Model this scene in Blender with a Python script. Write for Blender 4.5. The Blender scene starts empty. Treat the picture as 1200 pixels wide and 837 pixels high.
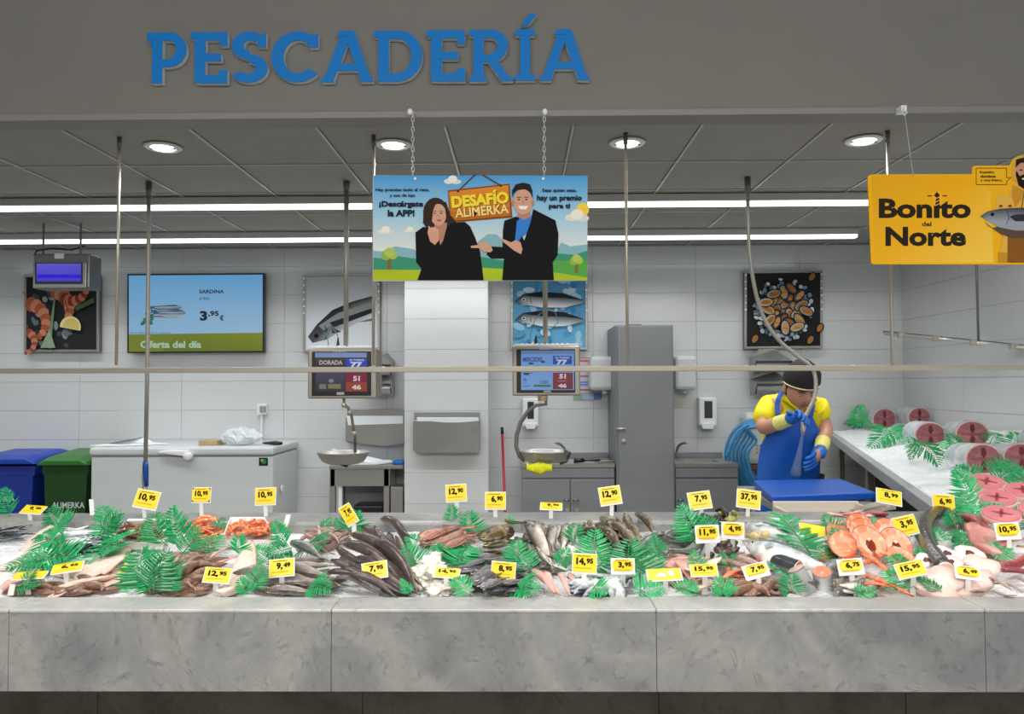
import bpy, bmesh, math, random
from mathutils import Vector, Matrix
random.seed(7)
PI = math.pi
SC = bpy.context.scene
COL = SC.collection

# ------------------------------------------------------------------ camera
F = 900.0
YAW, PITCH, ROLL = math.radians(.72), math.radians(2.0), math.radians(-.24)
CAMZ = 1.5
cam = bpy.data.cameras.new('camera'); cam.sensor_fit = 'HORIZONTAL'; cam.sensor_width = 36; cam.lens = 36*F/1200
cam.clip_start = .05
camo = bpy.data.objects.new('camera', cam); COL.objects.link(camo)
RC = Matrix.Rotation(YAW, 3, 'Z') @ Matrix.Rotation(PI/2+PITCH, 3, 'X') @ Matrix.Rotation(ROLL, 3, 'Z')
camo.matrix_world = Matrix.Translation((0, 0, CAMZ)) @ RC.to_4x4()
SC.camera = camo
CP = Vector((0, 0, CAMZ))

# ------------------------------------------------------------------ world, exposure, lights
SC.view_settings.view_transform = 'Standard'; SC.view_settings.look = 'None'
SC.view_settings.exposure = 0.0; SC.view_settings.gamma = 1.0
w = bpy.data.worlds.new('world'); SC.world = w; w.use_nodes = True
w.node_tree.nodes['Background'].inputs[0].default_value = (.93, .96, 1, 1)
w.node_tree.nodes['Background'].inputs[1].default_value = .17

def area(name, loc, sx, sy, power, col=(1, 1, 1), rot=(0, 0, 0), spread=PI):
    l = bpy.data.lights.new(name, 'AREA'); l.shape = 'RECTANGLE'; l.size = sx; l.size_y = sy
    l.energy = power; l.color = col; l.spread = spread
    o = bpy.data.objects.new(name, l); COL.objects.link(o); o.location = loc; o.rotation_euler = rot
    return o
def spot(name, loc, target, power, ang, col=(1, 1, 1), size=.06, blend=.6):
    l = bpy.data.lights.new(name, 'SPOT'); l.energy = power; l.spot_size = math.radians(ang); l.spot_blend = blend
    l.color = col; l.shadow_soft_size = size
    o = bpy.data.objects.new(name, l); COL.objects.link(o); o.location = loc
    d = Vector(target)-Vector(loc); o.rotation_euler = d.to_track_quat('-Z', 'Y').to_euler()
    return o
# an added front fill, then rows of shop luminaires over the sales floor
area('front_fill_light', (0, -2.2, 3.4), 7, .6, 190, (1, .98, .95), (math.radians(62), 0, 0))  # added fill, tilted to brighten the fascia, signs and counter front
area('shop_row_light', (0, .2, 3.75), 6, .3, 50, (1, .97, .92), (0, 0, 0), math.radians(150))
area('shop_row_light', (0, -1.6, 3.75), 6, .3, 80, (1, .97, .92), (0, 0, 0))
# track spots that light the fish
for sx in (-2.0, -1.2, -.4, .4, 1.2, 2.0):
    spot('track_spot', (sx, 1.95, 3.3), (sx*1.0, 2.45, .95), 50, 62, (1, .97, .93), .05, .8)
# linear luminaires on the ceiling behind the counter
area('linear_light', (-1.1, 4.87, 2.615), 7.6, .06, 50, (.97, .995, 1), (0, 0, 0), math.radians(135))
area('linear_light', (-1.1, 6.0, 2.615), 7.6, .06, 28, (.97, .995, 1), (0, 0, 0), math.radians(125))
DOWN = [(191, 172), (461, 169), (735, 167), (1012, 164)]

# ------------------------------------------------------------------ helpers
def ray(x, y):
    return RC @ Vector(((x-600)/F, -(y-418.5)/F, -1))
def at(x, y, D):
    d = ray(x, y); return CP + d*(D/d.y)
def onplane(x, y, p, n):
    d = ray(x, y); return CP + d*((Vector(p)-CP).dot(n)/d.dot(n))
ICE_N = Vector((0, -.1525, 1)).normalized()
ICE_P = Vector((0, 2.11, .895))
def ice(x, y, l=0): return onplane(x, y, ICE_P+ICE_N*l, ICE_N)
RICE_N = Vector((-.121, .0095, 1)).normalized()
RICE_P = Vector((1.55, 2.72, .985))
def rice(x, y, l=0): return onplane(x, y, RICE_P+RICE_N*l, RICE_N)

def lin(h):
    if isinstance(h, (tuple, list)): return tuple(h)[:3]
    h = h.lstrip('#'); r = []
    for i in (0, 2, 4):
        c = int(h[i:i+2], 16)/255
        r.append(c/12.92 if c <= .04045 else ((c+.055)/1.055)**2.4)
    return tuple(r)
def mix(a, b, t): return tuple(a[i]+(b[i]-a[i])*t for i in range(3))

MATS = {}
def mat(name, col='#808080', rough=.5, metal=0, spec=.5, emit=0, noise=0, nscale=8, bump=0, bscale=60, attr=False, alpha=1, trans=0, sss=0, aniso=0, vary=0):
    if name in MATS: return MATS[name]
    m = bpy.data.materials.new(name); m.use_nodes = True; nt = m.node_tree; N = nt.nodes; L = nt.links
    b = N['Principled BSDF']
    b.inputs['Roughness'].default_value = rough; b.inputs['Metallic'].default_value = metal
    b.inputs['Specular IOR Level'].default_value = spec
    if trans: b.inputs['Transmission Weight'].default_value = trans
    if alpha < 1: b.inputs['Alpha'].default_value = alpha
    if sss:
        b.inputs['Subsurface Weight'].default_value = sss; b.inputs['Subsurface Radius'].default_value = (.01, .008, .006)
    c = lin(col)
    src = None
    if attr:
        a = N.new('ShaderNodeAttribute'); a.attribute_name = 'Col'; src = a.outputs['Color']
    if noise:
        tc = N.new('ShaderNodeTexCoord')
        n = N.new('ShaderNodeTexNoise'); n.inputs['Scale'].default_value = nscale; n.inputs['Detail'].default_value = 6
        L.new(tc.outputs['Object'], n.inputs['Vector'])
        r = N.new('ShaderNodeMapRange'); r.inputs['From Min'].default_value = .3; r.inputs['From Max'].default_value = .7
        r.inputs['To Min'].default_value = 1-noise; r.inputs['To Max'].default_value = 1+noise
        L.new(n.outputs['Fac'], r.inputs['Value'])
        v = N.new('ShaderNodeVectorMath'); v.operation = 'SCALE'
        if src: L.new(src, v.inputs[0])
        else: v.inputs[0].default_value = c
        L.new(r.outputs['Result'], v.inputs['Scale']); src = v.outputs['Vector']
    if vary and src:
        oi = N.new('ShaderNodeObjectInfo'); r = N.new('ShaderNodeMapRange'); r.inputs['To Min'].default_value = 1-vary; r.inputs['To Max'].default_value = 1+vary
        L.new(oi.outputs['Random'], r.inputs['Value']); v = N.new('ShaderNodeVectorMath'); v.operation = 'SCALE'
        L.new(src, v.inputs[0]); L.new(r.outputs['Result'], v.inputs['Scale']); src = v.outputs['Vector']
    if src: L.new(src, b.inputs['Base Color'])
    else: b.inputs['Base Color'].default_value = (*c, 1)
    if bump:
        tc = N.new('ShaderNodeTexCoord')
        n = N.new('ShaderNodeTexNoise'); n.inputs['Scale'].default_value = bscale; n.inputs['Detail'].default_value = 3
        L.new(tc.outputs['Object'], n.inputs['Vector'])
        bp = N.new('ShaderNodeBump'); bp.inputs['Strength'].default_value = bump; bp.inputs['Distance'].default_value = .01
        L.new(n.outputs['Fac'], bp.inputs['Height']); L.new(bp.outputs['Normal'], b.inputs['Normal'])
    if emit:
        if src: L.new(src, b.inputs['Emission Color'])
        else: b.inputs['Emission Color'].default_value = (*c, 1)
        b.inputs['Emission Strength'].default_value = emit
    MATS[name] = m
    return m

def marble(name, base, dark, vein):
    m = bpy.data.materials.new(name); m.use_nodes = True; nt = m.node_tree; N = nt.nodes; L = nt.links
    b = N['Principled BSDF']; b.inputs['Roughness'].default_value = .35
    g = N.new('ShaderNodeNewGeometry')
    mp = N.new('ShaderNodeMapping'); mp.inputs['Scale'].default_value = (1, 1, 1.0); mp.inputs['Rotation'].default_value = (0, .5, 0)
    L.new(g.outputs['Position'], mp.inputs['Vector'])
    n1 = N.new('ShaderNodeTexNoise'); n1.inputs['Scale'].default_value = 3.2; n1.inputs['Detail'].default_value = 8; n1.inputs['Distortion'].default_value = 1.2
    n2 = N.new('ShaderNodeTexNoise'); n2.inputs['Scale'].default_value = 4.5; n2.inputs['Detail'].default_value = 9; n2.inputs['Distortion'].default_value = 2.2; n2.inputs['Roughness'].default_value = .62
    n3 = N.new('ShaderNodeTexNoise'); n3.inputs['Scale'].default_value = 30; n3.inputs['Detail'].default_value = 6
    for n in (n1, n2, n3): L.new(mp.outputs['Vector'], n.inputs['Vector'])
    r1 = N.new('ShaderNodeValToRGB'); r1.color_ramp.elements[0].position = .35; r1.color_ramp.elements[1].position = .62
    r1.color_ramp.elements[0].color = (*lin(dark), 1); r1.color_ramp.elements[1].color = (*lin(base), 1)
    L.new(n1.outputs['Fac'], r1.inputs['Fac'])
    r2 = N.new('ShaderNodeValToRGB'); e = r2.color_ramp.elements
    e[0].position = .455; e[0].color = (0, 0, 0, 1); e[1].position = .5; e[1].color = (1, 1, 1, 1)
    x = r2.color_ramp.elements.new(.545); x.color = (0, 0, 0, 1)
    L.new(n2.outputs['Fac'], r2.inputs['Fac'])
    r3 = N.new('ShaderNodeMapRange'); r3.inputs['From Min'].default_value = .45; r3.inputs['From Max'].default_value = .75; r3.inputs['To Max'].default_value = .75
    L.new(n3.outputs['Fac'], r3.inputs['Value'])
    mu = N.new('ShaderNodeMath'); mu.operation = 'MULTIPLY'; L.new(r2.outputs['Color'], mu.inputs[0]); L.new(r3.outputs['Result'], mu.inputs[1])
    mx = N.new('ShaderNodeMix'); mx.data_type = 'RGBA'; L.new(mu.outputs[0], mx.inputs['Factor'])
    L.new(r1.outputs['Color'], mx.inputs['A']); mx.inputs['B'].default_value = (*lin(vein), 1)
    mx2 = N.new('ShaderNodeMix'); mx2.data_type = 'RGBA'; mx2.blend_type = 'MULTIPLY'; mx2.inputs['Factor'].default_value = .35
    L.new(mx.outputs['Result'], mx2.inputs['A']); L.new(n3.outputs['Fac'], mx2.inputs['B'])
    L.new(mx2.outputs['Result'], b.inputs['Base Color'])
    MATS[name] = m
    return m

ORG = {}
def setp(o, label=None, cat=None, group=None, kind=None):
    if label: o['label'] = label
    if cat: o['category'] = cat
    if group: o['group'] = group
    if kind: o['kind'] = kind
    return o
def thing(name, loc, label, cat, group=None):
    o = bpy.data.objects.new(name, None); COL.objects.link(o); o.location = loc; o.empty_display_size = .05
    ORG[o] = Vector(loc)
    return setp(o, label, cat, group)
def clone(o, parent=None):
    c = o.copy(); COL.objects.link(c)
    if parent is not None: c.parent = parent
    for ch in o.children: clone(ch, c)
    return c

def solidbox(x0, y0, z0, x1, y1, z1):
    v = [(x0, y0, z0), (x1, y0, z0), (x1, y1, z0), (x0, y1, z0), (x0, y0, z1), (x1, y0, z1), (x1, y1, z1), (x0, y1, z1)]
    f = [(0, 3, 2, 1), (4, 5, 6, 7), (0, 1, 5, 4), (1, 2, 6, 5), (2, 3, 7, 6), (3, 0, 4, 7)]
    return v, f

class MB:
    def __init__(s): s.v = []; s.f = []; s.c = []
    def add(s, v, f, col=None):
        o = len(s.v); s.v += [Vector(p) for p in v]
        for q in f: s.f.append(tuple(i+o for i in q)); s.c.append(col)
        return s
    def box(s, x0, y0, z0, x1, y1, z1, col=None):
        return s.add(*solidbox(min(x0, x1), min(y0, y1), min(z0, z1), max(x0, x1), max(y0, y1), max(z0, z1)), col)
    def loft(s, rings, caps=True, closed=True, col=None, cols=None):
        n = len(rings[0]); v = [p for r in rings for p in r]; f = []; cc = []
        for i in range(len(rings)-1):
            for j in range(n if closed else n-1):
                k = (j+1) % n
                f.append((i*n+j, i*n+k, (i+1)*n+k, (i+1)*n+j))
                if cols: cc.append([cols[i][j], cols[i][k], cols[i+1][k], cols[i+1][j]])
        if caps and closed:
            f.append(tuple(range(n-1, -1, -1))); f.append(tuple((len(rings)-1)*n+j for j in range(n)))
            if cols: cc.append([cols[0][j] for j in range(n-1, -1, -1)]); cc.append(list(cols[-1]))
        o = len(s.v); s.v += [Vector(p) for p in v]
        for i, q in enumerate(f): s.f.append(tuple(a+o for a in q)); s.c.append(cc[i] if cols else col)
        return s
    def tube(s, pts, r, n=10, col=None, caps=True):
        pts = [Vector(p) for p in pts]; rings = []
        up = Vector((0, 0, 1)); t0 = (pts[1]-pts[0]).normalized()
        if abs(t0.dot(up)) > .9: up = Vector((1, 0, 0))
        a = t0.cross(up).normalized()
        for i, p in enumerate(pts):
            if i == 0: t = pts[1]-p
            elif i == len(pts)-1: t = p-pts[i-1]
            else: t = (pts[i+1]-p).normalized()+(p-pts[i-1]).normalized()
            t.normalize(); a = (a-t*a.dot(t)).normalized(); b = t.cross(a)
            rr = r[i] if isinstance(r, (list, tuple)) else r
            rings.append([p+a*(math.cos(2*PI*k/n)*rr)+b*(math.sin(2*PI*k/n)*rr) for k in range(n)])
        return s.loft(rings, caps, True, col)
    def cyl(s, p0, p1, r, n=16, col=None): return s.tube([p0, p1], r, n, col)
    def lathe(s, c, prof, n=20, col=None, axis='Z'):
        c = Vector(c); rings = []
        for r, h in prof:
            if axis == 'Z': rings.append([c+Vector((r*math.cos(2*PI*k/n), r*math.sin(2*PI*k/n), h)) for k in range(n)])
            else: rings.append([c+Vector((r*math.cos(2*PI*k/n), h, r*math.sin(2*PI*k/n))) for k in range(n)])
        return s.loft(rings, True, True, col)
    def prism(s, pts, d, col=None):
        pts = [Vector(p) for p in pts]; d = Vector(d); n = len(pts)
        return s.add(pts+[p+d for p in pts], [tuple(range(n)), tuple(range(2*n-1, n-1, -1))]+[(i, i+n, (i+1) % n+n, (i+1) % n) for i in range(n)], col)
    def ell(s, c, r, nu=12, nv=8, col=None, R=None):
        c = Vector(c); v = []; f = []
        for i in range(1, nv):
            for j in range(nu):
                th = PI*i/nv; ph = 2*PI*j/nu
                p = Vector((r[0]*math.sin(th)*math.cos(ph), r[1]*math.sin(th)*math.sin(ph), r[2]*math.cos(th)))
                v.append(c+(R @ p if R else p))
        t = len(v); p = Vector((0, 0, r[2])); v += [c+(R @ p if R else p), c-(R @ p if R else p)]
        for j in range(nu):
            k = (j+1) % nu; f.append((t, j, k)); f.append((t+1, (nv-2)*nu+k, (nv-2)*nu+j))
            for i in range(nv-2): f.append((i*nu+j, (i+1)*nu+j, (i+1)*nu+k, i*nu+k))
        return s.add(v, f, col)
    def mesh(s, name, off=Vector((0, 0, 0)), smooth=False, fixn=True):
        me = bpy.data.meshes.new(name); me.from_pydata([tuple(p-off) for p in s.v], [], s.f)
        if any(c is not None for c in s.c):
            a = me.color_attributes.new('Col', 'FLOAT_COLOR', 'CORNER'); vals = []
            for q, c in zip(s.f, s.c):
                if c is None: c = (.5, .5, .5)
                if isinstance(c, str): c = lin(c)
                if isinstance(c, list): vals += [x for cc in c for x in (*cc, 1)]
                else: vals += [*c, 1]*len(q)
            a.data.foreach_set('color', vals)
        if fixn:
            bm = bmesh.new(); bm.from_mesh(me); bmesh.ops.recalc_face_normals(bm, faces=bm.faces); bm.to_mesh(me); bm.free()
        if smooth: me.polygons.foreach_set('use_smooth', [True]*len(me.polygons))
        me.update(); return me
    def build(s, name, m, parent=None, label=None, cat=None, group=None, kind=None, smooth=False, bevel=0, fixn=True, local=False, origin=None, sharp=None):
        if local: off = Vector((0, 0, 0))
        elif parent is not None: off = ORG[parent]
        elif origin is not None: off = Vector(origin)
        else:
            xs = [p.x for p in s.v]; ys = [p.y for p in s.v]; zs = [p.z for p in s.v]
            off = Vector(((min(xs)+max(xs))/2, (min(ys)+max(ys))/2, min(zs)))
        me = s.mesh(name, off, smooth, fixn)
        if sharp and smooth:
            me.set_sharp_from_angle(angle=math.radians(sharp))
        me.materials.append(m)
        o = bpy.data.objects.new(name, me); COL.objects.link(o)
        if parent is not None: o.parent = parent
        else: o.location = off
        ORG[o] = off
        if bevel:
            b = o.modifiers.new('bevel', 'BEVEL'); b.width = bevel; b.segments = 2; b.limit_method = 'ANGLE'; b.angle_limit = .6
        return setp(o, label, cat, group, kind)

def evalmesh(o):
    dg = bpy.context.evaluated_depsgraph_get(); dg.update()
    return bpy.data.meshes.new_from_object(o.evaluated_get(dg))

_tc = {}
def glyphs(s, bold=.0, space=1.0):
    k = (s, bold, space)
    if k in _tc: return _tc[k]
    cu = bpy.data.curves.new('t', 'FONT'); cu.body = s; cu.offset = bold; cu.resolution_u = 3; cu.space_character = space
    o = bpy.data.objects.new('t', cu); COL.objects.link(o)
    me = evalmesh(o)
    v = [(p.co.x, p.co.y) for p in me.vertices]; f = [tuple(q.vertices) for q in me.polygons]
    bpy.data.objects.remove(o); bpy.data.curves.remove(cu); bpy.data.meshes.remove(me)
    x0 = min(a for a, b in v); x1 = max(a for a, b in v); y0 = min(b for a, b in v); y1 = max(b for a, b in v)
    v = [((a-x0)/(x1-x0), (b-y0)/(y1-y0)) for a, b in v]
    _tc[k] = (v, f); return _tc[k]

class Art:
    """flat print; u,v in picture units mapped by fn(u,v,layer)->world"""
    def __init__(s, fn): s.fn = fn; s.mb = MB(); s.k = 0; s.sc = (0, 0, 1)
    def crop(s, ox, oy, sc): s.sc = (ox, oy, sc); return s
    def P(s, u, v): return s.fn(s.sc[0]+u*s.sc[2], s.sc[1]+v*s.sc[2], s.k)
    def poly(s, pts, col, same=False):
        if not same: s.k += 1
        cs = [lin(c) for c in col] if isinstance(col, list) else lin(col)
        s.mb.add([s.P(*p) for p in pts], [tuple(range(len(pts)))], cs)
    def rect(s, x0, y0, x1, y1, top, bot=None):
        b = bot or top; s.poly([(x0, y0), (x1, y0), (x1, y1), (x0, y1)], [top, top, b, b])
    def oval(s, cx, cy, rx, ry, col, rot=0, n=18, a0=0, a1=360):
        c, d = math.cos(math.radians(rot)), math.sin(math.radians(rot)); p = []
        full = (a1-a0 >= 360)
        for i in range(n if full else n+1):
            t = math.radians(a0+(a1-a0)*i/n); x, y = rx*math.cos(t), ry*math.sin(t); p.append((cx+x*c-y*d, cy+x*d+y*c))
        s.poly(p, col)
    def line(s, pts, w, col):
        s.k += 1
        for a, b in zip(pts[:-1], pts[1:]):
            dx, dy = b[0]-a[0], b[1]-a[1]; L = math.hypot(dx, dy) or 1; nx, ny = -dy/L*w/2, dx/L*w/2
            s.poly([(a[0]+nx, a[1]+ny), (b[0]+nx, b[1]+ny), (b[0]-nx, b[1]-ny), (a[0]-nx, a[1]-ny)], col, True)
    def text(s, t, x0, y0, x1, y1, col, bold=.02, rot=0, same=False):
        v, f = glyphs(t, bold); s.k += 0 if same else 1
        cx, cy = (x0+x1)/2, (y0+y1)/2; c, d = math.cos(math.radians(rot)), math.sin(math.radians(rot)); pts = []
        for a, b in v:
            x = x0+a*(x1-x0)-cx; y = y1+b*(y0-y1)-cy
            pts.append(s.P(cx+x*c-y*d, cy+x*d+y*c))
        s.mb.add(pts, f, lin(col))
    def build(s, name, m, parent, **k): return s.mb.build(name, m, parent, fixn=False, **k)
def facing(D, step=.0005):
    return lambda u, v, k: at(u, v, D)+Vector((0, -.0008-.00008*k, 0))
# ------------------------------------------------------------------ materials
steel = mat('brushed_steel', '#9d9c97', .38, .6, noise=.06, nscale=5)
steel2 = mat('satin_steel_paint', '#83868a', .5, .35, noise=.04, nscale=4)
chrome = mat('polished_tube', '#b9b1a2', .35, .45)
galv = mat('galvanised', '#77756f', .4, .7)
white = mat('white_enamel', '#c9cecf', .35)
whitep = mat('white_plastic', '#e6e8ea', .45)
foam = mat('polystyrene', '#f1efea', .7, bump=.2, bscale=150)
black = mat('black_plastic', '#15151a', .35)
rubber = mat('grey_hose', '#6d6b66', .5)
blueplastic = mat('blue_plastic', '#1560b8', .4, noise=.08, nscale=10)
printm = mat('print', rough=.75, attr=True, spec=.12)
screen = mat('screen', rough=.3, attr=True, emit=.62, spec=.3)
_b = screen.node_tree.nodes['Principled BSDF']
for _l in list(screen.node_tree.links):
    if _l.to_socket == _b.inputs['Base Color']: screen.node_tree.links.remove(_l)
_b.inputs['Base Color'].default_value = (.02, .02, .025, 1)
skinm = mat('fish_skin', rough=.17, attr=True, noise=.3, nscale=14, bump=.12, bscale=60, spec=.75, vary=.28)
flesh = mat('fish_flesh', rough=.25, attr=True, noise=.12, nscale=20, bump=.15, bscale=50, spec=.55, sss=.1, vary=.08)
fernm = mat('fern_plastic', '#1b9654', .28, noise=.3, nscale=14, spec=.6, vary=.3)
tilem = mat('wall_tile_glaze', '#d2d5d6', .16, noise=.02, nscale=2)
groutm = mat('grout', '#a8acae', .8)
fascm = mat('fascia_paint', '#75736d', .7, noise=.03, nscale=3)
ceilm = mat('ceiling_tile', '#94938e', .85, noise=.03, nscale=6, bump=.1, bscale=200)
barm = mat('ceiling_bar', '#b5b4b0', .35, .2)
icem = mat('crushed_ice', '#f0f3f5', .3, bump=.9, bscale=70, sss=.2, noise=.06, nscale=40)
mar = marble('counter_marble', '#a6a6a2', '#868789', '#484a50')
mar3 = marble('slab_marble', '#cfcfcb', '#b4b4b2', '#7c7c80')
mar2 = marble('shaded_base_marble', '#7c766b', '#5d584e', '#403c34')  # same marble as the panels, with the shade under the counter in its colour

# ------------------------------------------------------------------ setting
def struct(mb, name, m, parent=None, **k):
    return mb.build(name, m, parent, kind='structure' if parent is None else None, **k)
CE = 2.70      # ceiling height behind the counter
WY = 6.70      # back wall
XL, XR = -5.4, 3.31
fl = MB(); fl.box(-6, -4, -.1, 6, WY+.1, 0); struct(fl, 'floor', mat('floor_terrazzo', '#9b958a', .4, noise=.08, nscale=20))
# fascia over the counter
fy = 3.33
MB().box(-6, fy, CE-.005, 6, fy+.12, 4.2).build('wall_front', fascm, kind='structure')
MB().box(-6, fy-.006, CE-.03, 6, fy+.125, CE-.001).build('trim_1', mat('trim_paint', '#7e7c77', .5), kind='structure', bevel=.002)
# ceiling tiles in their grid
ceil = MB(); ceil.box(-6, fy+.12, CE+.03, XR+.1, WY+.1, CE+.08)
co = struct(ceil, 'ceiling', mat('ceiling_void', '#55544f', .9), origin=(0, 5, CE+.03))
x0t = at(517, 131, fy+.05).x
xs = [x0t+.6*i for i in range(-9, 7)]; ys = [3.52-.6+.61*i for i in range(0, 7)]
tm = None
for i in range(len(xs)-1):
    for j in range(len(ys)-1):
        a, b = xs[i], min(xs[i+1], XR); c, d = max(ys[j], fy+.12), min(ys[j+1], WY)
        if a >= XR or d-c < .05: continue
        MB().box(a+.008, c+.008, CE+.004, b-.008, d-.008, CE+.022).build('ceiling_tile', ceilm, co, bevel=.003)
for x in xs:
    if x < XR: MB().box(x-.006, fy+.12, CE-.002, x+.006, WY, CE+.006).build('grid_bar', barm, co)
for y in ys[1:]:
    if y < WY: MB().box(-6, y-.005, CE-.001, XR, y+.005, CE+.0065).build('grid_bar', barm, co)

# tiled walls
TW, TH = .9, .252
def tiled(name, x0, x1, n, fmap, zt=CE-.01, rows=10, off=0.0):
    """flat wall with raised glazed tiles; fmap(u0,u1,z0,z1,d) adds box"""
bw = MB().box(XL-.1, WY, 0, XR+.1, WY+.1, CE+.05).build('wall_back', groutm, kind='structure')
zr = [at(200, y, WY).z for y in (481, 448)]
zz = [zr[0]+TH*(i-4) for i in range(0, 11)]
def zrows():
    r = [(max(0.0, z), min(z+TH, CE)) for z in zz]
    return [(a, b) for a, b in r if b-a > .03]
ux = at(213, 480, WY).x
for a, b in zrows():
    for i in range(-3, 9):
        u0 = max(ux+TW*i, XL); u1 = min(ux+TW*(i+1), XR)
        if u1-u0 < .03: continue
        MB().box(u0+.001, WY-.008, a+.001, u1-.001, WY, b-.001).build('wall_tile', tilem, bw, bevel=.001)
rw = MB().box(XR, -2, 0, XR+.1, WY+.1, CE+.05).build('wall_right', groutm, kind='structure')
for a, b in zrows():
    for i in range(0, 4):
        v1 = WY-.01-TW*i; v0 = v1-TW
        MB().box(XR-.008, v0+.001, a+.001, XR, v1-.001, b-.001).build('wall_tile', tilem, rw, bevel=.001)
MB().box(XL-.1, fy, 0, XL, WY, CE+.05).build('wall_left', tilem, kind='structure')
# tiled pillar
PX0, PX1, PY = at(474, 450, 6.3).x, at(572, 450, 6.3).x, 6.3
pl = MB().box(PX0+.006, PY+.006, 0, PX1-.006, WY-.008, CE).build('wall_pillar', groutm, kind='structure')
for a, b in zrows():
    MB().box(PX0, PY, a+.001, PX1, PY+.008, b-.001).build('wall_tile', tilem, pl, bevel=.001)
    MB().box(PX1-.008, PY+.009, a+.001, PX1, WY-.01, b-.001).build('wall_tile', tilem, pl, bevel=.001)
    MB().box(PX0, PY+.009, a+.001, PX0+.008, WY-.01, b-.001).build('wall_tile', tilem, pl, bevel=.001)

# ------------------------------------------------------------------ luminaires
ledm = mat('led_diffuser', '#f2fbff', .4, emit=3.2)
bodym = mat('luminaire_body', '#c3c5c4', .5)
for (yy, xr, lab) in ((4.87, 2.6, 'long linear LED ceiling luminaire nearer the sign'), (6.0, at(1004, 275, 6.0).x, 'long linear LED ceiling luminaire nearer the back wall')):
    t = thing('linear_luminaire', (-1, yy, CE-.005), lab, 'lamp')
    MB().box(-4.9, yy-.045, CE-.05, xr, yy+.045, CE-.002).build('housing', bodym, t, bevel=.004)
    MB().box(-4.9, yy-.032, CE-.072, xr-.005, yy+.032, CE-.0505).build('diffuser', ledm, t, bevel=.006)
lens = mat('downlight_glass', '#fffdf4', .3, emit=4.5)
for i, (x, y) in enumerate(DOWN):
    p = onplane(x, y, (0, 0, CE), Vector((0, 0, 1)))
    t = thing('recessed_downlight', (p.x, p.y, CE), ['round recessed downlight, leftmost in the ceiling', 'round recessed downlight above the cartoon banner, left part', 'round recessed downlight right of the cartoon banner', 'round recessed downlight near the yellow sign'][i], 'lamp')
    MB().lathe((p.x, p.y, CE), [(.058, -.001), (.064, -.010), (.082, -.010), (.092, -.002)], 28).build('rim', whitep, t, smooth=True)
    MB().lathe((p.x, p.y, CE), [(.001, -.0115), (.052, -.0115), (.052, -.006), (.001, -.006)], 24).build('lens', lens, t)
    for s in (-1, 1): MB().box(p.x+s*.057-.006, p.y-.004, CE-.014, p.x+s*.057+.006, p.y+.004, CE-.0085).build('clip', black, t)
    spot('downlight_beam', (p.x, p.y, CE-.03), (p.x, p.y-.1, 0), 26, 120, (1, .97, .92), .05)

# ------------------------------------------------------------------ marble counter
ct = thing('fish_counter', (0, 2.4, 0), 'long grey marble fishmonger counter running across the picture', 'counter')
ZT = .92
fe = at(600, 711, 2.0)
joints = [at(x, 750, 2.02).x for x in (15, 390, 768, 1150)]
je = [-2.8, joints[0]-.84] + joints + [joints[3]+.84, 2.9]
zb = at(600, 808, 2.02).z
for a, b in zip(je[:-1], je[1:]):
    MB().box(a+.0006, 2.003, zb, b-.0006, 2.05, .9085).build('front_panel', mar, ct, bevel=.001)
    MB().box(a+.0003, 2.0, .9087, b-.0003, 2.115, ZT).build('front_slab', mar3, ct, bevel=.004)
base_e = [-2.8, -1.33, -.5, .42, 1.18, 2.9]
for a, b in zip(base_e[:-1], base_e[1:]):
    MB().box(a+.001, 2.42, 0, b-.001, 2.47, .86).build('base_panel', mar2, ct)
XC = 1.56
MB().box(-2.8, 2.70, .93, XC, 2.90, 1.02).build('back_rim', mar, ct, bevel=.012)
MB().box(-2.8, 2.06, .80, 2.9, 2.88, .84).build('tray_floor', steel, ct)
MB().box(-2.8, 2.86, .5, XC, 2.89, .93).build('rear_panel', steel2, ct)
# ice bed
def icebed(name, corner, nu, nv, amp, label, seed):
    rnd = random.Random(seed); v = []; f = []
    from mathutils import noise
    for j in range(nv+1):
        for i in range(nu+1):
            u, w_ = i/nu, j/nv
            p = corner[0].lerp(corner[1], u).lerp(corner[3].lerp(corner[2], u), w_)
            h = noise.noise(p*9)*amp+noise.noise(p*40)*amp*.45
            edge = min(u*nu, (1-u)*nu, w_*nv, (1-w_)*nv)
            if edge < .5: h = -.03
            v.append(p+Vector((0, 0, h)))
    n = nu+1
    for j in range(nv):
        for i in range(nu): f.append((j*n+i, j*n+i+1, (j+1)*n+i+1, (j+1)*n+i))
    m = MB(); m.add(v, f)
    return m.build(name, icem, label=label, cat='ice', kind='stuff', smooth=True)
def pl_(X, D): return Vector((X, D, .895+(D-2.11)*.1525-.004))
icebed('crushed_ice', [pl_(-2.75, 2.116), pl_(2.85, 2.116), pl_(2.85, 2.74), pl_(-2.75, 2.74)], 330, 44, .009, 'bed of crushed white ice filling the front marble counter', 3)
A_, B_, C_, D_ = Vector((1.58, 2.745, 0)), Vector((2.64, 6.6, 0)), Vector((3.29, 6.6, 0)), Vector((3.29, 2.745, 0))
for q in (A_, B_, C_, D_): q.z = .823+.121*q.x-.0095*q.y
icebed('crushed_ice', [A_, B_, C_, D_], 150, 70, .014, 'bed of crushed ice on the sloping side counter', 4)
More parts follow.
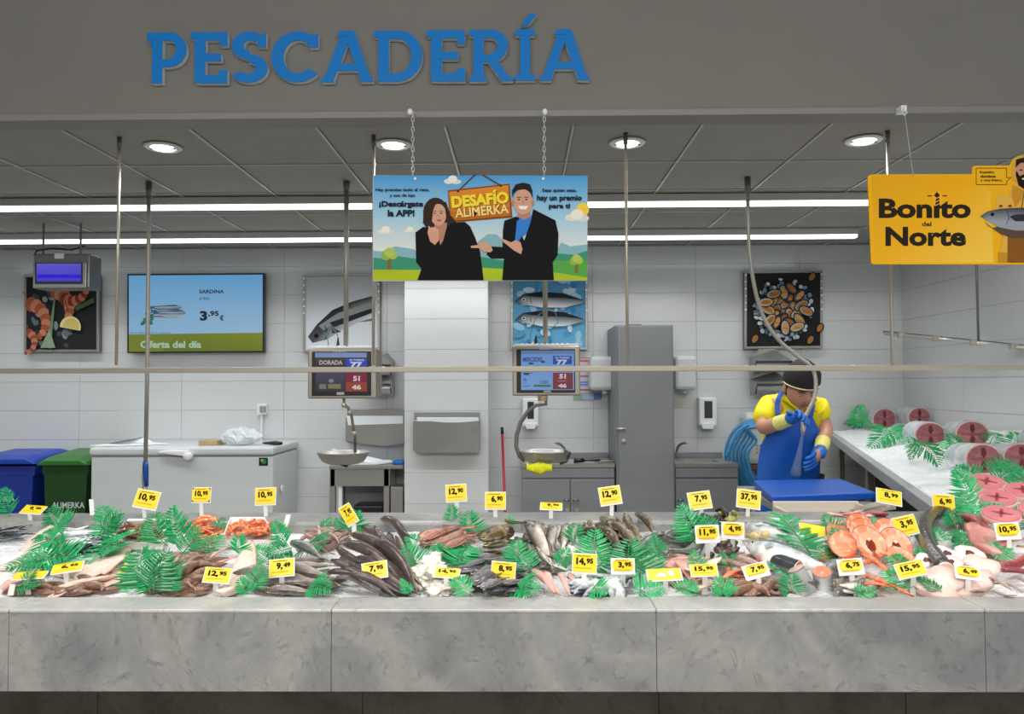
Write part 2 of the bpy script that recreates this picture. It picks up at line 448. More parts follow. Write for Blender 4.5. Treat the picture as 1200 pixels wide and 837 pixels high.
# side counter carrying it
sd = thing('side_counter', (2.7, 4.6, 0), 'steel edged side counter running back along the right wall', 'counter')
rim = MB()
for a, b in ((A_, B_),):
    n = Vector((-(b-a).y, (b-a).x, 0)).normalized()
    o1, o2 = a+n*.05, b+n*.05
    rim.add([a+Vector((0, 0, .012)), b+Vector((0, 0, .012)), o2+Vector((0, 0, .012)), o1+Vector((0, 0, .012)),
             a-Vector((0, 0, .05)), b-Vector((0, 0, .05)), o2-Vector((0, 0, .05)), o1-Vector((0, 0, .05))],
            [(0, 1, 2, 3), (7, 6, 5, 4), (3, 2, 6, 7), (0, 4, 5, 1), (0, 3, 7, 4), (1, 5, 6, 2)])
rim.build('edge', mat('edge_marble', '#a4a6a6', .35, noise=.08, nscale=9), sd, bevel=.005)
dz = Vector((0, 0, -.05))
MB().add([A_+dz, B_+dz, C_+dz, D_+dz, A_+dz*1.6, B_+dz*1.6, C_+dz*1.6, D_+dz*1.6], [(0, 1, 2, 3), (7, 6, 5, 4), (0, 4, 5, 1), (1, 5, 6, 2), (2, 6, 7, 3), (3, 7, 4, 0)]).build('underside', steel2, sd)
for t_ in (.24, .62, .97):
    p = A_.lerp(B_, t_)+Vector((.06, 0, 0)); MB().box(p.x-.02, p.y-.02, 0, p.x+.02, p.y+.02, p.z-.06).build('leg', steel, sd)
MB().box(3.0, 2.9, .15, 3.03, 6.6, .95).build('rear_panel', mat('dark_panel', '#2e332d', .6), sd)
# right end of front counter
MB().box(XC+.001, 2.745, .55, 2.9, 2.79, .93).build('end_panel', mar, ct)

# ------------------------------------------------------------------ rail with rods
rl = thing('glass_rail', (0, 3.66, 1.5), 'long horizontal polished steel rail hanging above the counter on thin rods', 'rail')
ra, rb = at(-200, 435.5, 3.66), at(1330, 430.2, 3.66)
MB().box(ra.x, 3.648, -.013, rb.x, 3.672, .013).build('rail', chrome, rl, bevel=.003)
o = rl.children[0]
for v_ in o.data.vertices:
    wx = v_.co.x+rl.location.x; t_ = (wx-ra.x)/(rb.x-ra.x); v_.co.z += (ra.z+(rb.z-ra.z)*t_)
for xp, yt in ((140, 157), (438, 155), (733, 153), (1040, 150)):
    p = at(xp, yt+3, 3.66); q = at(xp+(2 if xp > 600 else -1), 431, 3.66)
    MB().cyl((p.x, 3.66, CE+.004), (p.x, 3.66, q.z+.012), .0075, 10).build('rod', chrome, rl, smooth=True)
    MB().cyl((p.x, 3.66, CE-.05), (p.x, 3.66, CE+.003), .011, 10).build('rod_socket', galv, rl, smooth=True)
# slanting rail over the side counter
sr = thing('side_rail', (2.9, 5.2, 1.7), 'slanting steel rail hanging above the side counter at right', 'rail')
p0, p1 = at(1037, 391, 5.9), at(1235, 411, 4.9)
MB().tube([p0, p1], .013, 8).build('rail', mat('rail_white', '#c9c8c2', .3, .5), sr, smooth=True)
MB().tube([p0+Vector((0, .02, .014)), p1+Vector((0, .02, .014))], .009, 8).build('rail_top', galv, sr, smooth=True)
for t_, m_ in ((.055, galv), (.6, galv)):
    p = p0.lerp(p1, t_); MB().cyl(p, (p.x, p.y, CE+.004), .008, 8).build('rod', m_, sr, smooth=True)
for t_ in (.12, .35, .58, .8):
    p = p0.lerp(p1, t_); MB().box(p.x-.03, p.y-.02, p.z-.018, p.x+.03, p.y+.02, p.z+.02).build('clamp', chrome, sr, bevel=.004)

# ------------------------------------------------------------------ big sign letters
bluel = mat('letter_blue', '#0a76c4', .5, spec=.2); whl = mat('letter_white', '#cfdbe2', .5)
S = .205
def band(cx, cy, rx, ry, a0, a1, t, n=18):
    o_ = []; i_ = []
    for k in range(n+1):
        a = math.radians(a0+(a1-a0)*k/n)
        o_.append((cx+rx*math.cos(a), cy+ry*math.sin(a))); i_.append((cx+(rx-t)*math.cos(a), cy+(ry-t*.82)*math.sin(a)))
    return ('band', o_, i_)
def R_(x0, y0, x1, y1): return ('poly', [(x0, y0), (x1, y0), (x1, y1), (x0, y1)])
def Q_(*p): return ('poly', list(p))
LET = {  # x in units of height, y 0..1
 'P': [R_(.10, 0, .30, 1), R_(0, .88, .2, 1), R_(.2, .84, .46, 1), R_(.2, .32, .46, .47), band(.44, .66, .34, .34, -90, 90, S), Q_((0, .88), (.1, .74), (.1, .88))],
 'E': [R_(.08, 0, .28, 1), R_(0, .87, .3, 1), R_(.2, .84, .68, 1), R_(.56, .73, .7, .95), R_(.2, .43, .58, .58), R_(.2, 0, .66, .16), R_(.55, 0, .7, .26)],
 'S': [band(.36, .73, .31, .27, 40, 270, S), band(.34, .28, .33, .28, -150, 90, S), Q_((.50, .70), (.64, .70), (.64, .98), (.50, .9))],
 'C': [band(.48, .5, .47, .5, 48, 318, S+.01, 28), Q_((.68, .68), (.84, .68), (.84, .95), (.68, .92))],
 'A': [Q_((0, 0), (.2, 0), (.58, 1), (.38, 1)), Q_((.76, 0), (.96, 0), (.62, 1), (.40, 1)), R_(.25, .22, .72, .36), R_(-.02, 0, .22, .1), R_(.74, 0, .98, .1), R_(.3, .9, .5, 1)],
 'D': [R_(.08, 0, .28, 1), R_(0, .88, .3, 1), R_(.2, .84, .48, 1), R_(.2, 0, .48, .16), band(.44, .5, .46, .5, -90, 90, S)],
 'R': [R_(.08, 0, .28, 1), R_(0, .88, .2, 1), R_(.2, .84, .46, 1), R_(.2, .38, .46, .52), band(.44, .69, .32, .31, -90, 90, S), Q_((.34, .42), (.52, .45), (.84, 0), (.64, 0)), R_(.0, 0, .34, .1), R_(.62, 0, .86, .1)],
 'I': [R_(.10, 0, .30, 1), R_(0, 0, .40, .12), R_(0, .88, .40, 1), Q_((.12, 1.08), (.26, 1.08), (.44, 1.3), (.28, 1.3))],
}
sg = thing('wall_sign', (at(430, 95, fy).x, fy, at(430, 95, fy).z), 'large blue raised letters with white sides on the grey fascia reading PESCADERÍA', 'sign')
spec = [('P', 172, 219), ('E', 223, 267), ('S', 271, 314), ('C', 318, 373), ('A', 377, 437), ('D', 438, 495), ('E', 500, 545), ('R', 550, 601), ('I', 604, 629), ('A', 633, 690)]
for ch, xa, xb in spec:
    fr = (xa-172)/518.; yb, yt = 98-fr*4, 38-fr*4.5
    p_, q_ = at(xa, yb, fy-.03), at(xb, yt, fy-.03); H = q_.z-p_.z
    shp = LET[ch]; allx = [x for s_ in shp for L_ in s_[1:] for x, _ in L_]; mx_, mn_ = max(allx), min(allx)
    def T(x, y, yy): return Vector((p_.x+(x-mn_)/(mx_-mn_)*(q_.x-p_.x), yy, p_.z+y*H))
    def mk(mb, yf, d):
        for si, s_ in enumerate(shp):
            yf -= .0005
            if s_[0] == 'poly': mb.prism([T(x, y-.002*si, yf) for x, y in s_[1]], (0, d, 0))
            else:
                o_, i_ = s_[1], s_[2]; n = len(o_)
                for k in range(n-1): mb.prism([T(*o_[k], yf), T(*o_[k+1], yf), T(*i_[k+1], yf), T(*i_[k], yf)], (0, d, 0))
    b = MB(); mk(b, fy-.028, .027); bo = b.build('letter', whl, sg)
    f_ = MB(); mk(f_, fy-.032, .0035); f_.build('letter_face', bluel, bo, label='flat blue front of the letter')

# ------------------------------------------------------------------ hanging banner
BY = 3.28
def rope_chain(parent, x, ytop, ybot, D, n=13):
    p, q = at(x, ytop, D), at(x, ybot, D)
    m = MB()
    for k in range(n):
        c = p.lerp(q, (k+.5)/n); L = (p-q).length/n*.62
        pts = []
        for a in range(9):
            t_ = 2*PI*a/8; u = math.cos(t_)*L*.45; h = math.sin(t_)*L
            pts.append(c+(Vector((u, 0, h)) if k % 2 else Vector((0, u, h))))
        m.tube(pts, .0016, 5)
    m.build('chain', mat('clear_chain', '#c8c8c4', .15, 0, spec=.8), parent)
bn = thing('hanging_banner', (at(562, 329, BY).x, BY, at(562, 329, BY).z), 'hanging cardboard banner with cartoon landscape, two people in black jackets and wooden sign', 'banner')
m = MB(); c4 = [at(x, y, BY) for x, y in ((437, 205.5), (688.5, 206.5), (688.5, 329), (437, 329.5))]
m.prism(c4, (0, .006, 0)).build('board', mat('card_white', '#d8d8d4', .7, spec=.15), bn)
for xx, xb in ((480.5, 487), (638.5, 637)):
    rope_chain(bn, (xx+xb)/2, 131, 207, BY-.004)
    p = at(xx, 131, BY-.004); MB().ell(p, (.012, .01, .014)).build('hook', whitep, bn, smooth=True)
    p = at(xb-.5, 209.5, BY-.004); MB().ell(p, (.007, .004, .007)).build('eyelet', whitep, bn, smooth=True)
a = Art(facing(BY, .00025)).crop(430, 195, .22083)
W0, W1 = 34, 1170
a.rect(W0, 49, W1, 250, '#4a9bd4', '#9cc8de'); a.rect(W0, 250, W1, 470, '#9cc8de', '#e3e4da')
for cx, cy, s_ in ((455, 72, 1), (100, 340, .95), (228, 337, .7), (1115, 262, 1.4)):
    if cx == 1115: a.oval(1145, 228, 34, 34, '#f3cf4a')
    a.oval(cx-20*s_, cy+8*s_, 26*s_, 14*s_, '#e2dfd0'); a.oval(cx+18*s_, cy+10*s_, 28*s_, 13*s_, '#dcd8ca'); a.oval(cx, cy-4*s_, 24*s_, 20*s_, '#ece9dc')
a.poly([(W0, 470), (W0, 448), (80, 452), (150, 425), (250, 440), (300, 480), (560, 470), (590, 400), (640, 360), (690, 362), (740, 410), (800, 470), (1000, 460), (1030, 405), (1080, 425), (W1, 415), (W1, 500), (W0, 500)], '#86b3bb')
a.poly([(W0, 485), (100, 492), (170, 478), (270, 492), (600, 480), (720, 500), (1010, 462), (1100, 470), (W1, 448), (W1, 570), (W0, 570)], '#3f9272')
a.poly([(W0, 548), (270, 550), (620, 540), (730, 545), (990, 560), (W1, 580), (W1, 605), (W0, 605)], ['#9fb52a', '#a9bf2c', '#b5c92c', '#b0c52c', '#9dbb35', '#9dbb35', '#b2bf26', '#b2bf26'])
a.poly([(985, 500), (1170, 500), (1170, 590), (990, 562)], '#57a348')
for cx, cy, s_ in ((120, 475, 1), (1112, 505, .85)):
    a.poly([(cx-13*s_, cy+72*s_), (cx-8*s_, cy), (cx+8*s_, cy), (cx+12*s_, cy+72*s_)], '#7d6a3c')
    a.oval(cx-18*s_, cy, 26*s_, 24*s_, '#93b04c'); a.oval(cx+18*s_, cy-4, 24*s_, 24*s_, '#a3bb52'); a.oval(cx, cy-18*s_, 28*s_, 26*s_, '#b0c45c')
# wooden sign
a.line([(484, 132), (575, 45)], 8, '#5a4632'); a.line([(612, 45), (712, 104)], 8, '#5a4632')
a.poly([(430, 128), (757, 93), (772, 272), (440, 300)], '#8a4a18'); a.poly([(436, 136), (750, 101), (762, 262), (446, 290)], ['#d88a30', '#dd8c30', '#c56c22', '#c06a22'])
for k in (1, 2, 3): a.line([(437+k*2, 136+k*39), (751+k*3, 101+k*40)], 3, '#a85a1c')
for dx, dy, c in ((3, 4, '#5c3410'), (0, 0, '#f4dc3c')): a.text('DESAFÍO', 448+dx, 132+dy, 752+dx, 210+dy, c, .05, -5)
for dx, dy, c in ((3, 3, '#5c3410'), (0, 0, '#f2dd8c')): a.text('ALIMERKA', 468+dx, 212+dy, 752+dx, 262+dy, c, .02, -5)
a.oval(484, 133, 7, 6, '#3d2c1c'); a.oval(710, 104, 7, 6, '#3d2c1c')
# woman
SK, SK2, BK = '#cf9f86', '#b8846c', '#17171a'
a.oval(365, 245, 66, 78, '#3a2822'); a.poly([(300, 250), (430, 245), (470, 290), (480, 320), (420, 320), (320, 335), (298, 300)], '#3a2822')
a.poly([(360, 300), (425, 300), (425, 400), (360, 400)], SK2)
a.poly([(258, 352), (300, 322), (335, 330), (395, 400), (425, 318), (460, 300), (520, 296), (548, 320), (575, 380), (600, 450), (620, 605), (268, 605), (290, 545), (262, 510)], BK)
a.poly([(372, 330), (425, 318), (405, 395), (390, 420)], SK2)
a.oval(380, 258, 42, 58, SK); a.poly([(335, 262), (340, 195), (372, 186), (352, 235), (345, 300), (322, 300)], '#3a2822'); a.poly([(415, 225), (385, 190), (420, 190), (440, 250), (425, 300)], '#3a2822')
for dx in (-18, 16): a.oval(378+dx, 250, 6, 3.5, '#3a2520'); a.line([(368+dx, 240), (388+dx, 238)], 3, '#4a3028')
a.line([(380, 255), (384, 274)], 4, SK2); a.oval(384, 288, 13, 4.5, '#a84c48')
a.poly([(322, 352), (330, 322), (345, 330), (360, 320), (384, 345), (382, 395), (362, 418), (336, 400)], SK)
for k in range(4): a.line([(334+k*13, 352), (330+k*15, 318+k*5)], 8, '#d8a98f')
a.line([(298, 298), (345, 322)], 9, '#33333a')
# man
a.poly([(795, 275), (800, 262), (880, 262), (905, 300), (800, 400), (780, 380)], '#3a7fcf')
a.poly([(730, 290), (790, 268), (808, 275), (800, 330), (835, 395), (870, 290), (882, 228), (905, 240), (1000, 288), (1016, 360), (1012, 470), (985, 512), (992, 605), (718, 605), (728, 490), (660, 490), (636, 470), (640, 425), (720, 430), (722, 340)], BK)
a.poly([(796, 290), (868, 272), (840, 340), (806, 398), (786, 390)], '#3a7fcf')
a.poly([(800, 220), (862, 220), (870, 268), (835, 286), (800, 270)], SK2)
a.oval(828, 190, 52, 66, SK, 0, 22); a.oval(774, 196, 8, 14, SK2); a.oval(880, 196, 8, 14, SK2)
a.poly([(772, 170), (770, 130), (790, 98), (830, 88), (866, 98), (878, 130), (880, 175), (868, 140), (840, 122), (800, 126), (780, 145)], '#2a221f')
for dx in (-20, 20): a.oval(826+dx, 178, 7, 3.5, '#33241e'); a.line([(814+dx, 166), (838+dx, 166)], 4, '#3a2a22')
a.line([(828, 182), (830, 202)], 6, SK2); a.poly([(802, 212), (856, 212), (845, 230), (813, 230)], '#f0ece4')
a.poly([(660, 425), (625, 400), (598, 400), (594, 418), (552, 424), (552, 434), (600, 436), (620, 455), (655, 458), (668, 448)], SK)
a.poly([(718, 390), (726, 388), (765, 405), (790, 392), (815, 405), (825, 440), (818, 468), (780, 448), (752, 425), (722, 402)], SK)
T_ = '#1c2634'
a.text('Hay premios todo el reto,', 48, 118, 332, 138, T_, .03); a.text('y son de lujo', 122, 148, 258, 168, T_, .03)
a.text('¡Descárgate', 66, 186, 300, 224, T_, .04); a.text('la APP!', 112, 232, 254, 268, T_, .04)
a.text('Seas quien seas,', 930, 120, 1112, 142, T_, .03); a.text('hay un premio', 902, 154, 1140, 192, T_, .04); a.text('para ti', 965, 200, 1078, 232, T_, .04)
a.build('printed_picture', printm, bn, label='printed landscape with two people and a wooden sign')

# ------------------------------------------------------------------ yellow sign
yb_ = thing('hanging_sign', (at(1150, 309, BY).x, BY, at(1150, 309, BY).z), 'yellow hanging cardboard sign with bold black lettering and a bearded fisherman', 'sign')
s1 = .17925
def Y_(u, v): return (1010+u*s1, 170+v*s1)
out = [(38, 215), (44, 200), (60, 193), (720, 190), (722, 145), (735, 136), (965, 134), (985, 95), (1020, 74), (1065, 68), (1110, 75), (1145, 100), (1160, 150), (1165, 230), (1210, 260), (1420, 260), (1440, 280), (1440, 760), (1425, 782), (75, 780), (60, 770)]
Y0 = mat('card_yellow', '#e0a51c', .7, spec=.15)
MB().prism([at(*Y_(u, v), BY) for u, v in out], (0, .006, 0)).build('board', Y0, yb_)
a = Art(facing(BY, .00025)).crop(1010, 170, s1)
a.poly(out, '#f0b31e')
a.poly([(60, 200), (720, 196), (840, 300), (860, 770), (80, 772)], ['#e2a620', '#f0ae18', '#f2bc30', '#f6cb50', '#eeb020'])
DK = '#2a241c'
a.text('Bonito', 110, 350, 712, 480, DK, .04); a.text('del', 392, 502, 454, 532, DK, .03); a.text('Norte', 153, 535, 680, 662, DK, .04)
a.poly([(468, 395), (468, 310), (520, 310), (520, 395)], '#f2b42a')
a.poly([(478, 400), (484, 338), (503, 338), (510, 400)], DK)
for k in range(3): a.line([(476, 398-k*22), (514, 380-k*22)], 5, '#f2b42a')
a.poly([(470, 330), (490, 306), (510, 330), (500, 340), (480, 340)], DK); a.line([(428, 333), (456, 333)], 7, DK); a.line([(526, 333), (554, 333)], 7, DK)
a.line([(746, 152), (945, 152), (945, 215), (975, 212), (945, 240), (945, 260), (746, 260), (746, 152)], 4, '#3a2e18')
a.text('Exquisito,', 770, 170, 866, 190, DK, .03); a.text('abundante', 774, 196, 872, 214, DK, .03); a.text('y muy fresco.', 774, 222, 918, 242, DK, .03)
YC = '#d99a1e'
a.poly([(990, 250), (960, 330), (885, 320), (870, 400), (920, 600), (890, 770), (1290, 770), (1300, 420), (1240, 320), (1150, 280), (1130, 250)], '#e3b04a')
a.poly([(950, 600), (1240, 600), (1260, 770), (948, 770)], '#8a5a22'); a.poly([(890, 700), (950, 706), (948, 770), (888, 770)], '#c98f2a')
a.oval(1060, 170, 85, 100, '#d9a640'); a.oval(1062, 180, 62, 88, '#c98f78'); a.poly([(1002, 190), (1010, 168), (1030, 205), (1060, 190), (1092, 205), (1118, 165), (1124, 200), (1108, 265), (1062, 292), (1020, 265)], '#231a16')
a.poly([(1000, 150), (1006, 95), (1060, 82), (1115, 95), (1122, 150), (1090, 115), (1035, 118)], '#2a1f1a')
a.oval(1038, 165, 9, 5, '#20160f'); a.oval(1086, 165, 9, 5, '#20160f'); a.oval(1060, 222, 18, 6, '#e8ddd0'); a.line([(1062, 168), (1064, 195)], 8, '#b37a62')
a.poly([(985, 262), (1060, 300), (1045, 350), (1000, 410), (975, 330)], '#c88f2c'); a.line([(1060, 300), (1040, 420)], 6, '#5c4a2a')
a.poly([(800, 500), (850, 540), (910, 575), (930, 610), (890, 570), (820, 530)], '#b07a58'); a.poly([(930, 520), (1200, 540), (1150, 600), (980, 612), (900, 580), (850, 545)], '#5b4c40')
a.poly([(770, 466), (820, 435), (900, 418), (1000, 412), (1130, 410), (1290, 430), (1400, 470), (1290, 520), (1130, 560), (1000, 560), (900, 540), (820, 500)], ['#555a60']*2+['#3b3f48']*5+['#9aa0a8']*5)
a.poly([(960, 470), (1000, 455), (1290, 450), (1200, 500), (1000, 500)], '#32343c'); a.oval(850, 455, 13, 12, '#15161a', 0, 12); a.line([(945, 425), (958, 480), (940, 520)], 4, '#2c2e34')
for x in (905, 965): a.oval(x, 400, 12, 9, '#8a4a20')
a.build('printed_picture', printm, yb_, label='printed lettering and fisherman holding a tuna')
p, q = at(1060, 131, BY-.004), at(1070, 207, BY-.004)
MB().tube([p, q], .0012, 5).build('line', mat('nylon_line', '#b0aea8', .3), yb_)
q1, q2 = at(1250, 125, BY-.004), at(1250, 217, BY-.004)
MB().tube([q1, q2], .0012, 5).build('line', MATS['nylon_line'], yb_)
h = MB(); h.tube([at(1060, 124, BY-.01), at(1060, 129, BY-.01), at(1063, 132, BY-.01), at(1060, 135, BY-.01), at(1057.5, 133, BY-.01)], .003, 6); h.box(p.x-.012, BY, p.z+.005, p.x+.012, BY+.05, p.z+.03); h.build('hook', whitep, yb_)
# ================================================================== things along the back wall
def Z(y, D): return at(612, y, D).z
def X(x, D, y=450): return at(x, y, D).x
# television
TY = 6.6
tv = thing('television', (X(229, TY), TY, Z(413, TY)), 'large wall television with a blue screen offering sardines above a green band', 'television')
c = [at(x, y, TY) for x, y in ((149, 321), (309.5, 320), (309.5, 413), (149, 414))]
MB().prism(c, (0, .05, 0)).build('casing', black, tv, bevel=.003)
MB().box(X(200, TY), TY+.051, Z(390, TY), X(260, TY), WY-.008, Z(345, TY)).build('wall_bracket', galv, tv)
a = Art(facing(TY, .0006)).crop(0, 280, .25)
a.poly([(604, 172), (1231, 168), (1231, 440), (604, 448)], ['#6db4ea', '#6ab4ea', '#a9d2f0', '#9acbf0'])
a.poly([(604, 448), (1231, 440), (1231, 525), (604, 530)], ['#77861c', '#8c9a1c', '#7a8a14', '#6a7a14'])
a.poly([(604, 448), (820, 446), (760, 528), (604, 530)], '#808f20')
a.text('SARDINA', 934, 238, 1050, 256, '#14202e', .03); a.text('al kilo', 934, 272, 982, 286, '#28323e', .01)
a.text('3', 937, 338, 972, 384, '#101826', .05); a.text(',95', 976, 338, 1026, 366, '#101826', .04); a.text('€', 1030, 358, 1048, 384, '#101826', .04)
a.text('Oferta del día', 658, 478, 944, 512, '#b7dcc0', .04); a.text('oferta válida hasta fin de existencias', 610, 436, 800, 444, '#33506a', .0)
for k, (x, y) in enumerate(((780, 325), (790, 342), (775, 362), (800, 350))):
    a.poly([(x-75, y-8), (x-85, y-16), (x-80, y), (x-90, y+8), (x-60, y+6), (x-20, y+14), (x+40, y+16), (x+72, y+6), (x+70, y-6), (x+40, y-16), (x-20, y-12)], ['#2b5878']*4+['#b9cdd6']*4+['#3c6484']*3)
    a.line([(x-55, y-4), (x+60, y-6)], 2, '#e6eef2')
for dx, dy in ((0, 0), (20, 12), (-14, 16), (8, -22), (26, -10)): a.oval(686+dx, 378+dy, 16, 9, '#2d7a58', dx*3, 8)
a.build('screen_picture', screen, tv, label='lit screen picture with sardines and price')

# framed posters
def frame_poster(pts, label, n_l, dots=True):
    D = 6.64
    c = [at(x, y, D) for x, y in pts]
    t = thing('framed_poster', (c[2].x*.5+c[3].x*.5, D, c[2].z), label, 'poster')
    MB().prism(c, (0, .04, 0)).build('frame_back', galv, t)
    def lerp2(u, v): return c[0].lerp(c[1], u).lerp(c[3].lerp(c[2], u), v)
    w_ = .025
    for u0, v0, u1, v1 in ((0, 0, 1, .028), (0, .972, 1, 1), (0, .028, .03, .972), (.97, .028, 1, .972)):
        MB().prism([lerp2(u0, v0), lerp2(u1, v0), lerp2(u1, v1), lerp2(u0, v1)], (0, -.014, 0)).build('frame_bar', steel, t, bevel=.002)
    if dots:
        for u in (.015, .985):
            for k in range(n_l):
                p = lerp2(u, .05+.09*k); MB().ell(p+Vector((0, -.016, 0)), (.010, .005, .010), 8, 5).build('light_dot', mat('dot_white', '#f4f6f6', .2), t, smooth=True)  # white beads put in for the bright light dots along the frame sides
    def fn(u, v, k): return lerp2(u, v)+Vector((0, -.001-.0004*k, 0))
    return t, Art(fn)
rnd = random.Random(5)
t, a = frame_poster([(29, 322.5), (116.5, 322.5), (116.5, 412.5), (29, 412.5)], 'framed poster of prawns and a lemon wedge on dark slate, behind the purple display', 0, False)
a.rect(.03, .03, .97, .97, '#2a2c2e')
for k in range(34):
    g = rnd.choice(['#6a7078', '#4a4e54', '#8b949c', '#3a3c40']); a.oval(rnd.uniform(.08, .7), rnd.uniform(.08, .95), rnd.uniform(.03, .07), rnd.uniform(.025, .05), g, rnd.uniform(0, 90), 7)
def prawnart(a, cx, cy, r, a0, a1, col):
    n = 9
    for k in range(n):
        t_ = math.radians(a0+(a1-a0)*k/(n-1)); s_ = r*(.42-.26*k/n)
        a.oval(cx+r*math.cos(t_), cy+r*math.sin(t_), s_, s_*.8, mix(lin(col), lin('#e9b08c'), .35*(k % 2)), math.degrees(t_), 10)
    a.line([(cx+r*math.cos(math.radians(a0)), cy+r*math.sin(math.radians(a0))), (cx+r*1.7*math.cos(math.radians(a0-20)), cy+r*1.7*math.sin(math.radians(a0-20)))], .012, col)
prawnart(a, .06, .62, .24, -80, 50, '#a8583f'); prawnart(a, .36, .46, .26, -70, 30, '#a55e44'); prawnart(a, .66, .14, .2, 120, 10, '#8a3424'); prawnart(a, .02, .88, .14, -60, 80, '#96503a')
a.poly([(.30, .95), (.35, .75), (.42, .3), (.44, .3), (.38, .95)], '#6f8a6a'); a.poly([(.24, .95), (.36, .7), (.44, .95)], '#8aa384'); a.poly([(.7, .42), (.95, .3), (.96, .36), (.72, .47)], '#4e5c3c')
a.oval(.64, .68, .14, .14, '#e6d9a0', 20, 18, -200, 0); a.oval(.65, .68, .11, .11, '#d9c470', 20, 16, -200, 0)
a.build('printed_picture', printm, t)
t, a = frame_poster([(355.5, 322), (445.5, 320.5), (445.5, 413), (355.5, 413)], 'framed poster of one large grey fish on a pale ground', 6)
a.rect(.03, .03, .97, .97, '#b9bec2', '#dfe5ec')
a.poly([(.06, .80), (.18, .64), (.38, .46), (.62, .36), (.92, .28), (.93, .52), (.74, .62), (.5, .72), (.3, .84), (.12, .88)], ['#4a4e52', '#33373b', '#23262a', '#2a2d31', '#333', '#c9ced2', '#d8dcde', '#b0b4b8', '#8a8f93', '#55595e'] if False else ['#4a4e52', '#33373b', '#23262a', '#2a2d31', '#333333', '#c9ced2', '#d8dcde', '#b0b4b8', '#8a8f93', '#55595e'])
a.poly([(.2, .66), (.45, .5), (.9, .36), (.92, .44), (.5, .58), (.26, .72)], '#8b8f90'); a.poly([(.34, .62), (.9, .44), (.9, .5), (.4, .68)], '#2c3034')
a.oval(.17, .79, .03, .028, '#16181a'); a.line([(.28, .66), (.32, .76), (.28, .84)], .012, '#2b2f33'); a.poly([(.36, .68), (.5, .74), (.38, .76)], '#3c4146'); a.poly([(.7, .62), (.93, .56), (.92, .6)], '#6b7075')
a.build('printed_picture', printm, t)
t, a = frame_poster([(598.5, 319), (688.5, 319), (688.5, 410), (598.5, 410)], 'framed poster of two striped mackerel on blue ice', 6)
a.rect(.03, .03, .97, .97, '#4f93bf', '#6fb4da')
for k in range(60):
    a.oval(rnd.uniform(.08, .92), rnd.choice([rnd.uniform(.06, .95)]), rnd.uniform(.03, .09), rnd.uniform(.02, .06), rnd.choice(['#9fcbe4', '#5a9dca', '#c5dde9', '#3f87b8']), rnd.uniform(0, 180), 7)
for y, dk in ((.36, .0), (.60, .02)):
    a.poly([(.05, y+.02), (.16, y-.07), (.4, y-.1), (.7, y-.08), (.94, y), (.95, y+.04), (.7, y+.1), (.4, y+.1), (.18, y+.06)], ['#22262c', '#1a1d22', '#1f2226', '#22262c', '#30343a', '#8a96a0', '#dfe7ec', '#e8edf0', '#aab4bc'])
    a.poly([(.2, y-.05), (.4, y-.09), (.7, y-.07), (.93, y+.01), (.7, y-.02), (.4, y-.03)], '#262b31')
    a.oval(.17, y+.0, .026, .022, '#e8e8e0'); a.oval(.17, y, .016, .014, '#101214'); a.line([(.25, y-.04), (.27, y+.05)], .01, '#5a636b')
a.build('printed_picture', printm, t)
t, a = frame_poster([(872, 318), (963.5, 317), (963.5, 408), (872, 409)], 'framed poster of opened mussels on crushed ice in a dark dish', 6)
a.rect(.03, .03, .97, .97, '#2c2a2b')
for k in range(110):
    t_ = rnd.uniform(0, 2*PI); r = rnd.uniform(.26, .38); a.oval(.5+r*math.cos(t_), .5+r*math.sin(t_)*1.05, rnd.uniform(.02, .04), rnd.uniform(.015, .03), rnd.choice(['#7f97aa', '#b9c8d2', '#5c7488', '#d5dde2']), rnd.uniform(0, 180), 6)
for k in range(30):
    t_ = k*2.4; r = .3*math.sqrt((k+.5)/30) if k < 26 else .52; cx, cy, ro = .5+r*math.cos(t_), .5+r*math.sin(t_), rnd.uniform(0, 180)
    if not (.1 < cx < .9 and .1 < cy < .9): continue
    a.oval(cx, cy, .105, .062, '#1c2026', ro, 12); a.oval(cx, cy, .09, .05, rnd.choice(['#8a8478', '#a8a090', '#3c4048']), ro, 12); a.oval(cx+.008, cy, .07, .032, rnd.choice(['#a86c30', '#96602c', '#b8864a']), ro, 10); a.line([(cx-.04, cy), (cx+.04, cy+.01)], .006, '#6a4220')
for cx, cy in ((.1, .88), (.92, .75), (.82, .1), (.8, .9)): a.oval(cx, cy, .05, .07, '#15171a', 30, 10); a.oval(cx, cy, .035, .055, '#9a6a3a', 30, 10)
a.build('printed_picture', printm, t)

# chest freezer
FD = 6.0
fx0, fx1 = X(107, FD), X(320, FD); fz = Z(523, FD)
fr = thing('chest_freezer', ((fx0+fx1)/2, 6.33, 0), 'long white chest freezer against the back wall', 'freezer')
MB().box(fx0, FD+.01, .08, fx1, 6.66, fz-.07).build('body', white, fr, bevel=.015)
MB().box(fx0-.006, FD-.01, fz-.062, fx1+.008, 6.67, fz).build('lid', white, fr, bevel=.018)
MB().box(fx0+.01, FD+.006, fz-.072, fx1-.005, 6.65, fz-.06).build('gasket', mat('gasket_grey', '#8b8f93', .6), fr)
MB().box(fx0+.05, FD+.04, 0, fx1-.05, 6.6, .08).build('plinth', black, fr)
hx = X(209, FD); m = MB()
m.loft([[(hx-.13, FD-.045+.01*k, fz-.03-.012*j) for k, j in ((0, 0), (3, 0), (3, 1), (0, 1))], [(hx-.05, FD-.06, fz-.02), (hx-.05, FD-.01, fz-.02), (hx-.05, FD-.01, fz-.05), (hx-.05, FD-.06, fz-.05)],
        [(hx+.11, FD-.06, fz-.025), (hx+.11, FD-.01, fz-.025), (hx+.11, FD-.01, fz-.07), (hx+.11, FD-.06, fz-.07)]])
m.build('handle', whitep, fr, bevel=.008)
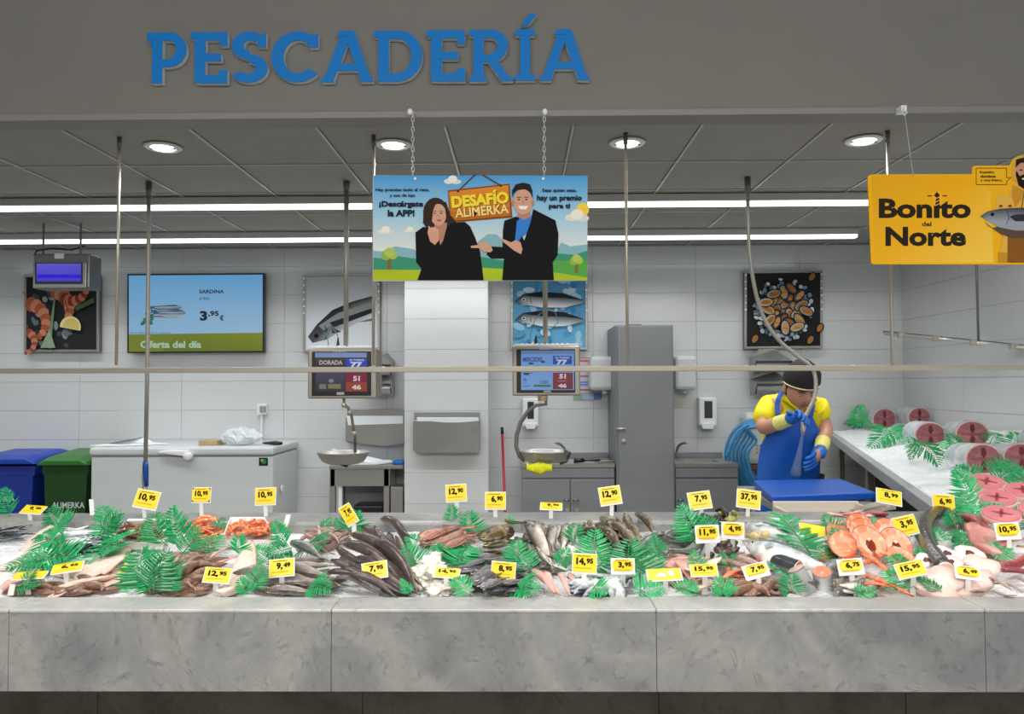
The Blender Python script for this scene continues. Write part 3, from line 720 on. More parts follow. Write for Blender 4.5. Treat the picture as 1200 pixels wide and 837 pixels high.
MB().lathe((hx+.1, FD-.062, fz-.065), [(.001, 0), (.03, 0), (.034, .01), (.034, .05)], 18, axis='Y').build('lock', whitep, fr, smooth=True)
a = Art(facing(FD+.009, .0005)); a.rect(303.5, 536.5, 314, 546, '#1b2a2c'); a.oval(309, 541, 3.2, 3, '#3b7d5a'); a.oval(307, 539.5, 1.4, 1.4, '#c8b24a')
a.build('sticker', printm, fr, label='small dark square sticker')
MB().cyl((fx1+.009, 6.2, fz-.35), (fx1+.02, 6.2, fz-.35), .03, 12).build('vent_cap', whitep, fr)
# on the freezer
p0 = at(115, 522, 6.2); m = MB()
pts = [(X(114, 6.2), 6.1), (X(143, 6.2)+.0, 6.08), (X(195, 6.2), 6.25), (X(150, 6.2), 6.5), (X(128, 6.2), 6.45)]
m.prism([Vector((x, y, fz+.003)) for x, y in pts], (0, 0, .006)); m.add([Vector((X(125, 6.2), 6.2, fz+.011)), Vector((X(150, 6.2), 6.18, fz+.05)), Vector((X(156, 6.2), 6.4, fz+.055)), Vector((X(170, 6.2), 6.35, fz+.012))], [(0, 1, 2), (0, 2, 3)])
m.build('paper_sheet', mat('paper', '#e9edf0', .8), label='loose white paper sheets lying on the left end of the chest freezer', cat='paper', fixn=True)
MB().box(X(236, 6.2), 6.15, fz+.001, X(258, 6.2), 6.35, fz+.04).build('wooden_crate', mat('raw_wood', '#b59a73', .7, noise=.15, nscale=30), label='small pale wooden crate on the chest freezer', cat='box', bevel=.003)
from mathutils import noise as _n
m = MB(); rings = []
for i in range(14):
    u = i/13; ring = []
    for j in range(16):
        t_ = 2*PI*j/16; r = .01+.085*math.sin(PI*min(1, .08+u*.9))*(1+.55*_n.noise(Vector((u*6, math.cos(t_)*2, math.sin(t_)*2))))
        ring.append(Vector((X(258, 6.15)+u*(X(306, 6.15)-X(258, 6.15)), 6.2+r*math.cos(t_), fz+.002+max(0, .062+r*math.sin(t_)*.8+.02*_n.noise(Vector((u*9, t_, 1)))))))
    rings.append(ring)
m.loft(rings); m.build('plastic_bag', mat('clear_bag', '#e4e9ee', .18, alpha=.72, noise=.12, nscale=30), label='crumpled clear plastic bag on the chest freezer', cat='bag')
m = MB(); m.tube([(X(306, 6.15), 6.2, fz+.015), (X(322, 6.15), 6.16, fz+.018), (X(331, 6.15), 6.15, fz+.016)], [.006, .018, .012], 8, None); m.build('knife', black, label='dark tool lying on the right end of the chest freezer', cat='tool', smooth=True)
# wheeled bins
def bin_(x0, x1, D, yt, bodyc, lidc, txt, label, xt, open_=0):
    a0, a1 = X(x0, D), X(x1, D); zt = Z(yt, D); t = thing('wheeled_bin', ((a0+a1)/2, D+.3, 0), label, 'bin')
    cx = (a0+a1)/2; hw = (a1-a0)/2-.03
    rings = []
    for z, s_ in ((.06, .8), (zt-.16, .97), (zt-.155, 1.03), (zt-.08, 1.04)):
        rings.append([Vector((cx-hw*s_, D+.03+.05*(1-s_), z)), Vector((cx+hw*s_, D+.03+.05*(1-s_), z)), Vector((cx+hw*s_, D+.52, z)), Vector((cx-hw*s_, D+.52, z))])
    MB().loft(rings).build('body', bodyc, t, bevel=.015)
    rings = []
    for y, h0, h1 in ((D-.02, .03, .07), (D+.1, .03, .10), (D+.45, .03, .13), (D+.56, .03, .11)):
        o_ = zt-.11+open_*(D+.56-y)
        rings.append([Vector((a0, y, o_+h0)), Vector((a0+.02, y, o_+h1-.02)), Vector((a0+.07, y, o_+h1)), Vector((a1-.07, y, o_+h1)), Vector((a1-.02, y, o_+h1-.02)), Vector((a1, y, o_+h0))])
    MB().loft(rings).build('lid', lidc, t, bevel=.008)
    for s_ in (-1, 1): MB().cyl((cx+s_*hw*.75-.03, D+.5, .1), (cx+s_*hw*.75+.03, D+.5, .1), .1, 16).build('wheel', black, t)
    a = Art(lambda u, v, k: at(u, v, D+.03)+Vector((0, -.006-.0005*k, 0)))
    for s_, q in txt: a.text(s_, *q, '#c9d3d6', .015)
    a.build('lettering', printm, t, label='white printed lettering')
bin_(-34, 43, 6.08, 533, mat('bin_blue', '#0f2f8f', .45), mat('bin_blue_lid', '#163fa4', .4), [('ALIMERKA', (-27, 581.5, 18.5, 588.5)), ('pescadería', (-14, 591.5, 13, 594))], 'blue wheeled bin at the far left against the wall', 0, .03)
bin_(45, 106, 6.05, 532, mat('bin_green', '#15400f', .45), mat('bin_green_lid', '#2c6b23', .4), [('ALIMERKA', (61.5, 588.5, 99.5, 595.5))], 'dark green wheeled bin between blue bin and chest freezer', 0)
# outlet with conduit
t = thing('wall_outlet', (X(308, 6.68), 6.69, Z(482, 6.68)), 'small grey wall socket with a conduit above the chest freezer', 'socket')
MB().box(X(302.5, 6.68), 6.65, Z(485, 6.68), X(314, 6.68), 6.69, Z(472, 6.68)).build('plate', whitep, t, bevel=.004)
for x in (305, 309): MB().box(X(x, 6.65), 6.64, Z(482, 6.65), X(x+3, 6.65), 6.651, Z(475, 6.65)).build('socket', mat('socket_grey', '#8d9296', .4), t)
MB().cyl((X(307.5, 6.68), 6.67, Z(520, 6.68)), (X(307.5, 6.68), 6.67, Z(485, 6.68)), .01, 8).build('conduit', whitep, t)

# purple number display
t = thing('display_scale', (X(70, 5.5), 5.6, Z(334, 5.5)), 'boxy hanging display with a glowing purple screen at upper left', 'display')
D = 5.5
MB().box(X(37, D), D, Z(335, D), X(103, D), D+.16, Z(294, D)).build('casing', galv, t, bevel=.01)
MB().box(X(37.5, D), D-.012, Z(334.5, D), X(100, D), D, Z(304.5, D)).build('bezel', steel, t, bevel=.004)
a = Art(facing(D-.012, .0006)); a.poly([(41, 308), (97, 308), (97, 333), (41, 333)], '#20222a'); a.poly([(43, 309), (95, 309), (95, 330), (43, 330)], ['#6f68ee', '#6a62ea', '#4a3ce0', '#4a3ce0']); a.rect(44, 322, 95, 326, '#2a10f4')
a.build('screen_picture', screen, t, label='glowing purple screen')
MB().box(X(62, D), D-.01, Z(300, D), X(73, D), D+.12, Z(295.5, D)+.01).build('latch', whitep, t, bevel=.003)
for x in (48, 92): MB().cyl((X(x, D+.1), D+.1, Z(295, D)), (X(x, D+.1), D+.1, CE), .008, 8).build('rod', galv, t)
MB().tube([at(40, 300, D+.05), at(43, 294, D+.05), at(60, 291, D+.07), at(84, 293, D+.1), at(100, 288, D+.15)], .006, 7).build('cable', black, t, smooth=True)

# ------------------------------------------------------------------ hanging scales
def scale_(x0, x1, yt, yb, D, polex, poly0, label, left, art):
    cx = X((x0+x1)/2, D); t = thing('hanging_scale', (cx, D, Z(yb, D)), label, 'scale')
    MB().box(X(x0, D), D, Z(yb, D), X(x1, D), D+.09, Z(yt, D)).build('casing', mat('scale_casing', '#a7a197', .35, .6), t, bevel=.008)
    MB().box(X(x0+5, D), D-.006, Z(yb-3.5, D), X(x1-6, D), D, Z(yt+4, D)).build('bezel', black, t, bevel=.003)
    MB().box(X(x0+2, D), D+.01, Z(yt, D), X(x1-1, D), D+.08, Z(yt-1.5, D)+.004).build('top_plate', whitep, t, bevel=.003)
    a = Art(facing(D-.006, .0006)); art(a); a.build('screen_picture', screen, t, label='lit colour screen with queue numbers')
    px = X(polex, D+.04)
    MB().cyl((px, D+.045, Z(yt, D)), (px, D+.045, CE-.002), .0145, 14).build('pole', mat('pole_steel', '#a09c92', .4, .35), t, smooth=True)
    MB().cyl((px, D+.045, CE-.05), (px, D+.045, CE-.003), .02, 14).build('pole_socket', galv, t, smooth=True)
    for k in range(10): MB().box(X(x0+10+k*6, D), D+.02, Z(yt-2, D), X(x0+12.5+k*6, D), D+.06, Z(yt-3.2, D)).build('vent_fin', whitep, t) if k < 10 else None
    MB().lathe((X(polex-11, D), D+.04, Z(yt-1, D)), [(.011, 0), (.01, .015), (.005, .045), (.004, .06)], 10).build('plug', black, t, smooth=True)
    return t
def art1(a):
    a.crop(350, 390, .1075)
    a.rect(180, 215, 742, 640, '#34323a'); a.rect(180, 218, 742, 270, '#7fa0cf', '#8aa4d0')
    a.rect(190, 275, 510, 370, '#3c3a36', '#2a2724'); a.text('DORADA', 225, 300, 480, 350, '#c7c2b4', .04); a.rect(190, 440, 500, 560, '#4c4668', '#3a3448')
    a.rect(225, 560, 300, 615, '#7a7f74'); a.rect(320, 560, 460, 610, '#8a855c'); a.oval(355, 525, 30, 22, '#8d8f93')
    a.rect(515, 280, 745, 372, '#1c48c8', '#1a40ba'); a.text('SU TURNO', 555, 288, 715, 310, '#dfe6f5', .03); a.text('77', 565, 320, 695, 378, '#e8edf8', .05)
    a.rect(515, 440, 745, 540, '#8a1030', '#8e1236'); a.text('51', 595, 472, 668, 528, '#f2dfe6', .05)
    a.rect(515, 541, 745, 642, '#a8432c', '#a3402a'); a.text('46', 580, 568, 682, 620, '#f2e4df', .05)
    a.text('E BALANT', 375, 190, 525, 212, '#c8c8cc', .03); a.rect(415, 648, 497, 678, '#b9b8b0')
def art2(a):
    a.crop(590, 390, .1075)
    a.rect(192, 195, 770, 625, '#6fa4e8', '#80b0ec'); a.rect(192, 198, 765, 232, '#6a86b8')
    a.text('MERCEDES', 212, 268, 425, 316, '#16407c', .03); a.oval(432, 318, 25, 12, '#20406c'); a.oval(300, 335, 30, 12, '#1f4a40'); a.oval(250, 450, 32, 14, '#1f4a50')
    a.line([(212, 440), (315, 440)], 6, '#27402c'); a.text('EN', 218, 498, 250, 528, '#1f508c', .03); a.text('kg', 222, 545, 255, 560, '#2a5c9c', .02); a.text('PVP', 222, 575, 285, 592, '#2a5c9c', .02)
    a.rect(330, 568, 515, 590, '#3f7a3c'); a.text('1,025', 395, 520, 490, 562, '#5a6a7c', .03)
    a.rect(538, 252, 745, 345, '#2450b8', '#1e48ae'); a.text('SU TURNO', 565, 262, 720, 285, '#c4d4f4', .03); a.text('77', 578, 295, 695, 350, '#d8e2f8', .05)
    a.rect(538, 435, 757, 618, '#8a3038', '#7e3034'); a.text('51', 608, 450, 680, 502, '#f0dcdc', .05); a.text('46', 595, 555, 690, 600, '#f0dcdc', .05); a.line([(595, 527), (685, 527)], 6, '#c8a0a0')
    a.text('E BALANT', 392, 163, 535, 186, '#9fb0d8', .03); a.rect(437, 628, 518, 656, '#8ea0a4')
t1 = scale_(360.5, 441, 407, 466.5, 4.44, 405, 208, 'hanging scale with a dark screen, left of the pillar', 1, art1)
t2 = scale_(600.5, 680, 405.5, 464, 4.44, 639.5, 208, 'hanging scale with a light blue screen, right of the pillar', 0, art2)
D = 4.46
MB().box(X(441, D), D-.001, Z(465, D), X(444, D), D+.1, Z(409, D)).build('side_cover', galv, t1, bevel=.003)
m = MB(); m.tube([at(x, y, D) for x, y in ((403, 466), (403, 474), (408, 478), (412, 487), (414, 502), (416, 512), (416, 530))], .0085, 8); m.build('hook_arm', galv, t1, smooth=True)
m = MB()
for x, y in ((403, 475), (410, 484), (415, 508)): m.ell(at(x, y, D), (.016, .016, .016), 8, 6)
m.build('arm_joint', chrome, t1, smooth=True)
def pan(name_t, cx, cy, rw, D, label):
    p = at(cx, cy, D); r = rw*D/F
    MB().lathe(p, [(.001, -.062), (r*.62, -.06), (r*.82, -.045), (r*.97, -.01), (r, .0), (r*1.02, .004), (r*1.0, .007), (r*.95, 0), (r*.8, -.035), (r*.6, -.052), (.001, -.054)], 32).build('pan', steel, name_t, smooth=True, label='round shallow steel weighing pan')
pan(t1, 402.5, 531, 30, D, '')
m = MB(); m.tube([at(416, 528, D), at(414, 538, D), at(406, 547, D), at(398, 544, D)], .007, 7); m.build('pan_hook', galv, t1, smooth=True)
m = MB(); m.tube([at(x, y, D) for x, y in ((639, 464), (640, 474), (628, 475), (619, 482), (610, 495), (605.5, 510), (605, 524), (609, 535), (615, 540))], [.01]*3+[.0125]*6, 9); m.build('swing_arm', rubber, t2, smooth=True)
pan(t2, 638.5, 529.5, 29.5, D, '')
m = MB(); m.cyl(at(636, 464, D), at(636, 470, D), .03, 14); m.build('light_pod', mat('warm_brass', '#b9a678', .3, .7), t2)
m = MB(); m.tube([at(662, 528, D-.1), at(668, 531, D), at(664, 541, D), at(656, 544, D)], .008, 7); m.build('pan_hook', galv, t2, smooth=True)
m = MB(); m.tube([at(x, y, D+.03) for x, y in ((621, 404), (622, 390), (628, 372), (640, 362), (651, 366), (654, 378), (648, 384), (640, 382))], .003, 6); m.build('cable', mat('cable_grey', '#6d8078', .5), t2, smooth=True)
m = MB(); m.tube([at(x, y, D+.03) for x, y in ((385, 405), (383, 392), (386, 384), (393, 388), (396, 394))], .003, 6); m.build('cable', mat('cable_green', '#4c8f82', .5), t1, smooth=True)
# yellow cloth on the right pan
m = MB(); rings = []
for i in range(10):
    u = i/9; x = 617+u*30; ring = []
    for k, (dx, dy) in enumerate(((0, 543), (1.5, 545), (2, 549), (-1, 552+3.5*math.sin(u*3)), (-2, 552), (-1, 547))):
        ring.append(at(x, dy+1.3*math.sin(u*9+k)-(1.5 if u < .1 else 0), D-.13+.01*dx+.012*math.sin(u*14+k)))
    rings.append(ring)
m.loft(rings); m.build('cloth', mat('yellow_cloth', '#dfe21c', .75, noise=.1, nscale=40), label='crumpled yellow cloth hanging below the right weighing pan', cat='cloth', smooth=True)

# water gun hose at left and right
t = thing('spray_hose', (X(172, D), D, Z(578, D)), 'straight hanging water hose with a blue spray handle in front of the freezer', 'hose')
p = at(174.5, 213, D)
MB().tube([(p.x, D, CE-.001), at(174, 300, D), at(172.5, 440, D), at(170.5, 543, D)], .0115, 12).build('hose', mat('braided_hose', '#9c9890', .4, .25), t, smooth=True)
MB().cyl((p.x, D, CE-.09), (p.x, D, CE-.002), .018, 12).build('hose_socket', galv, t, smooth=True)
MB().tube([at(170.5, 541, D), at(170.5, 547, D), at(171, 560, D), at(171.5, 570, D)], [.014, .017, .015, .012], 12).build('handle', mat('handle_blue', '#16489a', .4), t, smooth=True)
MB().tube([at(167.5, 549, D), at(166.5, 560, D), at(168, 574, D)], .004, 6).build('lever', chrome, t, smooth=True)
MB().tube([at(171.5, 570, D), at(171.5, 577, D)], .008, 10).build('nozzle', chrome, t, smooth=True)
HH = (947.5, 487, 4.36)   # hand that holds the hose
t = thing('spray_hose', tuple(at(945, 500, 4.36)), 'curving hanging water hose held by the worker', 'hose')
p = at(876, 208, D); hp = [(p.x, D, CE-.002), at(876.5, 240, D), at(878, 290, D), at(884, 335, D), at(894, 370, D), (at(912, 398, 4.44)), at(935, 418, 4.42), at(949, 428, 4.4), at(955, 440, 4.4), at(956, 455, 4.38), at(953, 470, 4.37), at(947, 482, 4.35), at(942, 493, 4.33)]
# smooth the path
def smooth(pts, n=6):
    pts = [Vector(p) for p in pts]; out = []
    for i in range(len(pts)-1):
        a_, b_, c_, d_ = pts[max(i-1, 0)], pts[i], pts[i+1], pts[min(i+2, len(pts)-1)]
        for k in range(n):
            s_ = k/n; out.append(.5*((2*b_)+(c_-a_)*s_+(2*a_-5*b_+4*c_-d_)*s_*s_+(3*b_-a_-3*c_+d_)*s_**3))
    out.append(pts[-1]); return out
MB().tube(smooth(hp, 5), .0115, 12).build('hose', MATS['braided_hose'], t, smooth=True)
MB().cyl((p.x, D, CE-.09), (p.x, D, CE-.002), .018, 12).build('hose_socket', galv, t, smooth=True)
MB().tube([at(942, 491, 4.33), at(941, 503, 4.33), at(940.5, 510, 4.33)], [.014, .014, .008], 10).build('spray_head', chrome, t, smooth=True)
# falling water (thin translucent cone)
MB().tube([at(940.5, 509, 4.33), at(936, 535, 4.35), at(932, 556, 4.38)], [.006, .016, .03], 14).build('water_spray', mat('water_mist', '#dfeaf5', .2, alpha=.10), t, smooth=True)

# ------------------------------------------------------------------ steel dispensers
def hooded(cx, cy, D, w_, label, grp=None):
    x0, x1 = X(cx-w_/2, D), X(cx+w_/2, D); z = Z(cy, D); h = .10; xc = (x0+x1)/2
    t = thing('roll_dispenser', (xc, D+.05, z-h), label, 'dispenser', grp)
    MB().prism([Vector((x0, D+.01, z)), Vector((x1, D+.01, z)), Vector((xc+.07, D+.01, z+h)), Vector((xc-.07, D+.01, z+h))], (0, .012, 0)).build('back_plate', steel, t, bevel=.002)
    MB().add([Vector(q) for q in ((x0, D-.18, z-.01), (x1, D-.18, z-.01), (x1, D+.01, z+.03), (xc+.06, D+.01, z+.09), (xc-.06, D+.01, z+.09), (x0, D+.01, z+.03))], [(0, 1, 2, 3, 4, 5)]).build('hood', steel, t)
    t.children[-1].modifiers.new('solid', 'SOLIDIFY').thickness = .004
    MB().cyl((x0+.01, D-.1, z-.05), (x1-.01, D-.1, z-.05), .05, 20).build('roll', mat('roll_film', '#a6a9aa', .25, .3), t, smooth=True, sharp=40)
    for x in (x0, x1): MB().prism([Vector((x-.003, D-.18, z-.01)), Vector((x-.003, D+.01, z+.03)), Vector((x-.003, D+.01, z-.11)), Vector((x-.003, D-.1, z-.11))], (.006, 0, 0)).build('side_plate', steel, t)
hooded(900, 424, 6.6, 42, 'hooded steel roll dispenser right of the soap dispenser, upper of two')
hooded(900.5, 450, 6.6, 42, 'hooded steel roll dispenser right of the soap dispenser, lower of two')
hooded(445, 426, 6.6, 34, 'hooded steel roll dispenser behind the left hanging scale, upper of two')
hooded(445, 448, 6.6, 34, 'hooded steel roll dispenser behind the left hanging scale, lower of two')
# sheet dispenser on the pillar
D = 6.18
t = thing('sheet_dispenser', (X(523, D), D+.06, Z(531, D)), 'wide steel paper sheet dispenser mounted on the white pillar', 'dispenser')
MB().prism([at(x, y, D+.10) for x, y in ((485.5, 483.5), (562, 483.5), (562, 528), (485.5, 528))], (0, .018, 0)).build('back_plate', steel, t)
MB().prism([at(x, y, D) for x, y in ((484, 493), (506, 493.5), (520, 494.8), (540, 494.8), (562, 492.8), (562, 528), (560, 531), (488, 531), (484, 527))], (0, .09, 0)).build('front_cover', steel, t, bevel=.004)
m = MB(); m.prism([at(x, y, D+.03) for x, y in ((488.5, 489.5), (560.5, 489.8), (560.5, 494), (541, 494.6), (520, 495), (506, 496.5), (489, 496))], (0, .05, 0)); m.build('paper', mat('paper', '#e9edf0', .8), t)
a = Art(facing(D-.0002, .0005)); a.rect(552, 500, 559, 507, '#8f908a'); a.build('sticker', printm, t)
# sheet dispenser over the work table
D = 6.55
t = thing('sheet_dispenser', (X(440, D), D+.06, Z(518, D)), 'wide steel paper sheet dispenser above the small work table', 'dispenser')
MB().box(X(404, D), D+.09, Z(519, D), X(476, D), D+.12, Z(480.5, D)).build('back_plate', steel, t)
MB().prism([at(x, y, D) for x, y in ((405, 489), (474, 488.5), (474, 520), (450, 523), (405, 517))], (0, .085, 0)).build('front_cover', steel, t, bevel=.004)
MB().prism([at(x, y, D-.004) for x, y in ((406, 487.5), (472, 487.5), (472, 496.5), (408, 498.5))], (0, .004, 0)).build('paper', MATS['paper'], t)
# work table
D = 6.3
x0, x1 = X(386, D), PX0-.012; zt = Z(545, D)
t = thing('work_table', ((x0+x1)/2, 6.48, 0), 'small steel work table between freezer and pillar', 'table')
MB().box(x0, D, zt-.03, x1, 6.69, zt).build('top', steel, t, bevel=.004)
MB().box(x0+.01, D+.01, zt-.17, x1-.11, D+.03, zt-.03).build('apron', steel, t)
for x in (x0+.002, x1-.16):
    for y in (D+.01, 6.62): MB().box(x, y, 0, x+.045, y+.045, zt-.03).build('leg', steel, t, bevel=.003)
MB().box(x0+.02, D+.02, .25, x1-.02, 6.66, .28).build('shelf', steel, t)
MB().box(x0+.05, 6.64, .28, x1-.16, 6.66, zt-.17).build('back_sheet', steel2, t)
MB().box(x0+.07, D+.03, .3, x0+.1, D+.06, .7).build('white_strip', whitep, t)
m = MB(); m.box(x0+.18, D+.08, .281, x1-.17, 6.6, .50); m.build('black_crate', black, label='black box on the shelf under the work table', cat='box', bevel=.02)
m = MB(); m.box(x1-.105, D+.02, .05, x1-.004, 6.5, zt-.18); m.build('side_box', steel, t, bevel=.004)
m = MB(); q = [Vector((X(x, D), y, zt+.004)) for x, y in ((388, 6.32), (442, 6.31), (457, 6.45), (450, 6.6), (392, 6.62))]
m.prism(q, (0, 0, .012)); m.add([Vector((X(381, D), 6.36, zt+.10)), Vector((X(384, D), 6.5, zt+.12)), Vector((X(448, D), 6.5, zt+.02)), Vector((X(430, D), 6.34, zt+.017))], [(0, 1, 2, 3)])
m.build('paper_sheet', MATS['paper'], label='white wrapping paper sheets on the small work table', cat='paper')
MB().box(X(460, D), 6.31, zt+.001, x1-.005, 6.5, zt+.03).build('plastic_folder', blueplastic, label='blue plastic item on the right end of the work table', cat='folder', bevel=.006)

# ------------------------------------------------------------------ tall cabinet and sinks
D = 6.1
t = thing('tall_cabinet', (X(756, D), 6.4, 0), 'tall narrow grey steel cabinet between the two sinks', 'cabinet')
cx0, cx1, cz = X(722, D), X(790, D), Z(381.5, D)
MB().box(cx0, D+.02, 0, cx1, 6.69, cz).build('body', steel2, t, bevel=.004)
MB().box(cx0+.014, D, .05, cx1-.012, D+.019, cz-.012).build('door', steel2, t, bevel=.003)
d_ = t.children[-1]
MB().tube([Vector((cx0+.03, D-.03, Z(503, D))), Vector((cx0+.1-.07, D-.03, Z(503, D)))], .006, 8) if 0 else None
ORG[d_] = ORG[t]
MB().tube([(cx0-.005, D-.02, Z(503, D)), (cx0+.07, D-.02, Z(503, D))], .009, 8).build('handle', chrome, d_, smooth=True)
MB().cyl((cx0+.055, D-.012, Z(517.5, D)), (cx0+.055, D+.001, Z(517.5, D)), .017, 12).build('lock', chrome, d_, smooth=True)
MB().box(cx0+.1, D+.1, cz+.001, cx0+.22, D+.2, cz+.012).build('door_wedge', mat('brown_wood', '#5b4a35', .6), label='small brown piece lying on top of the tall cabinet', cat='wedge')
def sink(x0, x1, D, yt, label, split, faucet, flip):
    a0, a1 = x0, x1; zt = Z(yt, D); t = thing('sink_unit', ((a0+a1)/2, 6.4, 0), label, 'sink')
    # worktop with basin opening
    bx0, bx1, by0, by1 = a0+.12, a1-.12, D+.1, 6.5
    m = MB(); m.box(a0, D, zt-.03, bx0, 6.66, zt); m.box(bx1, D, zt-.03, a1, 6.66, zt); m.box(bx0, D, zt-.03, bx1, by0, zt); m.box(bx0, by1, zt-.03, bx1, 6.66, zt)
    m.build('worktop', steel, t)
    MB().add([Vector(p) for p in ((bx0, by0, zt), (bx1, by0, zt), (bx1, by1, zt), (bx0, by1, zt), (bx0+.02, by0+.02, zt-.18), (bx1-.02, by0+.02, zt-.18), (bx1-.02, by1-.02, zt-.18), (bx0+.02, by1-.02, zt-.18))],
        [(0, 1, 5, 4), (1, 2, 6, 5), (2, 3, 7, 6), (3, 0, 4, 7), (4, 5, 6, 7)]).build('basin', steel, t, fixn=False)
    MB().box(a0, 6.64, zt, a1, 6.69, Z(531, 6.66)).build('backsplash', steel2, t, bevel=.003)
    MB().box(a0, D+.02, .08, a1, 6.64, zt-.031).build('carcass', steel2, t)
    MB().box(a0+.004, D+.004, zt-.11, a1-.004, D+.02, zt-.035).build('front_rail', steel2, t, bevel=.002)
    zs = zt-.125
    for (u0, u1, hs) in split:
        dm = MB().box(a0+(a1-a0)*u0+.003, D+.002, .1, a0+(a1-a0)*u1-.003, D+.02, zs).build('door', steel2, t, bevel=.003)
        hx = a0+(a1-a0)*hs
        MB().tube([(hx-.04, D-.02, zs-.16), (hx+.01, D-.02, zs-.16)], .008, 8).build('handle', galv, dm, smooth=True)
        MB().cyl((hx-.01, D-.008, zs-.24), (hx-.01, D+.002, zs-.24), .014, 10).build('lock', chrome, dm)
    return t
t = sink(X(611, 6.15), cx0-.01, 6.15, 544, 'left grey steel sink unit with two doors, behind the right hanging scale', ((0, .52, .5), (.52, 1, .6)), 0, 0)
m = MB(); m.tube(smooth([at(664, 531, 6.62)+Vector((0, 0, -.05)), at(662, 527, 6.6), at(657, 521, 6.52), at(651, 519, 6.42)], 4), .012, 9); m.build('faucet', chrome, t, smooth=True)
m = MB(); z_ = Z(544, 6.15)+.006; m.tube([(X(672, 6.2), 6.22, z_+.012), (X(684, 6.2), 6.22, z_+.016)], [.018, .016], 8); m.tube([(X(684, 6.2), 6.22, z_+.014), (X(704, 6.2), 6.25, z_+.012)], .008, 8)
m.build('knife', black, label='black handled tool on the edge of the left sink', cat='tool', smooth=True)
m = MB(); m.tube([(X(700, 6.25), 6.18, z_+.008), (X(716, 6.25), 6.2, z_+.01)], .01, 6); m.build('sharpening_steel', galv, label='thin grey tool beside the tall cabinet on the left sink', cat='tool')
t = sink(cx1+.01, X(864, 6.15), 6.15, 544, 'right grey steel sink unit beside the worker', ((.0, 1, .1),), 0, 0)
m = MB(); m.tube(smooth([at(793, 531, 6.62)+Vector((0, 0, -.03)), at(794, 525, 6.58), at(799, 520, 6.5), at(805, 519, 6.4)], 4), .012, 9); m.build('faucet', chrome, t, smooth=True)
# white wall boxes
for x0, x1, lab in ((692, 722, 'rounded white wall box left of the tall cabinet'), (791.5, 817, 'rounded white wall box right of the tall cabinet')):
    D = 6.45; t = thing('wall_heater', (X((x0+x1)/2, D), 6.58, Z(459, D)), lab, 'heater')
    MB().box(X(x0, D), D, Z(458, D), X(x1, D), 6.69, Z(418, D)).build('casing', white, t, bevel=.03)
    MB().cyl((X(x1-12, D), D+.1, Z(462, D)), (X(x1-12, D), D+.1, Z(457, D)), .02, 10).build('pipe_cap', whitep, t)
# soap dispensers
for x0, x1, y0, y1, lab in ((612, 631, 467, 503, 'white soap dispenser with a dark window, left of the left sink'), (819, 840, 467, 503, 'white soap dispenser with a dark window above the right sink')):
    D = 6.58; t = thing('soap_dispenser', (X((x0+x1)/2, D), 6.64, Z(y1, D)), lab, 'dispenser')
    MB().box(X(x0, D), D, Z(y1-2.5, D), X(x1, D), 6.69, Z(y0, D)).build('casing', whitep, t, bevel=.012)
    MB().box(X(x0+6, D), D-.004, Z(y0+24, D), X(x1-5.5, D), D+.001, Z(y0+4, D)).build('window', mat('smoky_window', '#3c3a40', .2), t, bevel=.003)
    MB().prism([at(x, y, D-.015) for x, y in ((x0+2, y1-7), (x1-2, y1-7), (x1-4, y1), (x0+5, y1))], (0, .1, 0)).build('lever', whitep, t, bevel=.004)
# notice sheets
t = thing('wall_notice', (X(682, 6.685), 6.688, Z(468, 6.685)), 'striped pink and blue notice sheet on the wall beside the right hanging scale', 'notice')
MB().prism([at(x, y, 6.686) for x, y in ((662, 417), (693, 417), (693, 462), (662, 462))], (0, .005, 0)).build('sheet', MATS['paper'], t)
a = Art(facing(6.684, .0004)); a.rect(663, 418, 693, 461, '#cfc4cf')
for y, c_ in ((419, '#d9a79c'), (422, '#b06a70'), (431, '#c8b6c8'), (440, '#b07a94'), (447, '#6a9ad8'), (450, '#6a9ad8'), (456, '#a8788c')): a.rect(664, y, 692, y+2.2, c_)
a.rect(672, 461.5, 683, 468.5, '#8fae92'); a.rect(683, 461.5, 696, 468.5, '#a9bfd2'); a.rect(696, 461.5, 705, 468.5, '#6a86b8'); a.line([(680, 461), (705, 461)], 1, '#b88aa0')
a.build('printed_picture', printm, t)
# red pole
t = thing('broom', tuple(at(592, 600, 6.24)), 'thin red broom handle with a black tip leaning beside the pillar', 'broom')
p = at(588.6, 509, 6.56); q = at(592, 600, 6.3); q = p+(q-p)*((p.z-.01)/(p.z-q.z))
MB().cyl(p, q, .012, 10).build('handle', mat('red_paint', '#b3283a', .4), t, smooth=True)
MB().cyl(p+(p-q).normalized()*.06, p, .0135, 10).build('grip', black, t, smooth=True)
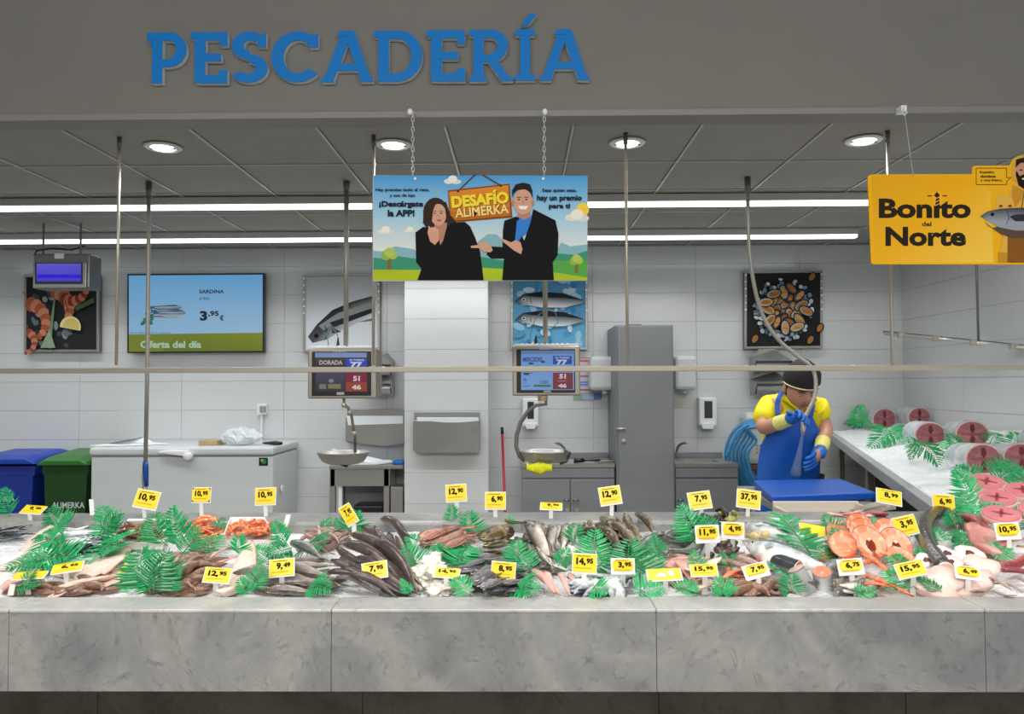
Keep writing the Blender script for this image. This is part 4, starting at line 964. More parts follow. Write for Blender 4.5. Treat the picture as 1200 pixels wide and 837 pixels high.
# water heater and hose coil behind the worker
D = 6.5
t = thing('water_heater', (X(888, D), 6.6, Z(552, D)), 'white wall water heater partly behind the worker', 'heater')
MB().box(X(872, D), D-.02, Z(546, D), X(912, D), 6.69, Z(484, D)).build('casing', white, t, bevel=.05)
MB().box(X(874, D), D-.01, Z(553, D), X(910, D), 6.65, Z(545.5, D)).build('base_band', mat('dark_red', '#6a3a38', .5), t, bevel=.01)
for k in range(6): MB().box(X(884+4*(k % 2), D), D-.024, Z(524+4*(k//2), D), X(886+4*(k % 2), D), D-.018, Z(522+4*(k//2), D)).build('indicator', mat('tan_mark', '#a08a78', .6), t)
t = thing('hose_coil', (X(870, 6.35), 6.35, Z(575, 6.35)), 'blue hose coiled in loose loops beside the water heater', 'hose')
hm = mat('hose_blue', '#2f7fb4', .4)
for k in range(7):
    L_ = 851+4.2*k
    base = [(888, 492+1.5*k), (876, 494+1.5*k), (L_+10, 504+2*k), (L_+1, 522+k), (L_, 540), (L_+5, 556), (L_+14, 567), (L_+26, 572)]
    MB().tube(smooth([at(x, y, 6.40-.05*k) for x, y in base], 4), .0125, 8).build('hose_loop', hm, t, smooth=True)
for k in range(3): MB().tube(smooth([at(x, y, 6.05) for x, y in ((851+k*2, 536-3*k), (856+k, 522-k), (863, 512-2*k), (872, 502-k), (878, 498))], 4), .012, 8).build('hose_loop', hm, t, smooth=True)

# ------------------------------------------------------------------ cutting table, board, fish bin
bz = .965
def onz(x, y, z): return onplane(x, y, (0, 0, z), Vector((0, 0, 1)))
bc = [onz(*q, bz) for q in ((905, 582), (1027, 577), (985, 561), (883, 563))]
t = thing('cutting_table', (1.6, 4.0, 0), 'steel cutting table in front of the worker under the blue board', 'table')
mb = MB(); mb.box(bc[0].x+.02, bc[0].y+.0, bz-.075, bc[1].x-.04, bc[2].y, bz-.04); mb.build('top', steel, t, bevel=.003)
for x in (bc[0].x+.05, bc[1].x-.1):
    for y in (bc[0].y+.08, bc[2].y-.08): MB().box(x-.02, y-.02, 0, x+.02, y+.02, bz-.07).build('leg', steel, t)
MB().prism([p for p in bc], (0, 0, -.035)).build('cutting_board', mat('board_blue', '#0b50b0', .4, noise=.06, nscale=9), label='thick blue plastic cutting board with worn surface, in front of the worker', cat='board', bevel=.008)
t = thing('fish_bin', tuple(at(950, 640, 3.3)), 'off white plastic bin with fish scraps below the blue cutting board', 'bin')
bm_ = mat('bin_cream', '#c9c3b4', .5)
def P_(x, y, D): return at(x, y, D)
z0 = Z(640, 3.2)
xa, xb_ = X(916, 3.3), X(1020, 3.3)
ya, yb2 = 3.05, 3.45; zt = Z(604, 3.2)
for q in ((xa, ya, xb_, ya+.015, -.03), (xa, yb2-.015, xb_, yb2, Z(588, 3.45)-zt), (xa, ya+.016, xa+.015, yb2-.016, .0), (xb_-.015, ya+.016, xb_, yb2-.016, .01)):
    MB().box(q[0], q[1], z0, q[2], q[3], zt+q[4]).build('side', bm_, t, bevel=.003)
MB().box(xa, ya, z0-.02, xb_, yb2, z0-.001).build('base', bm_, t)
MB().box(xa+.017, ya+.017, z0, xb_-.017, yb2-.017, zt-.06).build('scraps', mat('fish_scraps', '#b59c92', .5, noise=.3, nscale=30, bump=.5, bscale=40), t)
m = MB(); q = [(905, 600, 3.3), (930, 603, 3.15), (1015, 596, 3.15), (1030, 588, 3.35)]
m.loft([[at(985, 604, 3.0), at(1000, 596, 3.0), at(1040, 584, 3.15), at(1050, 592, 3.2)], [at(986, 606, 3.01), at(1002, 600, 3.01), at(1042, 590, 3.16), at(1050, 597, 3.21)]])
m.build('paper_sheet', MATS['paper'] if 0 else mat('cream_paper', '#d8d2c4', .7), label='cream paper sheet leaning at the right end of the fish bin', cat='paper')
# ================================================================== fish, shellfish, ferns, price cards
def interp(tab, u):
    for (a, x), (b, y) in zip(tab[:-1], tab[1:]):
        if u <= b:
            t = (u-a)/(b-a) if b > a else 0; t = t*t*(3-2*t) if False else t
            return x+(y-x)*t
    return tab[-1][1]
PROF = {
 'hake': [(0, .10), (.05, .34), (.14, .66), (.3, .95), (.42, 1), (.6, .85), (.8, .5), (.93, .26), (1, .2)],
 'eel': [(0, .30), (.03, .55), (.09, .85), (.25, 1), (.45, .96), (.65, .75), (.85, .4), (1, .12)],
 'oval': [(0, .06), (.05, .3), (.15, .68), (.35, 1), (.55, .97), (.75, .66), (.9, .25), (1, .16)],
 'fillet': [(0, .45), (.05, .8), (.25, 1), (.6, .8), (.85, .5), (1, .15)],
 'loin': [(0, .7), (.05, .95), (.4, 1), (.8, .9), (.95, .7), (1, .4)],
}
KIND = {  # name, profile, H/L, W/L, back, side, belly, tail?, bend, eye
 'sardine': ('sardine', 'hake', .24, .14, '#232d38', '#c9d2d8', '#f3f4f2', 1, .03, 1, 'fish'),
 'anchovy': ('anchovy', 'hake', .16, .10, '#1f262e', '#aab2b8', '#f0f0ee', 1, .04, 0, 'fish'),
 'hake': ('hake', 'hake', .19, .14, '#6f675e', '#b3a99c', '#ece7de', 1, .05, 1, 'fish'),
 'whiting': ('blue_whiting', 'hake', .22, .14, '#4d4844', '#a2978c', '#e3dbd0', 1, .09, 1, 'fish'),
 'conger': ('dogfish', 'eel', .135, .12, '#4a403c', '#7a6b64', '#a8968c', 0, .07, 0, 'fish'),
 'gallo': ('megrim', 'oval', .50, .09, '#9a6656', '#c08a78', '#d8a998', 1, .04, 1, 'fish'),
 'turbot': ('turbot', 'oval', .62, .12, '#3f3419', '#5b4a2a', '#6f5c3a', 1, .02, 1, 'fish'),
 'bream': ('sea_bream', 'oval', .40, .16, '#5e5a5e', '#8d868c', '#b9b2b6', 1, .03, 1, 'fish'),
 'spotted': ('scorpion_fish', 'hake', .25, .17, '#4c3f33', '#7b6a56', '#bfae95', 1, .10, 1, 'fish'),
 'bass': ('sea_bass', 'hake', .27, .16, '#5b5e5c', '#a3a49e', '#e0dcd0', 1, .10, 1, 'fish'),
 'salmon': ('salmon', 'hake', .25, .15, '#4c565a', '#c3cbcc', '#f6f5f1', 1, .05, 1, 'fish'),
 'squid': ('squid', 'eel', .22, .18, '#8e7168', '#a98d82', '#d8c7bd', 0, .08, 0, 'squid'),
 'fillet': ('pale_fillet', 'fillet', .26, .07, '#e2c2b0', '#efd9ca', '#f0dccf', 0, .05, 0, 'fillet'),
 'pinkfillet': ('pink_fillet', 'fillet', .26, .08, '#d59c8e', '#e6b3a6', '#efc9bd', 0, .06, 0, 'fillet'),
 'salmonfillet': ('salmon_fillet', 'fillet', .22, .07, '#e06a3a', '#ef8452', '#f6a67c', 0, .07, 0, 'fillet'),
 'redfish': ('red_mullet', 'hake', .24, .15, '#b46a5a', '#cf9382', '#ecd0c4', 1, .05, 1, 'fish'),
 'loin': ('tuna_loin', 'loin', .30, .22, '#8c3d40', '#b8686a', '#d09090', 0, .06, 0, 'loin'),
 'pinkloin': ('pink_tuna_belly', 'loin', .30, .14, '#c88078', '#dba096', '#e6b6ac', 0, .06, 0, 'loin'),
 'ray': ('ray_wing', 'fillet', .45, .08, '#8f7d74', '#b3a297', '#d3c6bb', 0, .1, 0, 'fish'),
 'brownpile': ('small_octopus', 'eel', .3, .24, '#80604f', '#a07c68', '#c09c88', 0, .12, 0, 'octopus'),
 'darkshrimp': ('razor_shrimp', 'eel', .2, .18, '#63392a', '#8a5740', '#a87858', 0, .16, 0, 'shrimp'),
}
PROTO = {}
def fishproto(kind, v):
    key = (kind, v)
    if key in PROTO: return PROTO[key]
    name, prof, H, W, cb, cs, cl, tail, bend, eye, cat = KIND[kind]
    cb, cs, cl = lin(cb), lin(cs), lin(cl); r = random.Random(hash(kind) % 1000 if False else sum(map(ord, kind))*7+v)
    bend = bend*(1, -1, .35)[v % 3]*r.uniform(.8, 1.2)
    ns, nr = 13, 10
    LB = .86 if tail else 1.0
    rings = []; cols = []
    kk = r.uniform(.6, 1.6)
    for i in range(ns+1):
        u = i/ns; h = interp(PROF[prof], u); cx = u*LB
        by = bend*math.sin(PI*u*kk); bz_ = .0
        ring = []; cr = []
        for j in range(nr):
            t = 2*PI*j/nr
            ww = W*(h*.7+.3*min(1, h*1.6))*(1 if prof != 'oval' else h**.35)
            y = math.sin(t)*ww/2+by; z = math.cos(t)*H*h/2
            if kind in ('fillet', 'pinkfillet', 'salmonfillet', 'ray', 'pinkloin'): z += .03*math.sin(u*9+v)*(math.cos(t))*H; y += .012*math.sin(u*12+t*2+v)
            if kind in ('brownpile', 'squid', 'conger', 'darkshrimp'): z += bend*.6*math.sin(u*7+v)
            ring.append((cx, y, z))
            a = (1-math.cos(t))/2
            c = mix(cb, cs, min(1, max(0, (a-.12)/.3))) if a < .5 else mix(cs, cl, min(1, (a-.5)/.3))
            if u < .16 and eye: c = mix(c, cb, .35)
            if kind == 'spotted' and (i*7+j*3) % 5 < 2: c = mix(c, cb, .55)
            if kind == 'turbot' and (i*5+j*7) % 6 < 1: c = mix(c, lin('#a58c58'), .45)
            if kind == 'salmonfillet' and i % 2: c = mix(c, lin('#f8b894'), .35)
            if kind == 'darkshrimp' and i % 2: c = mix(c, cl, .5)
            if kind == 'gallo' and j in (0, 5): c = mix(c, lin('#8a5648'), .5)
            cr.append(c)
        rings.append(ring); cols.append(cr)
    m = MB().loft(rings, cols=cols)
    big = kind in ('hake', 'whiting', 'gallo', 'turbot', 'bream', 'spotted', 'bass', 'salmon', 'redfish')
    body_m = flesh if kind in ('fillet', 'pinkfillet', 'salmonfillet', 'pinkloin', 'loin') else skinm
    if not big:
        if tail: m.add([(LB-.02, bend*math.sin(PI*kk), .01), (1, bend*.0-bend*.3, H*.42), (.95, 0, 0), (1, -bend*.2, -H*.42), (LB-.02, bend*math.sin(PI*kk), -.01)], [(0, 1, 2), (0, 2, 4), (2, 3, 4)], mix(cb, cs, .3))
        me = m.mesh(name, smooth=True); me.materials.append(body_m)
        o = bpy.data.objects.new(name, me)
    else:
        o = bpy.data.objects.new(name, None); o.empty_display_size = .02
        def part(mb, nm, mm, lab=None):
            me = mb.mesh(nm, smooth=True); me.materials.append(mm); p = bpy.data.objects.new(nm, me); p.parent = o; setp(p, lab); PARTS.append(p)
        PARTS = []
        part(m, 'body', body_m)
        ty = bend*math.sin(PI*kk)
        tm_ = MB(); d = .006
        tm_.prism([(LB-.03, ty-d, .02), (LB+.05, ty-d, H*.34), (1.02, ty*.8-d, H*.5), (.96, ty*.9-d, 0), (1.02, ty*.8-d, -H*.5), (LB+.05, ty-d, -H*.34), (LB-.03, ty-d, -.02)], (0, 2*d, 0), mix(cb, cs, .35)); part(tm_, 'tail_fin', skinm)
        for u0, u1, s_, e in ((.3, .5, 1, .16), (.55, .78, 1, .1), (.55, .76, -1, .1)) if prof != 'oval' else ((.12, .85, 1, .12), (.2, .85, -1, .12)):
            fm = MB(); top = []; bot = []
            for k in range(6):
                u = u0+(u1-u0)*k/5; y = bend*math.sin(PI*u*kk); z = s_*H*interp(PROF[prof], u)/2
                bot.append((u*LB, y-.003, z*.9)); top.append((u*LB+.02, y-.003, z+s_*H*(e+.35*e*math.sin(PI*k/5))*(1.2 if k < 5 else .4)))
            fm.prism(bot+top[::-1], (0, .006, 0), mix(cb, cs, .25)); part(fm, 'dorsal_fin' if s_ > 0 else 'anal_fin', skinm)
        for s_ in (-1, 1):
            pm = MB(); y = bend*math.sin(PI*.22*kk)+s_*W*.45; pm.add([(.22*LB, y, 0), (.32*LB, y+s_*.02, .03), (.36*LB, y+s_*.03, -.02), (.26*LB, y+s_*.01, -.05)], [(0, 1, 2, 3)], mix(cb, cs, .6))
            part(pm, 'pectoral_fin', skinm)
            em = MB(); hu = interp(PROF[prof], .075); y = bend*math.sin(PI*.075*kk)+s_*W*(hu*.7+.3*min(1, hu*1.6))*.44
            em.ell((.075*LB, y, H*hu*.16), (H*.09, W*.06, H*.09), 8, 6, lin('#d8d2b8')); em.ell((.075*LB, y+s_*W*.035, H*hu*.16), (H*.055, W*.05, H*.055), 8, 6, lin('#0b0c0e'))
            part(em, 'eye', skinm, 'round dark eye')
    PROTO[key] = o
    o['_used'] = 0
    return o
def linktree(o):
    for q in [o]+list(o.children): COL.objects.link(q)
def stamp(proto, M, label, cat, group=None):
    if not proto['_used']:
        proto['_used'] = 1; linktree(proto); o = proto
    else: o = clone(proto)
    o.matrix_world = M
    o.matrix_basis = M
    for k in ('label', 'category', 'group'):
        if k in o.keys(): del o[k]
    return setp(o, label, cat, group)
def frame(p0, p1, up, roll=0, sy=1, sz=1):
    x = (p1-p0); L = x.length; x = x/L; y = up.cross(x).normalized(); z = x.cross(y)
    R = Matrix((x, y, z)).transposed() @ Matrix.Rotation(math.radians(roll), 3, 'X')
    S = Matrix.Diagonal((L, L*sy, L*sz)); return Matrix.Translation(p0) @ (R @ S).to_4x4()
VC = [0]
ORDW = ['first', 'second', 'third', 'fourth', 'fifth', 'sixth', 'seventh', 'eighth', 'ninth', 'tenth', 'eleventh', 'twelfth', 'thirteenth', 'fourteenth', 'fifteenth', 'sixteenth', 'seventeenth', 'eighteenth', 'nineteenth', 'twentieth', 'twenty first', 'twenty second', 'twenty third']
def ords(items):
    r = sorted(range(len(items)), key=lambda i: items[i][0]); o = [0]*len(items)
    for k, i in enumerate(r): o[i] = ORDW[k]
    return o
FISHES = []
def put(kind, head, tail, label, l0=.02, l1=None, roll=78, thick=1, group=None, v=None, surf=ice, wide=1):
    VC[0] += 1
    p0 = surf(*head, l0); p1 = surf(*tail, l0 if l1 is None else l1)
    pr = fishproto(kind, VC[0] % 3 if v is None else v)
    n = ICE_N if surf is ice else RICE_N
    return stamp(pr, frame(p0, p1, n, roll, thick, wide), label, KIND[kind][-1], group)
def pile(kind, cx, cy, rx, ry, n, L, phi, dphi, lift, label, group, seed=1, roll=78, droll=20, thick=1, wide=1, surf=ice):
    """n look-alike fish lying in one heap"""
    r = random.Random(seed)
    for i in range(n):
        a = r.uniform(0, 2*PI); q = math.sqrt(r.uniform(0, 1)); x = cx+rx*q*math.cos(a); y = cy+ry*q*math.sin(a)
        l = lift[0]+(lift[1]-lift[0])*(1-q)*r.uniform(.4, 1)
        c = surf(x, y, l); n_ = ICE_N if surf is ice else RICE_N
        t = math.radians(phi+r.uniform(-dphi, dphi)); d = Vector((math.cos(t), math.sin(t), 0)); d = (d-n_*d.dot(n_)).normalized()+n_*r.uniform(-.12, .12)
        LL = L*r.uniform(.85, 1.12)
        VC[0] += 1
        stamp(fishproto(kind, VC[0] % 3), frame(c-d*LL/2, c+d*LL/2, n_, roll+r.uniform(-droll, droll), thick, wide), label, KIND[kind][-1], group)

# ---- left end
pile('anchovy', 10, 624, 22, 7, 18, .13, 20, 35, (.012, .045), 'tiny dark backed silver fish in the pile at the far left end of the counter', 'small silver fish at the far left', 11)
pile('sardine', 92, 633, 24, 10, 34, .15, 20, 50, (.012, .075), 'dark backed silver sardine in the heap between the fern clumps at left', 'sardines left of the first white box', 12, roll=112)
pile('sardine', 66, 628, 10, 8, 5, .12, 60, 30, (.012, .03), 'dark backed silver sardine at the left foot of the sardine heap', 'sardines at the edge of the left heap', 13)
put('fillet', (10, 664), (62, 622), 'long pale fillet slanting up at the far left of the counter', .012, wide=1.7, thick=1.2)
put('fillet', (22, 672), (84, 642), 'long pale fillet lying in front of the leftmost one', .014, wide=1.7, thick=1.2)
put('pinkfillet', (4, 690), (50, 668), 'pinkish fillet at the front left corner behind the white card holder', .018, wide=1.7, thick=1.2)
put('fillet', (84, 692), (128, 676), 'pale fillet at the front edge right of the leftmost card holders', .018)
put('fillet', (100, 678), (150, 640), 'long pale fillet slanting up towards the box of brown shrimp', .022, wide=1.7, thick=1.2)
put('fillet', (120, 672), (166, 642), 'pale fillet beside the tilted card with the worn face', .03)
put('squid', (60, 690), (96, 684), 'brownish squid at the front edge near the faded card', .018)
put('squid', (92, 676), (118, 684), 'brownish squid lying behind the front left pale fillet', .022)
put('brownpile', (150, 688), (168, 680), 'small brown octopus at the front edge left of the big fern clump', .02)
# ---- brown shrimp in box, orange prawns in box
def tray(TL, TR, BR, BL, label, hb=.05):
    A = [ice(*BL, .035), ice(*BR, .035), ice(*TR, .035+hb), ice(*TL, .035+hb)]
    c = (A[0]+A[1]+A[2]+A[3])/4; B = [q+(c-q)*.10 for q in A]
    B = [Vector((q.x, q.y, .895+(q.y-2.11)*.1525+.008)) for q in B]
    t = thing('foam_tray', tuple(B[0]), label, 'tray')
    for i in range(4):
        j = (i+1) % 4; ins = lambda p: p+(Vector((c.x, c.y, p.z))-p)*.05
        m = MB(); m.add([B[i], B[j], A[j], A[i], ins(B[i]), ins(B[j]), ins(A[j]), ins(A[i])], [(0, 1, 2, 3), (7, 6, 5, 4), (3, 2, 6, 7), (0, 4, 5, 1), (0, 3, 7, 4), (1, 5, 6, 2)]); m.build('side', foam, t)
    MB().prism([p+Vector((0, 0, .001)) for p in B], (0, 0, .004)).build('base', foam, t)
tray((150, 608), (200, 608), (193, 636), (138, 636), 'white foam tray of brown shrimp, left of the two trays', .0)
tray((270, 606), (310, 606), (324, 633), (259, 633), 'white foam tray of orange prawns, right of the two trays', .02)
pile('darkshrimp', 168, 623, 22, 7, 60, .08, 10, 60, (.02, .06), 'small reddish brown shrimp heaped in the left foam tray', 'brown shrimp in the left foam tray', 21, thick=.8)
def prawnproto():
    if 'prawn' in PROTO: return PROTO['prawn']
    m = MB(); rings = []; cols = []
    for i in range(12):
        u = i/11; t = math.radians(200-u*215); R = .32; r = .105*(1-.62*u)*(1 if i % 2 else .9)
        c = Vector((.5+R*math.cos(t), 0, R*math.sin(t)*.9)); rad = Vector((math.cos(t), 0, math.sin(t)))
        rings.append([c+rad*(r*math.cos(a))+Vector((0, r*.8*math.sin(a), 0)) for a in [2*PI*j/8 for j in range(8)]])
        cc = mix(lin('#e8703a'), lin('#f7b088'), .6*(i % 2)); cols.append([cc]*8)
    m.loft(rings, cols=cols)
    t = math.radians(-15); e = Vector((.5+.32*math.cos(t), 0, .32*math.sin(t)*.9))
    m.add([e, e+Vector((-.02, .08, -.12)), e+Vector((-.04, 0, -.16)), e+Vector((-.02, -.08, -.12))], [(0, 1, 2), (0, 2, 3)], lin('#e0602c'))
    h = Vector((.2, 0, -.11))
    for s_ in (-1, 1): m.tube([h, h+Vector((-.1, s_*.05, .12)), h+Vector((-.05, s_*.12, .42))], .008, 4, lin('#e88a50'))
    for k in range(4): m.tube([Vector((.3+.09*k, .02, .05)), Vector((.34+.06*k, .05, -.1))], .012, 4, lin('#f0a070'))
    m.add([h+Vector((-.0, 0, .03)), h+Vector((-.14, 0, -.02)), h+Vector((0, 0, -.05))], [(0, 1, 2)], lin('#d85828'))
    me = m.mesh('prawn', smooth=True); me.materials.append(skinm); o = bpy.data.objects.new('prawn', me); o['_used'] = 0; PROTO['prawn'] = o; return o
def prawns(cx, cy, rx, ry, n, L, lift, label, group, seed):
    r = random.Random(seed)
    for i in range(n):
        a = r.uniform(0, 2*PI); q = math.sqrt(r.random()); c = ice(cx+rx*q*math.cos(a), cy+ry*q*math.sin(a), r.uniform(*lift))
        t = r.uniform(0, 2*PI); d = Vector((math.cos(t), math.sin(t), r.uniform(-.2, .3))).normalized(); LL = L*r.uniform(.85, 1.15)
        stamp(prawnproto(), frame(c-d*LL/2, c+d*LL/2, ICE_N, r.uniform(40, 110)), label, 'prawn', group)
prawns(292, 621, 21, 6.5, 34, .085, (.03, .065), 'curled orange prawn heaped in the right foam tray', 'orange prawns in the right foam tray', 31)
prawns(238, 622, 13, 12, 18, .095, (.02, .04), 'reddish prawn lying on ferns between the two foam trays', 'loose prawns between the trays', 32)
put('redfish', (225, 634), (243, 614), 'small red fish standing out between the two foam trays', .03, .05)
pile('hake', 350, 678, 42, 13, 9, .24, 4, 22, (.012, .04), 'silvery grey hake in the heap around the 9,49 card', 'silvery hake heap', 141, roll=70, thick=1.1)
pile('bream', 582, 676, 34, 16, 9, .20, 20, 50, (.012, .04), 'purplish grey bream low in the heap around the 8,95 card', 'low purplish bream', 142, roll=80, thick=1.2)
pile('pinkfillet', 795, 668, 22, 12, 6, .18, -40, 40, (.012, .03), 'pale pink fillet lying flat between the white cards and the 15,95 card', 'flat pink fillets', 143, wide=1.3)
pile('brownpile', 70, 690, 62, 5, 16, .11, 5, 40, (.012, .03), 'small brownish squid scattered along the front edge at far left', 'front edge squid at left', 144, thick=.8)
pile('fillet', 112, 676, 30, 12, 5, .2, 30, 30, (.012, .03), 'pale fillet lying flat left of the big fern clump', 'flat pale fillets at left', 145, wide=1.5)
pile('hake', 1000, 690, 26, 6, 5, .16, 10, 60, (.012, .03), 'small silvery fish at the front edge below the 6,75 card', 'small silver fish by the salmon strips', 146, roll=60, thick=1.2)
pile('bass', 790, 638, 22, 12, 4, .26, 20, 30, (.012, .04), 'large grey silver fish low in the heap left of the 11,95 card', 'low grey fish left of 11,95', 147, roll=70, thick=1.2)
pile('salmonfillet', 984, 640, 14, 22, 8, .15, 70, 30, (.02, .05), 'orange salmon strip in the heap left of the steaks', 'orange salmon strips', 148, wide=.75, thick=.9)
pile('spotted', 722, 636, 26, 14, 6, .24, -60, 25, (.012, .03), 'brown mottled fish low in the heap between the tall ferns', 'low mottled fish', 149, roll=60, thick=1.2)
pile('gallo', 520, 632, 24, 6, 4, .2, 30, 30, (.012, .03), 'pinkish brown flatfish low in the heap right of the dogfish', 'low flatfish', 150, thick=1.2)
# ---- brown octopus pile + fillets
pile('brownpile', 222, 668, 26, 17, 52, .11, 35, 50, (.015, .075), 'small pinkish brown octopus in the pile beside the big fern clump at left', 'small brown octopus pile', 41, thick=.9)
pile('brownpile', 214, 690, 30, 4, 16, .09, 10, 50, (.01, .03), 'small pinkish brown octopus along the front marble edge', 'small brown octopus at the edge', 42, thick=.9)
put('fillet', (265, 693), (297, 643), 'long pale fillet standing up right of the card reading 12,95', .025, .03, wide=1.15, thick=1.4)
put('pinkfillet', (247, 664), (282, 650), 'pinkish fillet behind the card reading 12,95', .02, .03, wide=1.3)
put('pinkfillet', (243, 655), (268, 642), 'pinkish fillet lying above the others, left of the long pale fillet', .025, .035)
# ---- hake group
for i, (h, t_, l) in enumerate([((312, 650), (392, 664), .02), ((318, 664), (398, 676), .04), ((306, 672), (396, 668), .03), ((314, 684), (392, 686), .022), ((310, 692), (380, 694), .02), ((352, 642), (388, 652), .03), ((340, 676), (402, 690), .035)]):
    put('hake', h, t_, ['silvery grey hake, hindmost of the group by the card reading 9,49', 'silvery grey hake lying on top behind the card reading 9,49', 'silvery grey hake pointing left under the top one', 'silvery grey hake just behind the front marble edge', 'silvery grey hake lowest at the front marble edge', 'short grey hake beside the pink squid tangle', 'silvery grey hake right of the white card stem'][i], l, roll=70, thick=1.15)
put('bass', (340, 636), (382, 655), 'dark grey headed fish between fern and squid tangle', .04, roll=60)
pile('squid', 382, 630, 21, 10, 30, .10, 0, 80, (.015, .05), 'small pinkish squid in the tangle below the tilted card', 'pink squid tangle', 51, wide=.8)
# ---- dogfish pile
dog = [((447, 608), (492, 652)), ((463, 611), (490, 634)), ((425, 618), (488, 658)), ((412, 626), (490, 672)), ((393, 641), (480, 678)), ((388, 657), (474, 686)), ((384, 670), (466, 690)),
       ((437, 616), (492, 662)), ((430, 628), (494, 684)), ((404, 638), (488, 690)), ((398, 652), (478, 694)), ((418, 636), (492, 692)), ((440, 634), (496, 692)), ((454, 622), (494, 676)),
       ((400, 664), (470, 695)), ((416, 654), (486, 696)), ((432, 646), (490, 696)), ((448, 640), (496, 688)), ((394, 676), (450, 694)), ((462, 628), (494, 666)), ((420, 662), (478, 697)), ((410, 672), (468, 697))]
do = ords([d_[0] for d_ in dog])
for i, (h, t_) in enumerate(dog):
    l = .035+.045*abs(math.sin(i*1.7)); put('conger', h, t_, 'dark brown dogfish in the fanned pile, its tip '+do[i]+' from the left', l+.012, l*.45, roll=20+(i*37) % 60, thick=.85, wide=.8)
put('conger', (446, 690), (489, 699), 'dark skinned dogfish tail ending at the marble edge', .03, .012, roll=40)
# ---- pink flatfish
for i, (h, t_, l) in enumerate([((492, 636), (528, 614), .03), ((506, 640), (548, 616), .05), ((520, 644), (552, 626), .06), ((530, 640), (560, 634), .04)]):
    put('gallo', h, t_, ['pinkish brown flatfish, leftmost of the four below the 12,90 card', 'pinkish brown flatfish, second from the left below the 12,90 card', 'pinkish brown flatfish lying on top of the four', 'pinkish brown flatfish, rightmost of the four'][i], l, l+.02, roll=80, thick=1.3, v=i % 3)
# ---- white milky pile
def blob(name, c, r, seed, col, amp=.35, label='', cat='', group=None, m=flesh, fl=.6):
    from mathutils import noise
    mb = MB(); v = []; nu, nv = 22, 12
    for i in range(nv+1):
        for j in range(nu):
            th = PI*i/nv; ph = 2*PI*j/nu; d = Vector((math.sin(th)*math.cos(ph), math.sin(th)*math.sin(ph), math.cos(th)))
            k = 1+amp*noise.noise(d*2.3+Vector((seed, 0, 0)))+amp*.5*noise.noise(d*7+Vector((seed, 3, 0))); v.append(Vector((d.x*r*k, d.y*r*k, d.z*r*k*fl))+Vector(c))
    f = [(i*nu+j, i*nu+(j+1) % nu, (i+1)*nu+(j+1) % nu, (i+1)*nu+j) for i in range(nv) for j in range(nu)]
    mb.add(v, f, lin(col)); return mb.build(name, m, label=label, cat=cat, group=group, smooth=True)
RS = [(500, 676, .045, .02), (505, 662, .035, .045), (488, 684, .03, .015), (520, 684, .04, .02), (512, 692, .03, .01), (538, 682, .03, .012), (545, 692, .025, .01), (508, 652, .022, .05), (494, 672, .03, .04), (512, 670, .03, .05)]
ro_ = ords(RS)
for i, (x, y, r, l) in enumerate(RS):
    blob('squid_tentacles', ice(x, y, l), r, i*3.1, '#f2eee2', .75, 'ruffled white squid piece behind the low 14,95 card, '+ro_[i]+' from the left', 'squid')
put('fillet', (515, 692), (545, 688), 'small pale strip at the front of the white squid heap', .03)
# ---- turbot
put('turbot', (563, 634), (604, 612), 'dark brown spotted turbot, upper of the three', .055, .075, roll=84, thick=1.7)
put('turbot', (566, 642), (612, 630), 'dark brown turbot, lower of the three with pale edge', .045, .05, roll=78, thick=1.5)
put('turbot', (562, 648), (604, 652), 'dark turbot partly under the others', .02, .02, roll=80, thick=1.2)
# ---- purple grey bream
BR = [((546, 664), (572, 652), .04), ((556, 686), (590, 660), .045), ((560, 672), (600, 662), .05), ((566, 694), (606, 684), .03), ((590, 694), (622, 690), .025), ((548, 678), (574, 690), .03), ((596, 656), (620, 668), .03), ((552, 655), (592, 650), .03), ((578, 670), (614, 664), .055), ((584, 684), (616, 678), .05), ((564, 690), (590, 676), .06)]
bo = ords([q[0] for q in BR])
for i, (h, t_, l) in enumerate(BR):
    put('bream', h, t_, 'purplish grey bream around the 8,95 card, head '+bo[i]+' from the left', l, roll=70+(i*31) % 30, thick=1.3, wide=1.1)
# ---- silver fish fan
SF = [((612, 616), (646, 662), .03), ((620, 612), (648, 644), .05), ((630, 612), (652, 650), .045), ((648, 616), (642, 652), .06), ((640, 650), (656, 656), .05), ((668, 612), (656, 648), .05), ((674, 616), (662, 646), .045), ((614, 626), (640, 664), .045), ((636, 616), (640, 648), .055), ((618, 620), (652, 664), .04), ((628, 640), (650, 666), .06), ((656, 614), (648, 640), .07)]
so_ = ords([q[0] for q in SF])
for i, (h, t_, l) in enumerate(SF):
    put('whiting', h, t_, 'slim silver brown fish in the fan, its head '+so_[i]+' from the left', l, .03, roll=70+(i*23) % 30, thick=.85, wide=.8)
# pink fillets
for i, (h, t_, l) in enumerate([((626, 668), (650, 697), .04), ((640, 670), (658, 697), .05), ((656, 672), (668, 697), .05), ((668, 672), (676, 695), .04)]):
    put('pinkfillet', h, t_, ['pink fillet, leftmost of the four at the front edge below the 14,95 card', 'pink fillet, second of the four at the front edge', 'pink fillet, third of the four at the front edge', 'pink fillet, rightmost of the four at the front edge'][i], l, .02, thick=1.2, wide=1.0)
put('bream', (606, 672), (634, 676), 'grey bream half hidden behind the pink fillets', .03)
